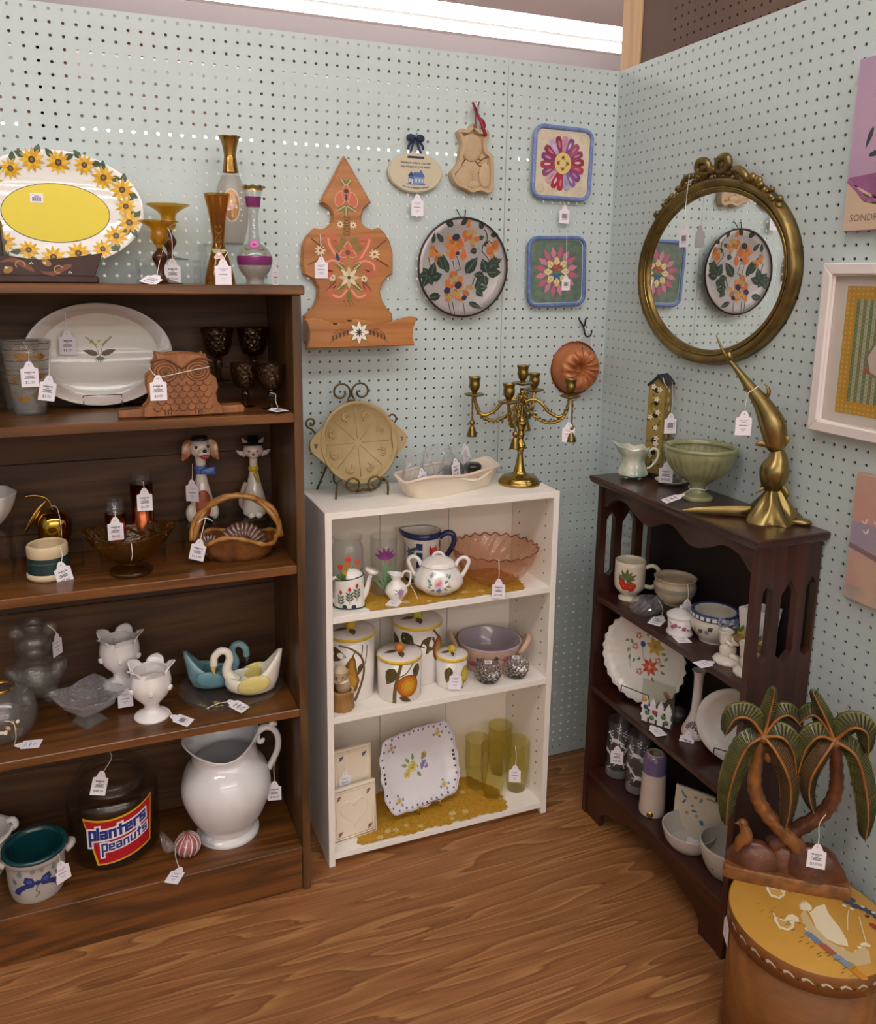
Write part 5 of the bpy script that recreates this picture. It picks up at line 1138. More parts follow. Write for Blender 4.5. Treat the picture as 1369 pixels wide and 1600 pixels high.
for k in range(16):
    a = 2*pi*k/16+.2; R_ = .072 if k % 2 else .066
    P.blob([(.03*cos(a), .03*sin(a)), (.05*cos(a-.17), .05*sin(a-.17)), (R_*cos(a), R_*sin(a)), (.05*cos(a+.17), .05*sin(a+.17))], '#b8607c' if k % 2 else '#c98094', 1)
for k in range(8):
    a = 2*pi*k/8; P.blob([(.012*cos(a), .012*sin(a)), (.028*cos(a-.36), .028*sin(a-.36)), (.042*cos(a), .042*sin(a)), (.028*cos(a+.36), .028*sin(a+.36))], '#dcca90', 1); P.strip([(.02*cos(a), .02*sin(a)), (.068*cos(a), .068*sin(a))], .001, '#8a4a60')
for k in range(10): P.ell(-.012+.0027*k, .010+.006*sin(k*2.4), .0045, .0045, random.choice(['#a8503c', '#b06a3a', '#943c50']), n=7)
for s in (-1, 1): P.leaf(0, -.006, .014, .009, pi/2-s*1.1, '#5a7a50'); P.leaf(0, -.010, .014, .010, (0 if s > 0 else pi), '#3f5f98'); P.leaf(0, -.010, .016, .006, -pi/2+s*.6, '#3f5f98')
P.put('quilt_star', on_front(-.014), t, off=.0003, eps=.00003)
mk('inner_line', *tube([(p[0], -.0145, p[1]) for p in rrect(.0795, .0825, .020, 8)], .0016, 6, closed=True), M('#b8c0d0', .3), t)
o_ = tag(t, (.028, -.016, -.012), (0, 0, 0), style='code', hang=[(.026, -.02, .095), (.027, -.018, .04)], scale=.8)
# copper bundt mould
t = wallthing('copper_mould', 'swirled copper cake mould hanging from a black peg hook', 'cake mould', -.106, 1.188)
def swirl(a, r, z, i):
    k = max(0, 1-abs(r-.036)/.026); return (r, z+.0065*k*cos(14*a+ (r-.036)*55))
CPM = M('#ad683c', .38, .2, coat=.15, var='#b87446', vs=25.)
sec = [(.0735, .002), (.0735, .004), (.0695, .006), (.066, .016), (.061, .034), (.050, .046), (.036, .050), (.022, .044), (.014, .032), (.009, .018), (0, .016)]
mk('mould', *stand(lathe(cat(sec, 4), 84, swirl)), CPM, t)
mk('rolled_rim', *stand(lathe([(.0715, .002), (.0755, .003), (.0755, .006), (.0715, .0065)], 48)), M('#8a3f24', .35, .7), t)
for a, r in ((2.2, .052), (1.6, .058), (3.2, .060), (2.7, .046), (.9, .055), (4.9, .058), (5.6, .054)): mk('pit_mark', *ball((r*cos(a), -.041, r*sin(a)), .0022, .0012, .0022, 8, 6), M('#3a1c10', .6), t)
mk('hanging_wire', *join(tube([(-.012, -.004, .070), (.018, -.012, .090), (.033, -.014, .108)], .0008, 5, n=3), tube([(.050, -.004, .055), (.044, -.012, .085), (.033, -.014, .108)], .0008, 5, n=3)), STRING, t)
mk('peg_hook', *join(tube([(.008, .002, .138), (.018, -.010, .116), (.022, -.014, .095), (.030, -.016, .088), (.038, -.018, .092), (.040, -.019, .106)], .0023, 7, n=4), tube([(.033, .002, .139), (.022, -.010, .117)], .0023, 7)), BLACKW, t)
# ================================================================ white bookcase: top
W0, WA, WB_, WC = .906, .6532, .3991, .034
ez = thing('iron_easel', 'bronze scrollwork plate easel holding the stoneware mould', 'easel', (-.762, -.085, W0), .0)
EZ = M('#6a5836', .4, .9)
def spiral(cx_, cz, r, a0, d, turns=1.25, y=0, n=22): return [(cx_+r*(1-.62*k/n)*cos(a0+d*2*pi*turns*k/n), y, cz+r*(1-.62*k/n)*sin(a0+d*2*pi*turns*k/n)) for k in range(n+1)]
for s in (-1, 1):
    mk('top_scroll', *tube([(0, .05, .225)]+spiral(s*.026, .246, .026, pi/2+s*pi/2+s*.9, -s, 1.2, .052), .0026, 7), EZ, ez)
    mk('front_scroll', *tube([(s*.002, -.045, .02)]+spiral(s*.03, .036, .021, pi/2+s*pi/2+s*1.0, -s, 1.1, -.05), .0026, 7), EZ, ez)
    mk('front_leg', *tube([(s*.066, -.036, 0), (s*.064, -.040, .03), (s*.055, -.030, .042), (s*.030, -.044, .02), (0, -.044, .022)], .0027, 7, n=5), EZ, ez)
    mk('back_rail', *tube([(s*.060, -.030, .035), (s*.055, .02, .05), (s*.02, .05, .20), (0, .05, .225)], .0027, 7, n=5), EZ, ez)
    mk('side_curl', *tube([(s*.05, .03, .09)]+spiral(s*.104, .175, .014, -pi/2, s, 1.1, .045), .0024, 7), EZ, ez)
mk('rear_leg', *tube([(0, .05, .225), (-.04, .062, .11), (-.085, .070, 0)], .0027, 7, n=4), EZ, ez)
# shortbread mould
t = thing('shortbread_mould', 'round tan stoneware shortbread mould with two pierced handles', 'baking mould', (-.757, -.102, W0+.012), .10, rx=-.22)
STN = M('#a68f62', .5, var='#b09a6e', vs=30., bump=.15, nscale=200.); zc = .117; R = .1015
sec = [(0, .002), (.086, .002), (.092, .014), (.097, .018), (.1015, .017), (.1015, .010), (.090, -.008), (0, -.010)]
V, F = stand(lathe(sec, 64)); mk('mould_dish', [(x, y, z+zc) for x, y, z in V], F, STN, t)
for s in (-1, 1):
    out = cat([(s*.088, .048), (s*.108, .030), (s*.124, .014), (s*.127, 0), (s*.124, -.014), (s*.108, -.030), (s*.088, -.048)], 4)
    hole = [(s*.113, -.007), (s*.118, .001), (s*.116, .006), (s*.113, .004), (s*.110, .006), (s*.108, .001)]
    V, F = holed([(x, z) for x, z in out], [hole], .010); mk('handle', [(x, c-.010, z+zc) for x, z, c in V], F, STN, t, smooth=False)
ln = []
for k in range(8): a = k*pi/4; ln.append(tube([(.01*cos(a), -.0028, zc+.01*sin(a)), (.084*cos(a), -.0028, zc+.084*sin(a))], .0009, 6))
mk('segment_ridges', *join(*ln), STN, t)
for k in range(8):
    a = k*pi/4+pi/8; c_ = (.066*cos(a), zc+.066*sin(a)); fl = []
    for q in range(4): fl.append(tube([(c_[0]+(q-1.5)*.006*cos(a+1.57), -.0028, c_[1]+(q-1.5)*.006*sin(a+1.57)), (c_[0]+.012*cos(a+.5*(q-1.5)), -.004, c_[1]+.012*sin(a+.5*(q-1.5))), (c_[0]+.010*cos(a+q), -.003, c_[1]+.010*sin(a+q))], .0018, 6, n=4))
    mk('relief_leaf', *join(*fl), STN, t)
# long cream dish with bagged glass
cx, cy = -.531, -.113; ang = .37
t = thing('fabric_dish', 'long cream ceramic dish shaped like draped cloth with a rosebud', 'dish', (cx, cy, W0), ang)
CRD = M('#e6d9c6', .35, coat=.1)
def ro(a, r, z, i): # superellipse long dish
    c_, s_ = cos(a), sin(a); k = (abs(c_)**3.2+abs(s_)**3.2)**(-1/3.2); return (r*k, z+(.004*sin(5*a+.5)+.004*cos(3*a))*max(0, z-.02)/.03)
pr = [(.128, 0), (.134, .008), (.146, .03), (.157, .048)]
mk('dish_body', *lathe(vessel(cat(pr, 3), .006), 80, ro, 1., .40), CRD, t)
rim = []
for k in range(80):
    a = 2*pi*k/80; r, z = ro(a, .156, .049, 0); rim.append((r*cos(a), r*sin(a)*.40, z))
mk('rolled_rim', *tube(rim, .0042, 8, closed=True), M('#e2cdbd', .35), t)
mk('cloth_fold', *tube([(-.02, -.057, .044), (.02, -.0665, .030), (.06, -.066, .034), (.10, -.060, .046)], [.002, .0045, .0045, .002], 8, n=5), CRD, t)
mk('rosebud', *join(ball((.035, -.068, .038), .004, .003, .004), ball((.039, -.068, .036), .003, .002, .003)), M('#c98a86', .4), t)
mk('rosebud_leaf', *tube([(.041, -.068, .037), (.046, -.069, .034), (.05, -.067, .036)], [.001, .0025, .0005], 6, flat=.4), M('#6d8a4e', .4), t)
CRY = M('#fbfbfd', .03, trans=1., ior=1.45)
def bag(x, y, label, kind, w=.05, h=.07, tg=None, lean=0.):
    ca, sa = cos(ang), sin(ang); lx, ly = cx+x*ca-y*sa, cy+x*sa+y*ca
    t = thing('bagged_ornament', label, 'bagged item', (lx, ly, W0+.008), ang, 'clear bags in the cream dish')
    if kind == 'glass':
        mk('glass_stopper', *lathe(solid(cat([(.010, 0), (.020, .008), (.024, .020), (.018, .032), (.010, .036)], 3)), 14, lambda a, r, z, i: (r*(1+.06*cos(7*a)), z)), CRY, t, smooth=False)
        mk('glass_ring', *tube([(.016+.016*cos(a), -.004, .026+.016*sin(a)) for a in [k*pi/10 for k in range(20)]], .004, 8, closed=True), CRY, t)
    else:
        mk('dark_disc', *xf(lathe(solid(cat([(.010, 0), (.022, .003), (.0235, .008), (.022, .013), (.010, .015)], 3)), 28), (0, 0, .034), (1.2, .2, 0)), M('#2a2320', .15, coat=.5), t)
        mk('dark_disc', *xf(lathe(solid(cat([(.010, 0), (.020, .003), (.0215, .007), (.020, .011), (.010, .013)], 3)), 28), (-.020, .008, .026), (1.0, -.5, 0)), M('#332a26', .15, coat=.5), t)
    n, m_ = 24, 7; V = []; F = []
    for i in range(m_):
        u = i/(m_-1)
        for k in range(n):
            a = 2*pi*k/n; rr = w*(.78+.22*sin(pi*u))*(1+.12*sin(3*a+u*4)+.08*sin(7*a-u*5)); V.append((rr*cos(a)*(1 if u < .8 else .95)+lean*u, rr*sin(a)*.55*(1-.75*u**2), h*u+.004*sin(5*a)*u))
    for i in range(m_-1):
        for k in range(n): F.append((i*n+k, i*n+(k+1) % n, (i+1)*n+(k+1) % n, (i+1)*n+k))
    mk('clear_bag', V, F, FILM, t)
    if tg: tag(t, *tg)
    return t
bag(-.105, -.005, 'clear bag of cut glass at the left end of the cream dish', 'glass', .046, .100, ((-.022, -.030, .066), (0, -.25, .1), 'bar', '$5.00'), -.012)
bag(-.040, .0, 'clear bag of cut glass in the middle of the cream dish', 'glass', .054, .108, ((.035, -.028, .072), (0, -.15, .1), 'bar', '$5.00'))
bag(.028, .005, 'clear bag with two dark round discs in the cream dish', 'dark', .046, .095, ((.022, -.01, .098), (0, -.4, .2), 'soft', '$5.00'))
t = thing('dark_knob', 'loose dark round knob at the right end of the cream dish', 'knob', (cx+.088*cos(ang), cy+.088*sin(ang), W0+.0075), ang)
mk('knob', *lathe(solid(cat([(.012, 0), (.014, .02), (.022, .030), (.024, .040), (.016, .047)], 4)), 28), M('#241d1a', .2, coat=.4), t)
# candelabra
loc = (-.3341, -.125, W0); t = thing('candelabra', 'five light brass candelabra with rope swags and tassels', 'candelabra', loc, look(*loc[:2]))
pr = cat([(.0545, 0), (.0545, .006), (.050, .012), (.043, .0205), (.020, .027), (.0125, .045), (.0085, .068), (.0075, .084), (.013, .094), (.0150, .101), (.011, .110), (.0072, .120), (.0105, .130), (.0075, .1405), (.0125, .152), (.0150, .1615), (.0075, .172), (.0065, .195), (.0065, .25)], 4)
mk('base_and_stem', *lathe(solid(pr), 44), BRASS, t)
cup = cat([(.005, 0), (.0065, .006), (.012, .014), (.0145, .024), (.0135, .034), (.0165, .044)], 4); pan = [(.004, -.006), (.010, -.004), (.0245, 0), (.0265, .003), (.024, .004), (.008, .001)]
def head(x, y, z):
    mk('drip_pan', *lathe(solid(pan), 28, lambda a, r, q, i: (r*(1+.03*cos(8*a)*(r > .02)), q)), BRASSD, t, loc=(x, y, z)); mk('candle_cup', *lathe(vessel(cup, .002, .016), 28), BRASSD, t, loc=(x, y, z+.002))
head(0, 0, .262)
def rope(pts, r, n): # twisted rope from two strands
    P_ = cat(pts, n); out = []
    for ph in (0, pi): out.append(tube([(p[0]+r*.55*cos(k*.9+ph), p[1]+r*.55*sin(k*.9+ph), p[2]+r*.55*sin(k*.9+ph)) for k, p in enumerate(P_)], r*.62, 6))
    return join(*out)
for k in range(4):
    a = radians((183, 255, 3, 75)[k]); A = .122; c_, s_ = cos(a), sin(a); zt = .226
    mk('arm', *tube([(r*c_, r*s_, z) for r, z in ((.006, .215), (.03, .222), (.05, .212), (.07, .190), (.095, .178), (.112, .190), (.119, .212), (A, zt))], .0044, 8, n=5), BRASS, t)
    head(A*c_, A*s_, zt+.004)
    mk('rope_swag', *rope([(r*c_, r*s_, z) for r, z in ((.006, .235), (.018, .20), (.045, .172), (.075, .164), (.102, .175), (.117, .205))], .0052, 9), BRASSD, t)
    a2 = a+(.16 if k % 2 else -.16); x, y = (A+.006)*cos(a2), (A+.006)*sin(a2)
    mk('tassel_cord', *rope([(x, y, .224), (x, y, .19), (x, y, .158)], .0028, 8), BRASSD, t)
    mk('tassel', *lathe(solid(cat([(.0130, .118), (.0105, .13), (.0070, .142), (.0045, .146), (.0075, .152), (.0065, .158), (.003, .162)], 3)), 16, lambda q, r, z, i: (r*(1+.07*cos(8*q)*(z < .144)), z)), BRASSD, t, loc=(x, y, 0))
tag(t, (.120, -.020, .165), (0, 0, .1), style='soft', hang=[(.122, -.006, .226), (.120, -.018, .20)])
# ================================================================ white bookcase: upper shelf
def doily(name, outline, z, label):
    cxm = sum(p[0] for p in outline)/len(outline); cym = sum(p[1] for p in outline)/len(outline)
    o = []
    N_ = len(outline)
    for i in range(N_):
        a, b = outline[i], outline[(i+1) % N_]; L_ = sqrt((a[0]-b[0])**2+(a[1]-b[1])**2); n = max(2, int(L_/.011))
        for k in range(n):
            f = k/n; w = .0035*abs(sin(pi*(i+k*.5)))+.0025*(k % 2)+.004*sin(k*.7); x, y = a[0]+(b[0]-a[0])*f, a[1]+(b[1]-a[1])*f
            l = sqrt((x-cxm)**2+(y-cym)**2); o.append((x+(x-cxm)/l*w, y+(y-cym)/l*w))
    t = thing(name, label, 'doily', (cxm, cym, z), 0, 'yellow lace doilies')
    n = len(o); V = [(0, 0, .0012)]; F = []
    rings = (.35, .6, .8, .92, 1.)
    for r in rings: V += [((x-cxm)*r, (y-cym)*r, .0012+.0012*sin(7*r*(1+.3*sin(j)))**2) for j, (x, y) in enumerate(o)]
    for k in range(n):
        F.append((0, 1+k, 1+(k+1) % n))
        for q in range(len(rings)-1): F.append((1+q*n+k, 1+(q+1)*n+k, 1+(q+1)*n+(k+1) % n, 1+q*n+(k+1) % n))
    mk('lace', V, F, M('#c99a2c', .9, var='#b5841f', vs=120., bump=1., nscale=350.), t)
    P = Paint(); random.seed(4)
    for k in range(16):
        a = random.uniform(0, 6.28); p = o[random.randrange(n)]; f = random.uniform(.55, .93); P.petals((p[0]-cxm)*f, (p[1]-cym)*f, random.uniform(.006, .011), 6, M('#dcc488', .9), None, .5, a0=a)
    P.put('lace_texture', on_top(.0026), t, off=.0002, eps=.00001)['kind'] = 'stuff'
    return t
doily('lace_doily', [(-.775, -.2215), (-.6644, -.2285), (-.5475, -.222), (-.4507, -.224), (-.368, -.2265), (-.345, -.16), (-.36, -.06), (-.55, -.035), (-.72, -.045), (-.785, -.12)], WA, 'mustard yellow lace doily on the upper white shelf')
ZA = WA+.0035
loc = (-.8046, -.137, WA); t = thing('glass_canister', 'clear glass jar painted with red and yellow tulips', 'jar', loc, look(*loc[:2]))
pr = [(.037, 0), (.039, .005), (.039, .132), (.037, .142), (.0335, .148), (.0345, .155), (.037, .163)]
mk('jar_glass', *lathe(vessel(pr, .0025, .005), 40), CLEAR, t)
P = Paint()
def tulipp(x, z, c, s=1.):
    P.strip([(x, z), (x+.002, z-.030*s)], .0018, '#5f8a3a'); P.leaf(x+.001, z-.034*s, .026*s, .006, 1.15, '#4f7f35'); P.leaf(x+.001, z-.034*s, .024*s, .006, 2.1, '#6f9a3a')
    for a in (1.1, 1.57, 2.04): P.leaf(x, z-.002, .015*s, .0085*s, a, c)
for x, z, c in ((-.018, .092, '#d8402c'), (.026, .102, '#dc5a30'), (.002, .112, '#d8433a'), (-.004, .080, '#e2b02a'), (.020, .070, '#e6bc30'), (-.026, .058, '#e6c23a'), (.004, .052, '#e6bc30'), (-.002, .098, '#c97a2a')): tulipp(x, z, c)
P.put('painted_tulips', on_lathe(pr), t)
loc = (-.7053, -.118, ZA); t = thing('drinking_glass', 'clear tumbler painted with a purple flower and green leaves', 'glass', loc, look(*loc[:2]))
pr = [(.0315, 0), (.0328, .006), (.0337, .145)]; mk('tumbler', *lathe(vessel(pr, .002, .006), 40), CLEAR, t)
P = Paint()
for a in (.35, .8, 1.25, 1.7, 2.2, 2.7): P.leaf(.004, .094, .032, .010, a, '#7a2f74')
P.ell(.004, .097, .009, .006, '#8a3f84')
for pts in ([(.006, .012), (-.010, .05), (-.024, .072)], [(.008, .012), (.016, .05), (.022, .09)], [(.004, .012), (-.016, .035), (-.032, .045)], [(.008, .01), (.026, .04), (.030, .075)], [(.005, .01), (.004, .05), (.004, .09)]): P.strip(pts, .0075, '#6f9a70', 5, True)
P.ell(.0, .085, .003, .003, '#c97a3a'); P.put('painted_flower', on_lathe(pr), t)
loc = (-.581, -.0685, WA+.001); t = thing('blue_pitcher', 'small white pitcher with blue check bands and a red tulip', 'pitcher', loc, look(*loc[:2]))
pr = cat([(.044, 0), (.046, .006), (.0462, .10), (.0455, .115), (.047, .132)], 3)
def spout(a, r, z, i):
    k = max(0, min(1, (z-.10)/.032)); sp = max(0, -cos(a))**7; return (r*(1+.32*k*sp), z+.004*k*sp)
mk('body', *lathe(vessel(pr, .004), 56, spout), M('#ddd6cc', .2, coat=.3), t)
NVY = M('#25305f', .15, coat=.3)
mk('blue_rim', *lathe([(.0474, .120), (.0482, .126), (.0480, .1335), (.044, .1345)], 56, spout), NVY, t)
mk('blue_foot', *lathe([(.0448, .0008), (.0468, .006), (.0468, .014)], 48), NVY, t)
mk('handle', *tube([(.044, 0, .115), (.062, 0, .128), (.079, 0, .122), (.080, 0, .098), (.064, 0, .068), (.045, 0, .050)], [.007, .0075, .0075, .007, .007, .006], 12, n=6, flat=1.2), NVY, t)
P = Paint()
for z in (.022, .046, .070, .094): P.rect(-.0165, .0, z, z+.017, '#2a3568', 4, 1); P.rect(.052, .064, z, z+.017, '#2a3568', 3, 1); P.rect(-.072, -.058, z, z+.017, '#2a3568', 3, 1)
P.ell(.029, .085, .0105, .015, '#c9382c'); P.leaf(.024, .078, .028, .010, 1.75, '#b82e28'); P.leaf(.034, .078, .028, .010, 1.4, '#d84a34'); P.leaf(.029, .076, .026, .008, 1.57, '#e0603c'); P.strip([(.028, .072), (.026, .03)], .002, '#5f8a50'); P.leaf(.026, .04, .04, .010, 2.1, '#6f9458')
P.petals(-.036, .085, .013, 6, '#35447a', '#6a78a0', .5); P.leaf(-.03, .09, .02, .010, .6, '#3f5a3a')
P.put('painted_checks', on_lathe(pr), t, eps=.00003)
loc = (-.404, -.134, WA+.002); t = thing('glass_bowl', 'large pink swirled glass bowl with scalloped rim', 'bowl', loc, look(*loc[:2]))
pr = cat([(.052, 0), (.055, .004), (.078, .018), (.102, .054), (.1135, .088)], 4)
mk('bowl', *lathe(vessel(pr, .003, .004), 192, lambda a, r, z, i: (r*.985*(1+.022*cos(24*(a+z*6))*min(1, z/.03)), z+(.0035*cos(24*(a+z*6)) if z > .08 else 0))), GL('#f6dccb', .03, 1.5, .06, '#e0b098'), t)
rim = [(.112*(1+.022*cos(24*(a+.53)))*cos(a), .112*(1+.022*cos(24*(a+.53)))*sin(a), .0885+.0035*cos(24*(a+.53))) for a in [2*pi*k/144 for k in range(144)]]
mk('bowl_rim', *tube(rim, .0016, 6, closed=True), GL('#c98a70', .03, 1.5, .5, '#a8685a'), t)
tag(t, (.012, -.118, .040), (0, 0, .0), price='$15.00', hang=[(.010, -.113, .090), (.012, -.119, .075)])
loc = (-.5745, -.160, ZA); t = thing('sugar_bowl', 'white porcelain sugar bowl with pink roses and two handles', 'sugar bowl', loc, look(*loc[:2]))
pr = cat([(.038, 0), (.040, .004), (.055, .012), (.0625, .026), (.056, .046), (.043, .064), (.040, .070)], 4)
flu = lambda a, r, z, i: (r*(1+.018*abs(cos(6*(a+z*5)))), z)
mk('body', *lathe(vessel(pr, .003), 72, flu), PORC, t)
ld_ = mk('lid', *lathe(solid(cat([(.043, .069), (.041, .073), (.036, .080), (.020, .088), (.008, .092)], 3)), 60, flu), PORC, t)
mk('lid_loop', *tube([(-.014, 0, .090), (-.008, 0, .098), (.0, 0, .100), (.008, 0, .098), (.014, 0, .090)], [.004, .0035, .004, .0035, .004], 10, n=4), PORC, ld_)
for s in (-1, 1): mk('handle', *tube([(s*.050, 0, .030), (s*.060, 0, .040), (s*.070, 0, .058), (s*.076, 0, .078), (s*.064, 0, .088), (s*.050, 0, .080), (s*.044, 0, .066)], [.006, .0055, .005, .005, .005, .005, .005], 10, n=6), PORC, t)
P = Paint(); P.rose(.002, .038, .011, '#d8879a', '#e6b0ba', '#b8506c'); P.rose(.002, .022, .007, '#6a78b0', '#8a94c4', '#4a5890')
for x, z, a in ((.016, .04, .5), (.020, .032, -.2), (-.014, .034, 2.8), (-.018, .040, 2.5), (.014, .028, -.6), (-.008, .024, 3.6), (.026, .048, .9)): P.leaf(x, z, .012, .006, a, '#6f8a78')
for x, z, c in ((-.018, .054, '#7f88c0'), (-.014, .058, '#8a98c8'), (.024, .056, '#7a9a88'), (.028, .036, '#d8b860'), (.032, .030, '#d9a83a'), (-.022, .030, '#7f8a98')): P.petals(x, z, .004, 5, c, '#e8d8a0', .6)
P.put('painted_roses', on_lathe([(r*1.02, z) for r, z in pr]), t, off=.0008)
loc = (-.6932, -.178, ZA); t = thing('miniature_pitcher', 'tiny white pitcher with purple flowers on the doily', 'pitcher', loc, look(*loc[:2]))
pr = cat([(.0165, 0), (.018, .003), (.027, .016), (.0275, .024), (.022, .036), (.0125, .046), (.0115, .052), (.015, .064)], 4)
mk('body', *lathe(vessel(pr, .002), 40, lambda a, r, z, i: (r*(1+.5*max(0, (z-.05)/.014)*max(0, -cos(a))**4+.04*cos(9*a)*(z > .06)), z+(.006*max(0, -cos(a))**4 if z > .058 else 0))), PORC, t)
mk('handle', *tube([(.012, 0, .056), (.020, 0, .070), (.033, 0, .068), (.034, 0, .050), (.030, 0, .036), (.023, 0, .032)], [.003, .0028, .0028, .0028, .0028, .003], 8, n=6), PORC, t)
P = Paint()
for x, z in ((.006, .026), (.011, .029), (.009, .022), (.013, .024)): P.petals(x, z, .0055, 5, '#9a6aa8', '#c98aa0', .6)
for a in (.3, 2.6, 3.4, -1.2): P.leaf(.008+.006*cos(a), .025+.006*sin(a), .008, .003, a, '#7f9a88')
P.petals(.009, .011, .004, 5, '#c08aa0', None, .6); P.put('painted_flowers', on_lathe(pr), t)
tag(t, (.004, -.004, .0008), (-1.568, 0, -.35), style='soft'); mk('tag_string', *tube([(.03, -.004, .045), (.045, -.008, .02), (.052, -.012, .003)], .0007, 5, n=4), STRING, t)
loc = (-.8115, -.172, WA); t = thing('watering_can', 'small white watering can painted with red tulips', 'watering can', loc, look(*loc[:2])-.1)
pr = cat([(.037, 0), (.038, .003), (.036, .045), (.035, .068), (.033, .074)], 3)
mk('body', *lathe(vessel(pr, .003), 44, lambda a, r, z, i: (r*(1-.04*abs(sin(a))), z+.006*cos(a)*(z > .06)), 1., .78), PORC, t)
mk('half_cover', *lathe([(.033*cos(q)+.001, .076+.018*sin(q)) for q in [k*pi/2/6 for k in range(6)]]+[(0, .095)], 40, lambda a, r, z, i: (r*(1 if cos(a) > -.2 else .0001), z if cos(a) > -.2 else .076), 1., .78), PORC, t)
GRT = M('#2f4a34', .3)
for z, r in ((.0025, .0385), (.074, .0335)): mk('green_line', *tube([((r+.0004)*cos(a), (r+.0004)*.78*sin(a)*(1-.04*abs(sin(a))), z+(.006*cos(a) if z > .06 else 0)) for a in [2*pi*k/40 for k in range(40)]], .0016, 6, closed=True), GRT, t)
mk('spout', *tube([(.030, 0, .016), (.042, 0, .040), (.048, -.002, .066), (.053, -.004, .082)], [.008, .007, .0055, .005], 12, n=4), PORC, t)
mk('rose_head', *xf(lathe(solid([(.005, 0), (.016, .010), (.0165, .014)]), 24), (.051, -.004, .080), (0, .35, 0)), PORC, t)
mk('handle', *tube([(-.030, -.004, .072), (-.046, -.008, .066), (-.048, -.010, .044), (-.043, -.008, .022), (-.034, -.006, .012)], .0045, 10, n=5), PORC, t)
P = Paint()
for x, z in ((-.018, .040), (.004, .048), (.022, .056)):
    P.strip([(x, z), (x, z-.034)], .0012, '#6a7a5a'); P.leaf(x, z-.002, .011, .009, 1.57, '#c8332e')
    for s in (-1, 1):
        for q in range(3): P.leaf(x+s*.001, z-.012-.007*q, .012, .0045, pi/2-s*.8, '#4f6048')
for x in (-.008, .014): P.ell(x, .008, .006, .005, '#23284a'); P.strip([(x-.012, .004), (x+.012, .004)], .001, '#3a3a3a')
P.put('painted_tulips', on_lathe(pr, sy=.78), t, off=.0008)
# ================================================================ white bookcase: middle shelf
CAN = M('#e6e0da', .15, coat=.3); YEL = M('#dcb52a', .3)
def canister(loc, r, h, label, paint, knob, kn_leaf=True, hk=.014):
    t = thing('canister', label, 'canister', loc, look(*loc[:2]), 'fruit painted canisters')
    mk('body', *lathe([(0, 0), (r-.002, 0), (r, .003), (r, h), (r-.004, h)], 48), CAN, t)
    ld_ = mk('lid', *lathe([(r-.006, h-.001), (r+.0015, h), (r+.002, h+.003), (r+.002, h+.006), (r-.001, h+.009), (r*.5, h+.0115), (0, h+.0125)], 48), CAN, t)
    mk('yellow_band', *lathe([(r+.0012, h-.0005), (r+.0026, h+.0015), (r+.0026, h+.0055), (r+.0008, h+.0075)], 48), YEL, ld_)
    mk('fruit_knob', *ball((0, 0, h+.0105+hk*.8), hk, hk, hk, 20, 12), knob, ld_)
    P = Paint(); paint(P, r, h); P.put('painted_fruit', on_lathe([(r, 0), (r, h)]), t, eps=.00003)
    P = Paint(); 
    for a in ((3.5, 4.9) if kn_leaf else ()): P.leaf(hk*.6*cos(a), hk*.6*sin(a), r*.62, r*.30, a, '#54482a', '#7a6c40')
    if kn_leaf: P.put('lid_leaves', lambda u, v, q: (u, v, h+.0130+q-.0022*(sqrt(u*u+v*v)/r)**2), ld_)
    return t
OL = '#5a4e2c'; OLD = '#3f3822'
def fruit(P, x, z, a, b, cols, an=0.):
    for f, c in zip((1., .86, .66, .42), cols): P.ell(x+a*.12*(1-f), z-b*.05*(1-f), a*f, b*f, c, an, 20, 3)
ORC = ('#a8541c', '#c8741f', '#d8942a', '#dcab36'); PEC = ('#8a4a22', '#b07030', '#c99a3a', '#b8a03a'); LEM = ('#b8962a', '#d0b030', '#dcc040', '#e6d060')
def p_med(P, r, h):
    P.strip([(-.012, .0), (-.010, .04), (.004, h)], (.010, .008), '#6f6038', 5); P.strip([(.0, .07), (.018, .080), (.034, h-.002)], .003, '#6f6038', 4)
    P.leaf(-.012, .092, .05, .034, -2.0, OL, '#7a6c40'); P.leaf(.050, .098, .042, .026, -1.75, OL, '#7a6c40'); fruit(P, .022, .045, .029, .029, ORC); P.leaf(.0, .018, .034, .014, -.45, OL, '#7a6c40')
canister((-.6804, -.1687, WB_), .0551, .103, 'medium white canister painted with an orange', p_med, M('#c8742a', .4, bump=.5, nscale=200.), True, .0125)
def p_small(P, r, h):
    P.leaf(-.004, .062, .045, .024, -1.75, OL, '#7a6c40'); fruit(P, .042, .036, .016, .024, LEM, 0); P.strip([(.03, .0), (.036, .014), (.04, .02)], .003, OL, 3)
t = canister((-.5353, -.1649, WB_), .0400, .075, 'smallest white canister painted with a lemon and tagged', p_small, M('#c9b22a', .4), True, .0105)
tag(t, (.012, -.046, .052), (0, .08, .15), style='soft', hang=[(.004, -.012, .096), (.010, -.040, .082), (.012, -.046, .065)])
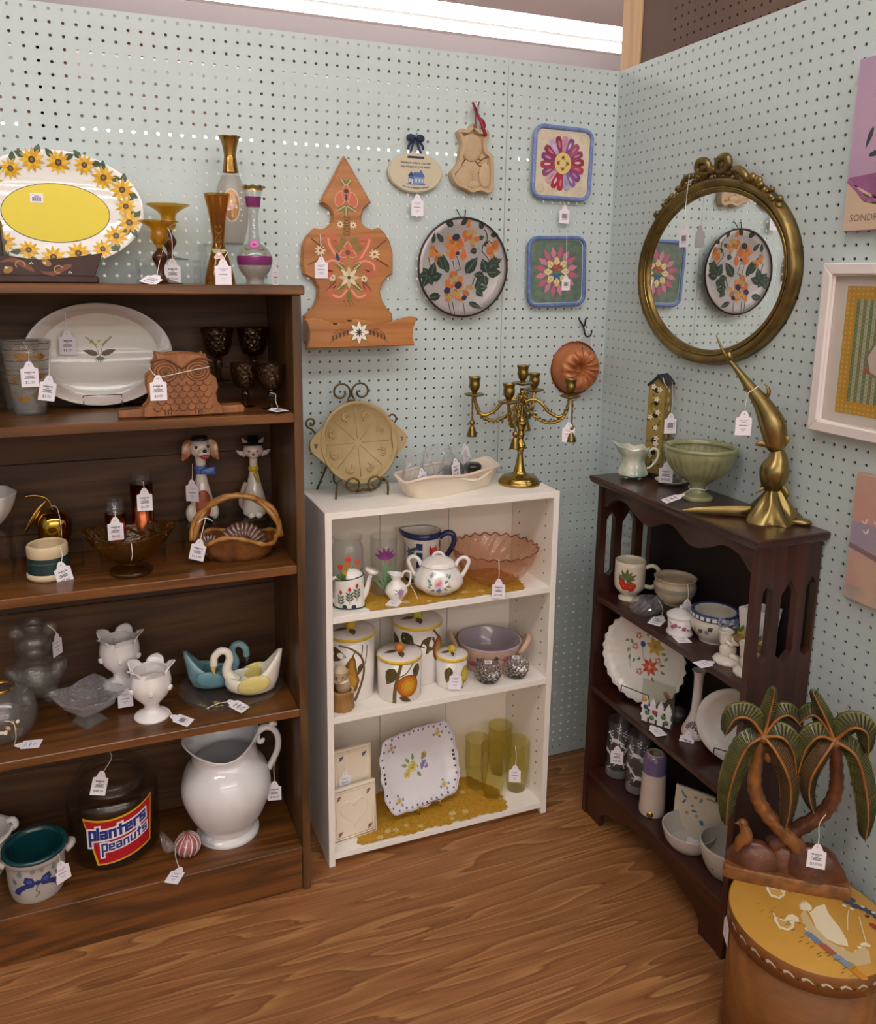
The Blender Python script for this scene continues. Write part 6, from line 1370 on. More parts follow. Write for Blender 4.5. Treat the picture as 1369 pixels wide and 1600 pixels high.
def p_big(P, r, h):
    P.strip([(-.03, .148), (.0, .142), (.026, .118), (.034, .08), (.024, .04), (.010, .004)], (.004, .007), '#6a5830', 6); P.strip([(.036, .095), (.042, .12), (.044, .145)], .0025, '#6a5830', 4); P.strip([(.026, .118), (.030, .135), (.030, .148)], .0025, '#6a5830', 3)
    P.leaf(-.062, .125, .052, .040, -.1, OL, '#7a6c40'); P.leaf(.028, .100, .032, .014, -1.9, OL, '#7a6c40')
    P.blob([(.0, .118), (.008, .122), (.012, .112), (.016, .08), (.022, .056), (.014, .030), (-.010, .022), (-.034, .034), (-.038, .056), (-.022, .084), (-.008, .106)], '#8a5a26', 4); P.blob([(.0, .112), (.006, .112), (.010, .085), (.016, .056), (.008, .036), (-.010, .030), (-.026, .040), (-.030, .056), (-.014, .086)], '#b8842f', 4); P.ell(-.004, .056, .016, .020, '#c99a38', .4, 14, 3)
    P.strip([(.004, .118), (.008, .128), (.016, .134)], .0025, '#4a3c22', 3)
canister((-.792, -.115, WB_), .060, .158, 'tallest white canister painted with a pear, behind the mouse', p_big, M('#c9a02a', .4), True, .014)
def p_back(P, r, h):
    P.leaf(.048, .128, .064, .044, -2.35, OL, '#7a6c40'); P.leaf(-.040, .142, .05, .036, -.9, OLD, '#6a5c38'); P.strip([(-.03, .125), (.0, .112), (.02, .105)], .0035, '#5a4a28', 4); P.strip([(.045, .148), (.06, .13), (.07, .12)], .006, '#6a5830', 3); fruit(P, .066, .09, .022, .034, ('#7d3a2a', '#a05a30', '#b88a38', '#c0a048')); P.leaf(-.056, .10, .04, .03, 2.2, OL)
canister((-.6033, -.092, WB_), .0635, .150, 'large white canister painted with leaves, at the back', p_back, M('#b8b032', .4), True, .0145)
loc = (-.399, -.108, WB_); t = thing('casserole_dish', 'pink stoneware dish with tulips and two upright handles', 'dish', loc, look(*loc[:2]))
PKS = M('#c9a58e', .4, coat=.2, var='#d0ae98', vs=40.); pr = cat([(.062, 0), (.066, .005), (.074, .035), (.082, .060), (.086, .074)], 4)
mk('body', *lathe([(0, 0)]+pr, 48), PKS, t); mk('lilac_lining', *lathe([(.086, .0735), (.0875, .077), (.083, .079), (.080, .075), (.070, .035), (.058, .010), (0, .008)], 48), M('#a79aa2', .15, coat=.4), t, label='glossy lilac grey lining')
for s in (-1, 1): mk('handle', *tube([(s*.076, -.03, .045), (s*.092, -.026, .066), (s*.1045, -.010, .084), (s*.1045, .012, .084), (s*.092, .028, .066), (s*.076, .03, .045)], [.006, .007, .0075, .0075, .007, .006], 10, n=4, flat=.7), PKS, t)
P = Paint()
for x, z in ((.046, .05), (-.004, .042), (-.046, .028)): P.leaf(x-.010, z-.002, .024, .014, .2, '#9a4a64'); P.leaf(x-.008, z+.002, .020, .010, .4, '#b8687e'); P.strip([(x-.010, z), (x-.030, z+.004)], .002, '#4f5a3a'); P.leaf(x-.022, z+.003, .013, .008, 2.2, '#3f4a34'); P.leaf(x-.024, z+.002, .012, .007, -2., '#4a5638')
P.put('painted_tulips', on_lathe(pr), t)
CRV = M('#fbfbfd', .03, trans=1., ior=1.5)
for loc, lb_ in (((-.4434, -.190, WB_), 'cut crystal ball votive, left of the pair before the pink dish'), ((-.362, -.190, WB_), 'cut crystal ball votive, right of the pair near the side panel')):
    t = thing('crystal_votive', lb_, 'votive', loc, look(*loc[:2]), 'cut crystal votives')
    pr = cat([(.020, 0), (.028, .007), (.0350, .026), (.030, .046), (.020, .058)], 4)
    mk('crystal', *lathe(vessel(pr, .006, .012), 26, lambda a, r, z, i: (r*(1+.07*cos(13*a)*cos(z*420)), z)), CRV, t, smooth=False)
    o_ = tag(t, (0, -.010, .0622), (-1.35, 0, .1), 'sticker', scale=.7)
# mouse in a stump
loc = (-.8365, -.190, WB_); t = thing('mouse_figurine', 'little mouse figurine sitting in a tree stump planter', 'figurine', loc, look(*loc[:2]))
BRK = M('#8e6636', .7, var='#a67c48', vs=40., bump=1., nscale=60.)
mk('stump', *lathe(vessel(cat([(.0275, 0), (.029, .006), (.027, .03), (.0285, .050)], 3), .006, .036), 40, lambda a, r, z, i: (r*(1+.03*cos(9*a)+.02*cos(17*a+z*30)), z)), BRK, t)
MF = M('#b59a7c', .6, var='#a5886a', vs=60.)
mk('mouse_body', *ball((.003, 0, .058), .019, .017, .022), MF, t); mk('mouse_head', *join(ball((-.004, -.006, .086), .0165, .015, .014), ball((-.006, -.021, .082), .007, .008, .006)), MF, t)
for s in (-1, 1): mk('ear', *ball((-.004+s*.013, .0, .096), .008, .003, .008), MF, t); mk('eye', *ball((-.005+s*.007, -.0195, .089), .0017), M('#15100c', .2), t)
mk('bonnet', *lathe(cat([(.017, .094), (.014, .104), (.006, .110), (0, .111)], 3), 20), M('#cbb79a', .7), t, loc=(-.004, .001, 0)); mk('collar', *lathe([(.018, .072), (.020, .075), (.014, .078)], 20), M('#e0d4c4', .6), t, loc=(-.002, -.003, 0))
mk('tail', *tube([(.019, -.006, .06), (.026, -.012, .056), (.024, -.016, .046)], .003, 8, n=3), MF, t)
# ================================================================ white bookcase: bottom shelf
doily('lace_doily', [(-.80, -.222), (-.6915, -.2255), (-.5398, -.222), (-.395, -.2265), (-.375, -.15), (-.42, -.06), (-.55, -.04), (-.70, -.04), (-.79, -.08)], WC, 'mustard yellow lace doily on the bottom white shelf')
ZC = WC+.0036
def htile(loc, rz, rx, w, h, label, heart=True):
    t = thing('ceramic_tile', label, 'tile', loc, rz, 'cream flowered tiles', rx=rx); TC = M('#ecdfc8', .2, coat=.3)
    V, F = slab([(-w, 0), (w, 0), (w, 2*h), (-w, 2*h)], .006, -.004, .002); mk('tile_body', V, F, TC, t, smooth=False)
    fr = [tube([(-w+.006, -.004, .006), (w-.006, -.004, .006), (w-.006, -.004, 2*h-.006), (-w+.006, -.004, 2*h-.006)], .0022, 6, closed=True), tube([(-w+.012, -.004, .012), (w-.012, -.004, .012), (w-.012, -.004, 2*h-.012), (-w+.012, -.004, 2*h-.012)], .0012, 6, closed=True)]
    mk('raised_border', *join(*fr), TC, t)
    if heart: mk('raised_heart', *tube([(.60*w*sin(a)**3, -.0042, h+.004+(.036*(13*cos(a)-5*cos(2*a)-2*cos(3*a)-cos(4*a))/15)) for a in [2*pi*k/48 for k in range(48)]], .0016, 6, closed=True), TC, t)
    P = Paint()
    for sx in (-1, 1):
        for sz in (-1, 1):
            x, z = sx*(w-.021), h+sz*(h-.023); c = '#8a4a58' if heart else '#4a4880'
            P.petals(x, z, .0055, 5, c, '#b88a98', .6); P.leaf(x, z, .010, .004, .7, c); P.leaf(x, z, .010, .004, -2.2, '#6a5a68')
    P.put('flower_sprigs', on_front(-.004), t); return t
htile((-.806, -.190, WC+.0005), .12, -.10, .0615, .0700, 'cream square tile with a raised heart and tiny flowers, in front')
t = htile((-.800, -.150, WC+.0005), .08, -.02, .0520, .113, 'taller cream flowered tile standing behind the heart tile', False)
tag(t, (-.022, -.008, .165), (0, 0, 0), style='soft', hang=[(-.022, -.006, .20), (-.022, -.008, .18)])
# floral tray on stand
t = thing('porcelain_tray', 'square porcelain tray with yellow roses, scalloped rim and pierced handles', 'tray', (-.601, -.152, ZC+.004), .20, rx=-.30)
N_ = 96; zc = .112
def trayr(a):
    c_, s_ = cos(a), sin(a); k = (abs(c_/.118)**4.5+abs(s_/.100)**4.5)**(-1/4.5); return k*(1+.030*cos(16*a)*.6+.012*cos(8*a+.4))
V = []; F = []
for f, y in ((0.02, .0), (.35, 0), (.70, 0), (.80, -.006), (.92, -.011), (1., -.013), (1.0, -.009), (.8, .004), (.3, .005), (.02, .005)):
    for k in range(N_): a = 2*pi*k/N_; r = trayr(a)*f; V.append((r*cos(a), y, zc+r*sin(a)))
for i in range(9):
    for k in range(N_): F.append((i*N_+k, i*N_+(k+1) % N_, (i+1)*N_+(k+1) % N_, (i+1)*N_+k))
mk('tray_body', V, F, M('#e9e6ea', .08, coat=.4), t)
mk('beaded_rim', *tube([(trayr(a)*cos(a), -.0135, zc+trayr(a)*sin(a)) for a in [2*pi*k/192 for k in range(192)]], [.0018+.0007*(k % 2) for k in range(192)], 6, closed=True), M('#d6d2dc', .15, coat=.4), t)
def onr(u, v, q):
    f = min(1., sqrt(u*u+v*v)/trayr(atan2(v, u))); y = 0 if f < .7 else -(.006*(f-.7)/.1 if f < .8 else .006+.005*(f-.8)/.12 if f < .92 else .011+.002*(f-.92)/.08); return (u, y-q, zc+v)
P = Paint()
for sx in (-1, 1):
    for j in (-1, 0, 1): P.blob([(sx*.105, j*.011-.0035), (sx*.112, j*.011-.0035), (sx*.112, j*.011+.0035), (sx*.105, j*.011+.0035)], '#4a3a24', 1)
GLZ = M('#cfd0c4', .1, coat=.4)
for k in range(40):
    a = 2*pi*k/40+.05; 
    if abs(sin(a)) > .25: P.ell(trayr(a)*.93*cos(a), trayr(a)*.93*sin(a), .0036, .003, ['#6a5a98', '#7d70a8', '#4f4a80', '#8a7ab0'][k % 4], a, n=7)
for a in (.75, 2.4, 3.9, 5.5):
    r = trayr(a)*.74; P.rose(r*cos(a), r*sin(a), .0085, '#d0b860', '#dcc884', '#b0933c'); 
    for q in range(4): P.petals(r*cos(a)+.012*cos(q*1.7), r*sin(a)+.012*sin(q*1.7), .004, 5, '#7a6aa8', None, .6)
for x, z, r in ((-.018, .004, .016), (-.036, -.010, .012)): P.rose(x, z, r, '#d2bc5c', '#e0d088', '#b89a40')
P.rose(.022, .024, .009, '#d8b460', '#c99a58', '#b8783c')
for k in range(12): P.petals(.010+.004*(k % 5), -.008+.005*(k % 4), .0045, 5, '#8070b0', '#c8b0d0', .6)
for x, z, a in ((-.026, .016, 2.2), (-.034, .010, 2.8), (-.006, -.014, -.9), (.012, .014, .8), (-.014, .02, 1.5)): P.leaf(x, z, .018, .010, a, '#8aa878')
P.put('painted_decoration', onr, t, off=.0004, eps=.00002)['kind'] = 'stuff'
wire_stand(t, .034, .03, rise=.05, front=.008, mat=GOLD, hook=.012)
for v_ in t.children:
    pass
# olive tumblers
YG = GL('#f3eec6', .03, 1.5, .035, '#d0c058', bump=.35, bscale=45.); 
pr = cat([(.0245, 0), (.0262, .006), (.0325, .05), (.0345, .09), (.0340, .125), (.0350, .146)], 4)
yt = None
for i, (loc, lb_) in enumerate((((-.4255, -.105, ZC), 'olive yellow glass tumbler at the back left of the four'), ((-.3325, -.060, WC), 'olive yellow glass tumbler at the back right of the four'), ((-.4000, -.155, ZC), 'olive yellow glass tumbler at the front left of the four'), ((-.3240, -.148, WC), 'olive yellow glass tumbler with a price tag, front right of the four'))):
    t = thing('glass_tumbler', lb_, 'glass', loc, look(*loc[:2]), 'olive yellow tumblers')
    if yt is None: yt = mk('tumbler', *lathe(vessel(pr, .0025, .008), 40, lambda a, r, z, i: (r*(1+.008*cos(10*a+z*60)), z)), YG, t)
    else: like(yt, t)
    if i == 3: tag(t, (-.004, -.037, .088), (0, 0, .05), style='soft', hang=[(-.006, -.034, .148), (-.002, -.037, .12)])
# ================================================================ right wall (things here face -x)
RZ = -pi/2            # local -y looks towards -x; local +x runs towards -y (away from the corner)
def rw(n, label, cat_, y, z, d=0., group=None, ry=0.): return thing(n, label, cat_, (RX-d, y, z), RZ, group, ry=ry)
t = rw('oval_mirror', 'oval mirror in an antique gilt frame with carved bow crest', 'mirror', -.4225, 1.449)
GILT = M('#8f7846', .32, .85, var='#6f5c36', vs=25., bump=.4, nscale=120.); GILTD = M('#6a583a', .4, .8, var='#54462e', vs=20.)
A_, B_ = .259, .2105
def oring(a, b, sec, mat, name, n=72, wob=0.):
    V = []; F = []; m_ = len(sec)
    for k in range(n):
        q = 2*pi*k/n
        for r, y in sec: V.append(((a+r)*cos(q), y, (b+r)*sin(q)))
    for k in range(n):
        for i in range(m_): F.append((k*m_+i, k*m_+(i+1) % m_, ((k+1) % n)*m_+(i+1) % m_, ((k+1) % n)*m_+i))
    return mk(name, V, F, mat, t)
oring(A_, B_, [(-.034, -.010), (-.034, -.016), (-.028, -.020), (-.022, -.016), (-.016, -.024), (-.008, -.028), (-.002, -.022), (.0, -.010), (.002, .0), (-.03, 0)], GILT, 'frame')
mk('beaded_edge', *tube([((A_-.024)*cos(q), -.019, (B_-.024)*sin(q)) for q in [2*pi*k/240 for k in range(240)]], [.0014+.0012*(k % 2) for k in range(240)], 6, closed=True), BRASS, t)
mi_ = M('#f2f4f2', .0, 1.); mk('mirror_glass', [(0, -.011, 0)]+[((A_-.031)*cos(2*pi*k/72), -.011, (B_-.031)*sin(2*pi*k/72)) for k in range(72)], [(0, 1+(k+1) % 72, 1+k) for k in range(72)], mi_, t, smooth=False)
random.seed(21); cr_ = []
for k in range(44):
    q = pi/2+(k/43-.5)*1.75; r_ = random.uniform(-.004, .012); cr_.append(ball(((A_+r_)*cos(q), -.020+random.uniform(-.004, .004), (B_+r_)*sin(q)), random.uniform(.006, .011), .007, random.uniform(.005, .009), 10, 6, (0, random.uniform(0, 3), 0)))
mk('crest_leaves', *join(*cr_), GILT, t, label='carved gilt foliage along the top')
for s in (-1, 1):
    mk('crest_bow', *join(tube([(s*.010, -.024, B_+.012), (s*.020, -.028, B_+.034), (s*.044, -.028, B_+.036), (s*.050, -.026, B_+.018), (s*.028, -.024, B_+.008), (s*.010, -.024, B_+.012)], [.006, .008, .009, .008, .006, .005], 10, n=4), ball((s*.032, -.026, B_+.022), .012, .006, .010)), GILT, t)
    mk('crest_scroll', *tube([(s*.06, -.024, B_+.008), (s*.085, -.026, B_+.006), (s*.105, -.024, B_-.012), (s*.095, -.024, B_-.018), (s*.088, -.024, B_-.010)], [.006, .008, .007, .005, .004], 10, n=4), GILT, t)
mk('crest_knot', *ball((0, -.026, B_+.014), .012, .008, .010), GILT, t)
tag(t, (-.072, -.034, .105), (0, 0, .0), style='code', hang=[(-.066, -.036, B_+.01), (-.071, -.036, .16)], scale=1.0)
# framed textile bird
FWH = M('#e6dcd8', .45); f_y0, f_z1, f_z0 = -.758, 1.465, 1.1425; W_ = .27; cy_ = f_y0-W_/2; cz_ = (f_z0+f_z1)/2; hw, hh = W_/2, (f_z1-f_z0)/2
t = rw('framed_picture', 'white framed fabric picture of a pale bird on green stripes', 'picture', cy_, cz_)
for n, g in (('frame_rail', [(-hw, -hh), (hw, -hh), (hw-.022, -hh+.022), (-hw+.022, -hh+.022)]), ('frame_rail', [(-hw, hh), (hw, hh), (hw-.022, hh-.022), (-hw+.022, hh-.022)]), ('frame_stile', [(-hw, -hh), (-hw, hh), (-hw+.022, hh-.022), (-hw+.022, -hh+.022)]), ('frame_stile', [(hw, -hh), (hw, hh), (hw-.022, hh-.022), (hw-.022, -hh+.022)])):
    V, F = slab(g, 0, -.030, .003); mk(n, V, F, FWH, t, smooth=False)
mk('frame_lip', *tube([(x, -.020, z) for x, z in ((-hw+.022, -hh+.022), (hw-.022, -hh+.022), (hw-.022, hh-.022), (-hw+.022, hh-.022))], .0035, 4, closed=True), FWH, t, smooth=False)
mk('mat_board', *box(-hw+.02, hw-.02, -.010, -.004, -hh+.02, hh-.02), M('#d8cec2', .8), t, smooth=False)
mk('glazing', *box(-hw+.021, hw-.021, -.0175, -.0165, -hh+.021, hh-.021), GL('#fbfbfb', .01, 1.4), t, smooth=False)
P = Paint(); ix, iz = hw-.046, hh-.042; YG1, YG2 = '#c79a3e', '#d8b45e'
P.rect(-ix, ix, -iz, iz, YG1)
nx_, nz_ = 18, 26
for i in range(nx_):
    for j in range(nz_):
        x, z = -ix+(i+.5)*2*ix/nx_, -iz+(j+.5)*2*iz/nz_
        if min(ix-abs(x), iz-abs(z)) < .022: P.ell(x, z, .0028, .0028, YG2, n=4); P.k -= 1
P.k += 1; jx, jz = ix-.024, iz-.024; P.rect(-jx, jx, -jz, jz, '#b8b49a'); ns = 9
for i in range(ns):
    x0 = -jx+i*2*jx/ns; P.rect(x0, x0+jx/ns, -jz, jz, '#7c8450' if i % 2 else '#6f8460')
P.k += 1
for i in range(ns*2):
    for j in range(24): P.ell(-jx+(i+.5)*jx/ns, -jz+(j+.5)*2*jz/24, .0016, .0022, '#98a078' if i % 2 == 0 else '#8f8a78', n=4); P.k -= 1
P.k += 2
P.blob([(.0, -.05), (-.025, -.040), (-.034, -.010), (-.020, .018), (.004, .036), (.006, .060), (.030, .070), (.060, .05), (.066, -.02), (.04, -.05)], '#8a8070', 3); P.blob([(.002, -.046), (-.021, -.036), (-.029, -.010), (-.016, .014), (.008, .032), (.010, .056), (.030, .065), (.056, .047), (.062, -.02), (.04, -.046)], '#d4c6b8', 3)
P.rect(-.005, .012, .064, .078, '#c8402c'); P.rect(-.036, -.024, -.040, -.031, '#b8604c'); 
for k in range(5): P.rect(-.026+.006*k, -.018+.006*k, .104-.008*k, .112-.007*k, ['#33442f', '#2f3a2c', '#5a3a3a'][k % 3])
P.put('fabric_collage', on_front(-.0105), t, off=.0004, eps=.00004)
# purple canvas
def canvas(label, y0, z0, z1, w, d, roll=0.):
    t = rw('canvas_painting', label, 'painting', y0-w/2, (z0+z1)/2, 0., 'canvas paintings on the right wall', roll); h = (z1-z0)/2
    return t, w/2, h
t, hw, hh = canvas('purple canvas painting of dark leaves, signed in the corner', -.783, 1.523, 1.825, .26, .018)
mk('canvas', *box(-hw, hw, -.018, 0, -hh, hh, .0015), M('#b58fae', .7), t, smooth=False)
P = Paint(); P.rect(-hw+.001, hw-.001, -hh+.001, hh-.001, M('#bd9cb2', .7, var='#b296b2', vs=9.)); P.blob([(-hw+.001, -.055), (hw-.001, -.04), (hw-.001, -.115), (-hw+.05, -.095)], M('#8a5078', .7, var='#9a6088', vs=20.), 1)
P.blob([(-hw+.001, -.060), (-hw+.001, -hh+.001), (hw-.001, -hh+.001), (hw-.001, -.125), (-hw+.04, -.100)], M('#cdb49a', .7), 1); P.strip([(-hw+.001, -.060), (-hw+.045, -.096), (hw, -.125)], .006, '#9a5a90')
for x, z, l, a in ((-.085, .03, .04, -1.9), (-.075, .05, .04, -1.3), (-.09, -.02, .03, .2), (-.06, .075, .05, 1.0), (-.05, .04, .05, .3), (-.04, .0, .05, -.6), (-.07, .09, .035, 1.9), (-.01, .06, .06, .8), (.0, .02, .06, -.2)): P.leaf(x, z, l, .010, a, '#35404c')
P.text('SONDRA', -hw+.014, -hh+.017, .018, '#7a6258', 'LEFT'); P.put('painted_scene', on_front(-.018), t, off=.0003, eps=.00004)
t, hw, hh = canvas('pink canvas seascape with gulls and dune grass', -.872, .832, 1.079, .26, .014)
mk('canvas', *box(-hw, hw, -.014, 0, -hh, hh, .0015), M('#c49a90', .7), t, smooth=False)
P = Paint(); P.rect(-hw+.001, hw-.001, .03, hh-.001, M('#c49286', .7, var='#c2a28e', vs=9.)); P.rect(-hw+.001, hw-.001, -.02, .03, M('#9a90a0', .7, var='#a898a0', vs=14.)); P.rect(-hw+.001, hw-.001, -hh+.001, -.02, M('#bd948a', .7, var='#c8a890', vs=10.))
P.strip([(-hw, -.018), (-.02, -.036), (hw, -.05)], .010, '#8a7076', 4); P.rect(-hw+.001, hw-.001, -hh+.001, -hh+.03, M('#c9ab92', .7, var='#a89a90', vs=16.))
for k in range(22): P.strip([(-.055+.004*k, -.075), (-.060+.0045*k+random.uniform(-.01, .01), -.045+random.uniform(-.015, .015))], .003, random.choice(['#6a6a34', '#8a8044', '#54562c']))
for x, z in ((-.095, .012), (-.075, .035), (-.06, .008), (-.10, .03)): P.leaf(x, z, .014, .004, 1.2, '#e0d4cc'); P.leaf(x, z, .010, .004, 2.6, '#d8ccc4')
P.put('painted_scene', on_front(-.014), t, off=.0003, eps=.00004)
# ================================================================ dark bookcase: top
D0, DA, DB_, DC = .944, .629, .375, .130
LUS = M('#d8d4be', .12, coat=.6, var='#8fa898', vs=22.)
loc = (-.112, -.305, D0); t = thing('creamer', 'pearly green and cream porcelain creamer with pointed spout', 'creamer', loc, look(*loc[:2]))
pr = cat([(.022, .004), (.0345, .010), (.034, .018), (.027, .040), (.0275, .055), (.034, .068), (.037, .078)], 4)
mk('body', *lathe(vessel(pr, .002, .010), 56, lambda a, r, z, i: (r*(1+.05*cos(6*a)*(z > .01))*(1+.40*max(0, (z-.055)/.023)*max(0, -cos(a))**5), z+max(0, (z-.06)/.018)*(.012*max(0, -cos(a))**4+.003*cos(6*a)))), LUS, t)
mk('handle', *tube([(.032, 0, .066), (.046, 0, .078), (.058, 0, .070), (.054, 0, .048), (.040, 0, .030), (.033, 0, .028)], [.003, .0035, .0035, .003, .003, .003], 8, n=6), M('#e2ded0', .12, coat=.5), t)
for k in range(4): a = k*pi/2+.8; mk('foot', *ball((.022*cos(a), .022*sin(a), .004), .006, .006, .0042, 10, 6), LUS, t)
tag(t, (.0, -.012, .0006), (-1.57, 0, .5), style='soft', scale=.9) if False else None
# birdhouse tower
loc = (-.040, -.300, D0); t = thing('birdhouse_tower', 'tall narrow painted birdhouse with white blossoms and dark roof', 'birdhouse', loc, look(*loc[:2])-.45)
OCH = M('#a08844', .6, var='#8a7338', vs=20.); w, d, H = .0215, .021, .235
V, F = slab([(-w, .008), (w, .008), (w, H), (0, H+.020), (-w, H)], d, -d, .0); mk('tower', V, F, OCH, t, smooth=False)
mk('base', *box(-w-.003, w+.003, -d-.003, d+.003, 0, .010, .001), M('#2a2a2e', .5), t, smooth=False)
for s in (-1, 1): mk('roof_slope', *xf(box(-.001, .034, -d-.006, d+.006, 0, .005), (0, 0, H+.020), (0, .76 if s > 0 else pi-.76, 0)), M('#23252c', .45), t, smooth=False)
P = Paint(); random.seed(8)
for k in range(40): P.leaf(random.uniform(-.018, .014), random.uniform(.02, H-.01), .008, .005, random.uniform(0, 6.3), random.choice(['#5f5a30', '#4a4e38', '#6a5a58', '#4f4a5a', '#b09a50']))
for k in range(7): P.ell(.001, H-.016-.031*k, .0066, .0066, '#15140f', n=12)
for x, z in ((-.008, .228), (.008, .222), (.002, .197), (.006, .165), (-.012, .152), (.003, .126), (.007, .100), (.006, .086), (.006, .040), (-.008, .055)): P.petals(x, z, .0075, 5, '#e8e0cc', '#a8903a', .6, rc=.2)
P.put('painted_blossoms', on_front(-d), t, eps=.00002)
P = Paint()
for k in range(30): P.leaf(random.uniform(-.018, .012), random.uniform(.02, H-.01), .008, .005, random.uniform(0, 6.3), random.choice(['#5f5a30', '#4a4e38', '#6a5a58', '#b09a50']))
for k in range(9): P.petals(random.uniform(-.014, .014), .035+.023*k, .007, 5, '#ddd2bc', '#a8903a', .6, rc=.2)
P.put('painted_blossoms_side', lambda u, v, q: (w+q, u, v), t, eps=.00002)
tag(t, (w+.012, -.004, .160), (0, 0, .9), style='code', hang=[(w+.016, -.02, H+.012), (w+.015, -.008, .2)])
mk('tag_loop', *tube([(.016, -.026, H+.018), (.022, -.027, H+.004), (.030, -.026, H-.006)], .0009, 5), STRING, t)
# green pedestal planter
GRC = M('#94966f', .2, coat=.45, var='#82855f', vs=30.)
loc = (-.0915, -.5205, D0); t = thing('pedestal_planter', 'sage green ribbed pottery planter on a pedestal foot', 'planter', loc, look(*loc[:2]))
pr = cat([(.0345, 0), (.0335, .008), (.020, .016), (.0175, .028), (.024, .038), (.058, .066), (.0765, .103), (.0785, .120)], 4)
mk('planter', *lathe(vessel(pr, .005, .05), 210, lambda a, r, z, i: (r*(1+.03*abs(cos(15*a))*max(0, min(1, (z-.04)/.02))*(z < .108)), z)), GRC, t)
mk('rim', *lathe([(.0765, .113), (.0805, .116), (.0805, .122), (.0765, .124), (.072, .122), (.071, .114)], 60), GRC, t)
mk('cord', *tube([(.0195*cos(a), .0195*sin(a), .026+.002*sin(3*a)) for a in [2*pi*k/20 for k in range(20)]], .0012, 6, closed=True), STRING, t)
tag(t, (-.030, -.040, .016), (-1.25, 0, -1.1), price='$24.00', hang=[(-.012, -.016, .026), (-.026, -.034, .02)])
loc = (-.0560, -.385, D0); t = thing('covered_dish', 'small white saucer and cup with green pattern behind the planter', 'dish', loc, look(*loc[:2]))
mk('saucer', *lathe(vessel(cat([(.022, 0), (.030, .004), (.040, .010)], 3), .002), 36), M('#dcdad0', .2, coat=.3), t); mk('cup', *lathe(vessel(cat([(.018, .005), (.026, .018), (.030, .034)], 3), .002), 36), M('#d2d4c4', .25, coat=.3, var='#6f8a72', vs=60.), t)
tag(t, (-.014, -.038, .055), (.1, 0, .0), price='$18.00', hang=[(-.012, -.028, .040), (-.014, -.038, .066)])
# brass sea creatures
q0 = (-.0766, -.7412, D0); rzb = look(*q0[:2]); t = thing('brass_sculpture', 'tall brass sculpture of two leaping sea creatures on a rock', 'sculpture', q0, rzb)
BR = M('#9c8856', .27, .92, var='#7f6e42', vs=10.)
random.seed(2)
def rock(a, r, z, i): return (r*(1+.14*sin(5*a+z*60)+.10*sin(3*a+1.3)-.06*cos(9*a)), z)
mk('rock_base', *lathe(solid(cat([(.056, 0), (.051, .008), (.036, .03), (.023, .050), (.014, .066)], 3)), 40, rock), BR, t, loc=(-.010, .035, 0))
mk('rock_toe', *ball((.046, .022, .006), .022, .013, .008), BR, t)
mk('tail_blade', *tube([(-.045, .035, .012), (-.09, .022, .012), (-.15, .005, .010), (-.185, -.005, .008)], [.014, .012, .008, .001], 10, n=4, flat=.45), BR, t)
mk('lower_body', *tube([(-.011, .035, .060), (-.013, .035, .078), (-.011, .035, .105), (-.008, .035, .128), (-.010, .035, .148)], [.012, .024, .029, .021, .013], 20, n=6), BR, t)
mk('upper_body', *tube([(-.010, .035, .146), (-.014, .035, .160), (-.024, .035, .200), (-.046, .035, .240), (-.068, .035, .268), (-.090, .035, .295)], [.013, .021, .0255, .018, .0125, .0075], 20, n=6), BR, t)
mk('beak', *tube([(-.068, .035, .268), (-.092, .035, .298), (-.122, .035, .334), (-.133, .035, .35), (-.146, .035, .376)], [.0125, .0075, .0042, .003, .0008], 12, n=5), BR, t)
mk('beak_notch', *tube([(-.114, .035, .326), (-.120, .035, .343)], [.006, .0065], 10), BRASSD, t)
for nm, pts, rr in (('fin', [(-.042, .035, .245), (-.036, .035, .268), (-.046, .035, .282)], [.006, .008, .001]), ('fin', [(-.024, .030, .156), (-.042, .026, .160), (-.052, .024, .156)], [.006, .006, .002]), ('fin', [(-.004, .032, .155), (.004, .028, .172), (.008, .027, .18)], [.007, .007, .002]), ('fin', [(.004, .03, .074), (.014, .026, .062), (.014, .025, .05)], [.006, .006, .002]), ('fin', [(-.024, .03, .070), (-.036, .026, .062), (-.044, .024, .055)], [.004, .003, .001])):
    mk(nm, *tube(pts, rr, 10, n=4, flat=.5), BRASSD, t)
mk('neck_string', *tube([(-.068+.0135*cos(a)*.75, .035-.0135*sin(a), .268+.0135*cos(a)*.6) for a in [2*pi*k/18 for k in range(18)]], .001, 5, closed=True), STRING, t)
tag(t, (-.078, .020, .222), (0, 0, .35), style='soft', hang=[(-.072, .02, .268), (-.077, .020, .245)])
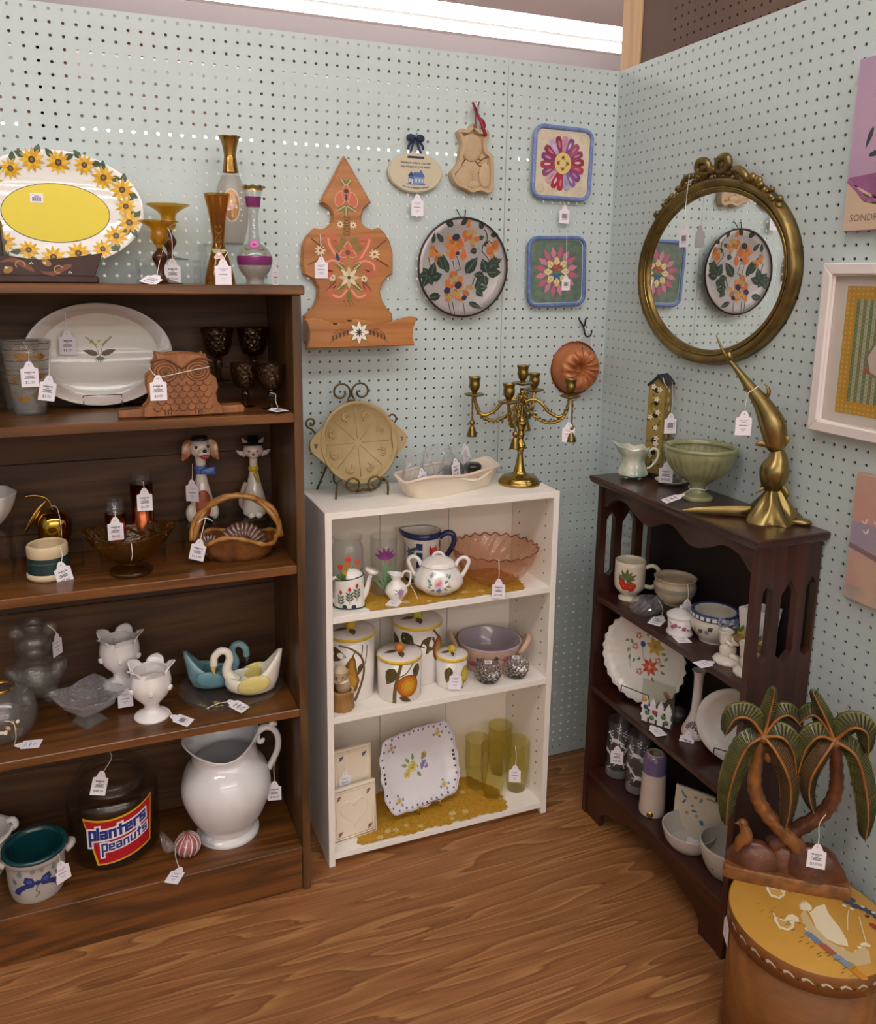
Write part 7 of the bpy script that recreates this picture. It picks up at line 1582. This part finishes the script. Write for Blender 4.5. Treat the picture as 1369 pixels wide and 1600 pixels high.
# ================================================================ dark bookcase: upper shelf
IVC = M('#ddd3bd', .18, coat=.3)
loc = (-.108, -.314, DA); t = thing('footed_mug', 'cream footed mug with red cherries', 'mug', loc, look(*loc[:2]))
pr = cat([(.0268, 0), (.026, .004), (.0205, .010), (.024, .016), (.036, .030), (.0385, .050), (.0385, .102)], 4)
mk('body', *lathe(vessel(pr, .003, .02), 44), IVC, t); mk('handle', *tube([(.037, 0, .085), (.055, 0, .092), (.069, 0, .082), (.070, 0, .058), (.058, 0, .036), (.036, 0, .036)], .0055, 10, n=6), IVC, t)
P = Paint()
for x, z in ((-.018, .050), (-.006, .044), (.008, .046), (-.020, .063), (-.012, .042), (.004, .040)): P.ell(x, z, .0092, .0092, '#b32c1e', n=14); P.ell(x-.002, z+.003, .003, .002, '#d85a3c')
for a, l, c in ((.5, .028, '#6a6a3a'), (1.0, .026, '#7a6a3c'), (1.5, .030, '#567048'), (2.1, .028, '#4f6a40'), (2.7, .024, '#5f7a4a'), (.1, .022, '#6a5a34'), (-.6, .020, '#4f6a40')): P.leaf(-.008, .062, l, .010, a, c, '#3f4a2c')
P.put('painted_cherries', on_lathe(pr), t)
loc = (-.078, -.452, DA+.035); t = thing('stoneware_bowl', 'beige stoneware bowl with grey band on the riser', 'bowl', loc, look(*loc[:2])); STB = M('#b8a88c', .3, coat=.25, var='#ad9d84', vs=40.)
pr = cat([(.024, 0), (.026, .004), (.042, .020), (.050, .042), (.047, .058), (.0505, .066)], 4); mk('bowl', *lathe(vessel(pr, .004), 44), STB, t); mk('grey_band', *lathe([(rad_at(pr, z)+.0005, z) for z in (.036, .042, .048)], 44), M('#8f877c', .35), t)
tag(t, (.030, -.048, .028), (0, 0, .3), style='soft', hang=[(.028, -.042, .067), (.031, -.048, .045)])
riser(-.135, -.028, -.50, -.40, DA, .035, 'clear acrylic riser under the beige stoneware bowl')
loc = (-.130, -.416, DA); t = thing('crystal_box', 'cut crystal octagonal paperweight with a price tag', 'paperweight', loc, look(*loc[:2])+.5)
V, F = lathe(solid([(.024, .0), (.030, .005), (.034, .012), (.036, .019), (.036, .026), (.034, .033), (.030, .039), (.024, .044)]), 28, lambda a, r, z, i: (r*(1+.05*(1 if (i+round(a*14/pi)) % 2 else -1)), z), 1.15, .72)
mk('crystal', V, F, GL('#fcfcfe', .03, 1.9, .16, '#e6e6ec'), t, smooth=False)
tag(t, (.024, -.034, .006), (-1.45, 0, -.9), price='$8.00', hang=[(.020, -.020, .044), (.026, -.032, .024)])
loc = (-.1238, -.534, DA); t = thing('lidded_box', 'small white porcelain lidded pot with pink roses', 'pot', loc, look(*loc[:2])); WP = M('#e3dedb', .12, coat=.35)
pr = [(.0300, 0), (.0310, .003), (.0285, .007), (.0265, .012), (.0290, .040)]; mk('body', *lathe(vessel(pr, .003), 40), WP, t)
ld_ = mk('lid', *lathe(solid(cat([(.0305, .040), (.0312, .043), (.0295, .047), (.015, .056), (.004, .059)], 3)), 40), WP, t); mk('knob', *ball((0, 0, .0625), .0042), WP, ld_)
P = Paint()
for x, z in ((-.010, .026), (-.016, .022), (.010, .020)): P.rose(x, z, .006, '#b0607a', '#c98a9c', '#8a3f58')
for x, z, a in ((-.004, .024, .2), (-.020, .028, 2.6), (.016, .018, -.4)): P.leaf(x, z, .009, .004, a, '#8a6a70')
P.put('painted_roses', on_lathe(pr), t)
tag(t, (-.006, -.012, .0008), (-1.568, 0, .45), style='soft', scale=1.); mk('tag_string', *tube([(.012, -.030, .036), (-.004, -.034, .016), (-.022, -.030, .002)], .0006, 5, n=4), STRING, t)
loc = (-.0745, -.590, DA); t = thing('bow_planter', 'white bowl with blue checked ribbon rim and painted bow', 'bowl', loc, look(*loc[:2]))
pr = cat([(.0315, 0), (.033, .005), (.046, .022), (.0525, .042), (.050, .058), (.0475, .068)], 4); mk('body', *lathe(vessel(pr, .004), 48), M('#dad4c6', .15, coat=.35), t)
BCK = M('#3d4a78', .25, coat=.3)
mk('ribbon_rim', *lathe([(.0485, .056), (.0535, .058), (.0535, .070), (.048, .072), (.045, .069)], 48), BCK, t)
P = Paint()
for k in range(24): u = (k-12)*.0135; P.rect(u-.0045, u+.0045, .0605, .0685, '#dcdad4', 2, 1)
P.put('check_pattern', on_lathe([(.0536, 0), (.0536, .1)]), t, off=.0003)
BCL = M('#c9ccd6', .3, var='#4a5688', vs=140.)
for s in (-1, 1): mk('bow_loop', *tube([(.028, -.046, .056), (.028+s*.010, -.052, .068), (.028+s*.022, -.048, .064), (.028+s*.012, -.050, .054)], [.004, .006, .006, .004], 8, n=4, flat=.6), BCL, t); mk('bow_tail', *tube([(.028, -.048, .055), (.028+s*.008, -.053, .042), (.028+s*.004+.004, -.054, .030)], [.004, .005, .005], 8, n=3, flat=.4), BCL, t)
P = Paint()
for x, z in ((-.012, .036), (-.034, .026)): P.leaf(x, z+.002, .014, .012, .8, '#3f4a30'); P.petals(x-.003, z-.003, .006, 5, '#6f6898', '#d0b060', .6)
P.leaf(-.044, .020, .018, .010, 1.8, '#b86a3c'); P.put('painted_fruit', on_lathe(pr), t)
tag(t, (.048, -.030, .050), (0, 0, .9), style='soft', hang=[(.046, -.022, .066), (.05, -.030, .058)])
def angel(loc, label, turn=0.):
    t = thing('angel_candle_holder', label, 'candle holder', loc, look(*loc[:2])+turn, 'white cherub candle holders'); CW = M('#e2dacb', .2, coat=.3)
    mk('base', *lathe(solid(cat([(.0305, 0), (.031, .005), (.026, .010), (.020, .014)], 3)), 44, lambda a, r, z, i: (r*(1+.04*cos(14*a)*(z < .009)), z)), CW, t)
    mk('body', *ball((-.002, 0, .026), .018, .015, .020), CW, t); mk('leg', *tube([(.004, -.010, .018), (.016, -.018, .016), (.022, -.016, .010)], [.007, .006, .004], 10, n=4), CW, t)
    mk('arm', *tube([(.008, -.006, .038), (.004, -.014, .044), (-.008, -.010, .048)], [.005, .0045, .004], 8, n=4), CW, t)
    mk('head', *ball((.014, -.006, .052), .012, .012, .012), CW, t); mk('hair', *ball((.0165, -.007, .0565), .0118, .0122, .0110), M('#6f5638', .4, var='#9a7c50', vs=120.), t)
    mk('candle_cup', *lathe(vessel(cat([(.010, .036), (.012, .042), (.013, .058), (.0155, .068)], 3), .0025, .045), 28), CW, t, loc=(-.008, .002, 0)); return t
t = angel((-.1206, -.690, DA), 'white cherub candle holder with brown hair, fully in view')
tag(t, (-.030, -.020, .001), (-1.57, 0, -.8), style='soft', scale=.9)
angel((-.122, -.752, DA), 'white cherub candle holder partly hidden by the bookcase side', .3)
loc = (-.058, -.705, DA+.03); t = thing('planter_box', 'white square planter with lemons and leaves, seen through the side cutouts', 'planter', loc, RZ+.3)
mk('box', *xf(lathe(vessel([(.036, 0), (.038, .004), (.050, .088)], .003), 4), r=(0, 0, pi/4), s=(.9, .62, 1)), WP, t, smooth=False)
P = Paint(); 
for x, z in ((-.02, .03), (.012, .05), (.02, .02)): P.ell(x, z, .009, .011, '#d8c23a'); P.leaf(x, z+.008, .018, .009, 1.2, '#6a7a34'); P.leaf(x, z+.006, .016, .008, 2.4, '#56682c')
P.put('painted_lemons', lambda u, v, q: (u, -.62*.9*(.0265+.010*v/.088)/.56-.003-q, v), t, off=.0015)
for k in range(4): mk('bun_foot', *lathe(solid([(.006, -.03), (.009, -.012), (.007, .0)]), 14), M('#3a2a20', .5), t, loc=((.018, -.018)[k % 2], (.012, -.012)[k//2], 0))
# ================================================================ dark bookcase: middle shelf
t = thing('fluted_plate', 'white fluted pie plate with yellow and red flowers, standing on an easel', 'plate', (-.108, -.387, DB_+.003), -1.15, rx=-.14); R = .113; pf = [(0, 0), (.82, 0), (.90, .010), (1, .018)]; zc = .117
V, F = dish(R, R, pf, .004, 112, lambda a, r, z, i: (r*(1+.018*cos(28*a)*max(0, (r-.088)/.02)), z)); mk('plate', [(x, y, z+zc) for x, y, z in V], F, M('#dfdbd4', .14, coat=.35), t)
P = Paint(); P.petals(.022, .034, .023, 6, '#c9a23a', '#8a8a88', .62, rc=.28); P.petals(.014, -.022, .022, 8, '#c0503c', '#e0a878', .5, rc=.25, c3='#d06a50'); P.ell(-.012, .030, .007, .008, '#4a5a90')
for x, z in ((-.026, .048), (-.032, .018), (-.012, -.042), (.034, .0)):
    for k in range(5): P.petals(x+.006*cos(k*1.3), z+.006*sin(k*1.3), .004, 5, '#b8604c' if k % 2 else '#c98a78', None, .6)
for x, z, a in ((-.040, .022, 2.), (-.048, .010, 4.4), (-.044, -.008, 4.6), (.040, -.010, .3), (.044, -.024, -.3), (.04, .02, .2), (-.014, -.006, 4.), (-.03, -.012, 4.5), (.022, -.046, -.9), (-.002, .052, 1.6), (-.05, .03, 3.6), (.05, .006, .8)): P.leaf(x, z, .014, .007, a, '#6f8a68')
P.strip([(-.044, .016), (-.042, -.020), (-.036, -.04)], .0013, '#6f8a68', 4); P.strip([(-.012, .022), (-.006, -.008)], .0013, '#6f8a68'); P.put('painted_flowers', dishmap(R, R, pf, zc), t, off=.0004, eps=.00002)
wire_stand(t, .038, .034, rise=.05, front=.018, mat=M('#241f33', .4, .4), hook=.018)
loc = (-.138, -.494, DB_); t = thing('fused_glass_panel', 'clear fused glass panel with a white picket fence and flowers', 'glass ornament', loc, -1.0)
mk('glass_pane', *box(-.040, .040, -.0015, .0015, 0, .112, .0008), GL('#dfe6da', .03, 1.5, .08, '#c0ccb4'), t, smooth=False)
for k in range(4): V, F = slab([(-.036+.019*k, .004), (-.022+.019*k, .004), (-.022+.019*k, .058-.002*k), (-.029+.019*k, .072-.002*k), (-.036+.019*k, .058-.002*k)], -.0018, -.006, .001); mk('picket', V, F, M('#dad8d8', .2), t, smooth=False)
for z in (.018, .040): mk('fence_rail', *box(-.038, .038, -.0075, -.006, z, z+.007), M('#dad8d8', .2), t, smooth=False)
for x, z, c in ((-.026, .044, '#2c3f86'), (-.004, .036, '#a83a34'), (.018, .030, '#4a8a50'), (.026, .018, '#4f7a48'), (-.03, .062, '#c88a3a'), (-.022, .030, '#3f7a56'), (.02, .092, '#6f7a34'), (.024, .086, '#8a3a54'), (-.01, .02, '#4a7a4a')): mk('glass_flower', *ball((x, -.008, z), .0062, .003, .0062, 10, 6), M(c, .15, coat=.4), t)
for s in (-1, 1): mk('glass_foot', *box(s*.026-.004, s*.026+.004, -.002, .024, 0, .008, .001), CLEAR, t, smooth=False)
tag(t, (-.006, -.014, .0022), (-1.568, 0, .9), style='soft', scale=.95)
loc = (-.075, -.492, DB_); t = thing('glass_dish', 'small clear glass dish behind the picket fence panel', 'dish', loc, 0); mk('dish', *lathe(vessel([(.016, 0), (.018, .004), (.0185, .028)], .003), 28), CLEAR, t)
loc = (-.0818, -.5634, DB_); t = thing('bud_vase', 'slim white bud vase with small purple flowers', 'vase', loc, look(*loc[:2])); pr = cat([(.0265, 0), (.0305, .006), (.0290, .018), (.0200, .040), (.0135, .060), (.0110, .100), (.0105, .140), (.0125, .160), (.0170, .166)], 4)
mk('vase', *lathe(vessel(pr, .002, .01), 40, lambda a, r, z, i: (r*(1+.02*cos(10*a)*(z < .06)), z)), M('#ded3cc', .15, coat=.35), t)
P = Paint()
for x, z in ((-.012, .036), (-.004, .040), (.006, .038), (-.018, .030), (.004, .030), (.010, .024)): P.petals(x, z, .006, 5, random.choice(['#5a4468', '#7a5a78', '#4a3a5a']), '#c9a860', .6)
for x, z in ((-.008, .030), (.002, .045)): P.leaf(x, z, .010, .005, .6, '#5a6448')
P.put('painted_violets', on_lathe(pr), t, off=.0008); tag(t, (-.012, -.034, .022), (-.15, .2, -.1), price='$6.00', hang=[(-.004, -.020, .045), (-.010, -.032, .03)])
t = thing('oval_plate', 'plain white plate on a wire stand at the right of the middle shelf', 'plate', (-.080, -.690, DB_+.003), -.95, rx=-.22); pf = [(0, 0), (.68, 0), (.8, .006), (1, .011)]; V, F = dish(.088, .082, pf, .004, 48); mk('plate', [(x, y, z+.083) for x, y, z in V], F, M('#dcd7d0', .14, coat=.35), t); wire_stand(t, .038, .03, rise=.04, front=.014, mat=M('#241f33', .4, .4), hook=.016)
# ================================================================ dark bookcase: bottom shelf
def deer_glass(loc, label, tg=False):
    t = thing('deer_tumbler', label, 'glass', loc, look(*loc[:2]), 'tall tumblers with white deer'); pr = [(.0282, 0), (.0290, .006), (.0300, .160)]
    mk('tumbler', *lathe(vessel(pr, .002, .008), 40), GL('#f0f2f2', .03, 1.5, .05), t); P = Paint(); WD = M('#d6d4d4', .7)
    for x, z in ((-.006, .112), (.004, .050), (.030, .085), (-.034, .075)):
        P.ell(x, z, .0125, .0055, WD, -.25, 14, 2); P.strip([(x-.010, z+.003), (x-.017, z+.012), (x-.021, z+.015)], .0042, WD, 3); P.ell(x-.022, z+.0155, .0045, .0025, WD, .3)
        for dx, ex, ez in ((-.008, -.020, -.004), (-.006, -.014, -.012), (.010, .021, -.010), (.009, .015, -.018)): P.strip([(x+dx, z-.002), (x+(dx+ex)/2, z+ez*.3-.002), (x+ex, z+ez)], .0026, WD, 3)
        P.strip([(x-.022, z+.017), (x-.019, z+.026)], .0014, WD)
    for x, z in ((-.020, .135), (.016, .138), (.0, .150), (-.024, .03), (.022, .125)):
        for k in range(5): P.leaf(x, z-.004*k, .008, .003, .6+(k % 2)*2., WD)
    for k in range(40): u = -.09+k*.0045; P.rect(u, u+.0046, .004, .026, GL('#ffffff', .3, 1.4, .45, '#b8b6b6'), 1, 1); P.k -= 1
    P.put('white_deer', on_lathe(pr), t, off=.0006, eps=.00003)
    if tg: tag(t, (-.002, -.034, .096), (0, 0, .05), price='$24.00', hang=[(.002, -.030, .162), (0, -.034, .13)])
    return t
deer_glass((-.1109, -.314, DC), 'tall glass tumbler with white leaping deer and a price tag', True); deer_glass((-.1028, -.392, DC), 'tall glass tumbler with white leaping deer, beside the tagged one')
loc = (-.122, -.480, DC); t = thing('pottery_bottle', 'cream pottery cylinder with glossy blue purple top', 'bottle', loc, look(*loc[:2]))
pr = cat([(.0300, 0), (.0320, .005), (.0310, .030), (.0290, .095), (.0285, .145), (.0260, .155), (.0200, .160)], 4); mk('body', *lathe(vessel(pr, .004), 40), M('#c9bcae', .3, coat=.25, var='#bfb1a4', vs=30.), t)
mk('blue_glaze', *lathe([(rad_at(pr, z)+.0006, z) for z in [.112+.047*k/10 for k in range(11)]], 40), M('#5c5a8a', .12, coat=.5, var='#6a5878', vs=35.), t)
mk('gold_sticker', *ball((-.004, -.0318, .010), .008, .003, .008), GOLD, t)
def ftile(loc, rz, label, w=.047, h=.055, blue=True):
    t = thing('flower_tile', label, 'tile', loc, rz, 'tiles leaning in the dark bookcase', rx=-.08); V, F = slab([(-w, 0), (w, 0), (w, 2*h), (-w, 2*h)], .004, -.004, .001); mk('tile_body', V, F, M('#cfc4ae', .3, coat=.2), t, smooth=False)
    if blue:
        P = Paint()
        for x, z, a in ((-.018, .085, 2.4), (-.026, .09, 2.), (.012, .085, 1.2), (.02, .045, -1.2), (.028, .040, 1.5), (-.028, .070, 1.), (.03, .056, .8), (-.006, .060, 0.), (.022, .03, 2.)): P.leaf(x, z, .016, .006, a, random.choice(['#5f7f90', '#6f8a7a', '#54788a']))
        for x, z in ((.002, .095), (-.004, .072), (.008, .05), (-.015, .05)): P.petals(x, z, .005, 5, '#b08a6a', '#8a6a4a', .6)
        P.put('painted_sprigs', on_front(-.004), t)
    return t
ftile((-.085, -.585, DC), -1.0, 'cream tile with blue sprigs leaning at the back'); ftile((-.052, -.650, DC), -1.0, 'plain grey tile leaning behind the sprigged tile', .045, .052, False)
BWG = M('#c4bdb3', .25, coat=.25)
loc = (-.118, -.613, DC); t = thing('white_bowl', 'shallow off white bowl with a tag lying inside', 'bowl', loc, look(*loc[:2]), 'off white bowls'); pr = cat([(.040, 0), (.044, .003), (.055, .018), (.0615, .040), (.0625, .046)], 4); mk('bowl', *lathe(vessel(pr, .004), 48), BWG, t); tag(t, (.002, .016, .0055), (-1.568, 0, .5), style='code', scale=.95)
loc = (-.098, -.718, DC); t = thing('white_bowl', 'deeper off white bowl with tiny red motifs, half behind the palm carving', 'bowl', loc, look(*loc[:2]), 'off white bowls'); pr = cat([(.036, 0), (.040, .003), (.052, .024), (.0610, .056), (.0625, .074)], 4); mk('bowl', *lathe(vessel(pr, .004), 48), BWG, t)
P = Paint()
for u in (-.06, -.03, 0., .03): P.ell(u, .030, .003, .0022, '#6a3038'); P.strip([(u-.008, .036), (u+.008, .040)], .0014, '#a89a90')
P.put('painted_motifs', on_lathe(pr), t)
# ================================================================ hatbox and palm carving on the floor
loc = (-.19, -1.02, 0); t = thing('round_hatbox', 'round bentwood box with a goose painted on the lid, on the floor', 'box', loc, look(*loc[:2])); HBW = WOOD('#744416', '#8c5824', 0, 4., .6, '#804e1d', coat=.03); HBT = M('#c8983f', .4, coat=.2, var='#bd8c38', vs=8.)
mk('box_body', *lathe([(0, 0), (.1345, 0), (.1345, .262), (.13, .262)], 72), HBW, t); mk('bottom_band', *lathe([(.1345, .0), (.1375, .001), (.1375, .030), (.1345, .031)], 72), HBW, t)
mk('lid_band', *lathe([(.136, .252), (.140, .252), (.140, .288), (.1385, .290)], 72), HBW, t); mk('lid_top', *lathe([(.1390, .289), (.1375, .290), (0, .290)], 72), HBT, t)
P = Paint(); WGP = M('#e2d5b4', .6)
def gx(x): return (x-760)/520*.130
def gy(y): return -(y-470)/520*.235
P.poly([(gx(a), gy(b)) for a, b in ((700, 400), (760, 450), (800, 400), (850, 370), (880, 420), (960, 480), (1010, 540), (1020, 570), (950, 580), (880, 570), (810, 530), (770, 470))], WGP)
for k in range(26): P.ell(gx(740+16*k), gy(520+70*sin(k*.45)+k*3), .005, .004, WGP, .5, 8)
P.poly([(gx(a), gy(b)) for a, b in ((720, 440), (700, 490), (760, 560), (860, 610), (960, 640), (1080, 660), (1160, 620), (1150, 560), (1120, 540), (1040, 600), (900, 580), (790, 520))], M('#c9b183', .6))
for a in range(6): P.leaf(gx(770), gy(430), .024, .008, 2.2+a*.28, WGP)
P.strip([(gx(1010), gy(480)), (gx(1005), gy(400)), (gx(1010), gy(360))], .0015, WGP, 3); P.strip([(gx(1130), gy(520)), (gx(1100), gy(440)), (gx(1080), gy(380))], .0015, WGP, 3)
for x, z in ((950, 300), (1000, 310), (1050, 320), (1100, 320), (1150, 330), (1200, 345), (1230, 355), (1020, 290)): P.ell(gx(x), gy(z), .009, .007, '#3a4a64', .3, 9)
for x, z in ((980, 340), (1030, 345), (1100, 310), (1170, 325), (1210, 360)): P.ell(gx(x), gy(z), .004, .003, '#d8d4c4', n=7)
P.leaf(gx(1140), gy(395), .030, .014, -.5, '#9a3a30'); P.ell(gx(1130), gy(360), .004, .004, '#5a2030')
for cx_, cy_ in ((520, 390), (610, 560)):
    P.poly([(gx(cx_+a), gy(cy_+b)) for a, b in ((-90, -40), (-60, -15), (-10, -15), (10, -50), (40, -65), (80, -55), (90, -30), (60, -25), (60, 10), (30, 40), (-30, 45), (-70, 10))], WGP); P.blob([(gx(cx_+a), gy(cy_+b)) for a, b in ((-60, -8), (-10, -6), (20, -20), (45, 5), (20, 30), (-30, 30))], M('#c9a257', .5), 1); P.ell(gx(cx_+90), gy(cy_-25), .003, .002, '#b03a2c')
for k, c in enumerate(('#6f80a0', '#a85a4a', '#7f93a8', '#c8862e')):
    for q in range(4): P.ell(gx(770+95*k+20*q), gy(580+35*k+8*q), .008, .006, c, .3, 8)
for k in range(36): x = gx(420+25*k+random.uniform(-20, 20)); y = gy(500+8*k+random.uniform(-30, 60)); P.strip([(x, y), (x+.006, y+.008)], .0013, '#7a6a2c')
for x, z, a in ((400, 200, .4), (440, 240, -.9), (380, 290, .7), (350, 215, .2), (1200, 260, -.8), (1270, 260, -.5), (1290, 330, -1.2), (1300, 380, -1.4)): P.leaf(gx(x), gy(z), .026, .007, a, '#66702c')
P.put('painted_goose', on_top(.290), t, off=.0004, eps=.00002)
P = Paint()
for k in range(22): u = (k-11)*.0300; P.strip([(u, .272), (u+.008, .276), (u+.018, .270)], (.006, .002), '#c4bcae', 3); P.ell(u+.024, .270, .002, .002, '#4a2420', n=7)
P.put('painted_border', on_lathe([(.140, .2), (.140, .3)]), t)
tag(t, (-.136, -.030, .250), (0, 0, -1.2), style='soft', scale=1.05)
# carved palms
a0 = Vector((-.262, -.889, .2905)); b0 = Vector((-.099, -1.016, .2905)); rzp = atan2(b0.y-a0.y, b0.x-a0.x)
t = thing('palm_carving', 'carved and painted wooden pair of crossed palm trees with a bird', 'carving', (a0.x, a0.y, .2905), rzp)
CWD = M('#6a3a20', .38, coat=.25, var='#4a2816', vs=28., bump=1., nscale=70.); CWL = M('#8f5a28', .4, coat=.25, var='#69401e', vs=45., bump=1., nscale=80.)
o = cat([(.0, .0), (.10, -.004), (.205, .0), (.214, .012), (.205, .05), (.10, .058), (.01, .045), (-.006, .02)], 5, True)
V = [(x, y, 0) for x, y in o]+[(x, y, .022) for x, y in o]+[(x*.97+.003, y*.93+.002, .026) for x, y in o]; n = len(o); F = [tuple(range(n))[::-1], tuple(2*n+k for k in range(n))]+[(i*n+k, i*n+(k+1) % n, (i+1)*n+(k+1) % n, (i+1)*n+k) for i in (0, 1) for k in range(n)]
mk('base', V, F, CWL, t, smooth='auto')
def mound(cx_, cy_, rx, ry, h): return lathe([(1, .024), (.92, .024+h*.35), (.7, .024+h*.75), (.35, .024+h*.97), (0, .024+h)], 28, lambda a, r, z, i: (r*(1+.08*sin(4*a+z*70)), z)), (cx_, cy_, rx, ry)
for g, (cx_, cy_, rx, ry) in (mound(.048, .026, .052, .026, .05), mound(.150, .026, .060, .027, .062), mound(.1, .03, .04, .02, .05)): mk('rock', *xf(g, (cx_, cy_, 0), s=(rx, ry, 1)), CWD, t)
def trunk(pts, r0, r1, mat):
    P_ = cat(pts, 8); N = len(P_); return mk('trunk', *tube(P_, [(r0+(r1-r0)*k/(N-1))*(1+.22*(((k*.34) % 1)-.5)) for k in range(N)], 12), mat, t)
trunk([(.14, .028, .060), (.100, .022, .100), (.055, .022, .145), (.035, .024, .19), (.034, .026, .25), (.040, .026, .305)], .017, .0105, CWL)
trunk([(.075, .032, .065), (.115, .034, .105), (.158, .032, .150), (.176, .030, .20), (.172, .028, .26), (.160, .028, .318)], .016, .0105, CWD)
FG = M('#6e6a34', .4, coat=.25, var='#4e5026', vs=40.); FRB = M('#a0662a', .4, coat=.2, var='#80481f', vs=30.); FR2 = M('#7a4526', .4, coat=.2, var='#5c4a26', vs=35.)
def frond(pts, w, mat=FG, rib=FRB):
    P_ = cat(pts, 7); N = len(P_); V = []; F = []
    for k, p in enumerate(P_):
        a = Vector(P_[max(k-1, 0)]); b = Vector(P_[min(k+1, N-1)]); T = (b-a).normalized(); side = T.cross(Vector((0, -1, 0))).normalized(); u = k/(N-1)
        ww = w*(sin(pi*min(1, u*.86+.10))**.55)*(1+.06*(k % 2))
        if u > .97: ww *= .25
        c_ = Vector(p)
        for f, d in ((-1, .012), (-.5, .004), (0, -.004), (.5, .004), (1, .012)): V.append(tuple(c_+side*ww*f+Vector((0, d, 0))+T*(-abs(f)*ww*.35)))
        for f, d in ((1, .018), (0, .004), (-1, .018)): V.append(tuple(c_+side*ww*f+Vector((0, d, 0))+T*(-abs(f)*ww*.35)))
    m_ = 8
    for k in range(N-1):
        for i in range(m_): F.append((k*m_+i, k*m_+(i+1) % m_, (k+1)*m_+(i+1) % m_, (k+1)*m_+i))
    F.append(tuple(range(m_))[::-1]); F.append(tuple((N-1)*m_+i for i in range(m_)))
    o_ = mk('frond', V, F, mat, t, smooth='auto')
    mk('frond_rib', *tube([(p[0], p[1]-.005, p[2]) for p in P_], [.0036*(1-.75*k/(N-1)) for k in range(N)], 7), rib, o_)
    vn = []
    for k in range(1, N-1):
        T = (Vector(P_[k+1])-Vector(P_[k-1])).normalized(); side = T.cross(Vector((0, -1, 0))).normalized(); u = k/(N-1); ww = w*(sin(pi*min(1, u*.86+.10))**.55)
        for f in (-1, 1):
            for h_ in (0, .5):
                c_ = Vector(P_[k]).lerp(Vector(P_[k+1]), h_); vn.append(tube([tuple(c_+Vector((0, -.0038, 0))), tuple(c_+side*ww*.5*f+Vector((0, .0030, 0))-T*ww*.175), tuple(c_+side*ww*.95*f+Vector((0, .0105, 0))-T*ww*.33)], .0008, 4))
    mk('frond_veins', *join(*vn), M('#2c2a14', .6), o_, kind='stuff')
cl, cr2 = (.040, .014, .303), (.160, .014, .316)
for pts, w, mt in (([cl, (.046, .016, .34), (.052, .014, .398)], .014, FG), ([cl, (.014, .006, .338), (-.014, .002, .336), (-.029, .002, .298)], .020, FG), ([cl, (.012, .0, .285), (-.006, -.004, .23), (-.014, -.004, .17), (-.012, -.002, .112)], .021, FG), ([cl, (.070, .004, .312), (.092, .004, .285), (.102, .004, .235)], .020, FG), ([cl, (.062, -.006, .285), (.088, -.010, .235), (.094, -.008, .18), (.091, -.002, .128)], .018, FR2), ([cl, (.060, .022, .335), (.082, .024, .348), (.104, .024, .33)], .016, FG),
                   ([cr2, (.142, .016, .355), (.116, .014, .403)], .013, FG), ([cr2, (.184, .006, .350), (.208, .002, .346), (.215, .002, .304)], .021, FG), ([cr2, (.194, .0, .300), (.216, -.004, .24), (.226, -.004, .18), (.226, -.002, .134)], .019, FG), ([cr2, (.132, .004, .325), (.112, .004, .295), (.103, .004, .240)], .018, FG), ([cr2, (.142, -.006, .295), (.124, -.010, .25), (.124, -.008, .21), (.137, -.002, .172)], .016, FR2), ([cr2, (.138, .022, .345), (.12, .024, .355), (.100, .024, .335)], .015, FG)): frond(pts, w, mt)
mk('crown_knob', *ball((.040, .012, .300), .011, .010, .011), CWL, t); mk('crown_knob', *ball((.162, .012, .312), .011, .010, .011), CWL, t)
mk('coconut', *ball((.052, .012, .262), .008, .008, .011), CWL, t)
mk('bird', *join(tube([(.012, .006, .058), (.016, .006, .078), (.026, .006, .092), (.022, .006, .110), (.016, .006, .120)], [.004, .010, .0125, .009, .007], 12, n=5), ball((.018, .005, .120), .0095, .008, .009), tube([(.011, .004, .120), (.003, .003, .118)], [.004, .0008], 8)), CWL, t); mk('bird_eye', *ball((.015, -.003, .122), .002, .0015, .002, 8, 6), M('#4a1c14', .3), t)
tag(t, (.148, -.012, .112), (0, 0, .0), price='$28.00', hang=[(.160, .010, .165), (.148, -.004, .152), (.148, -.012, .13)])
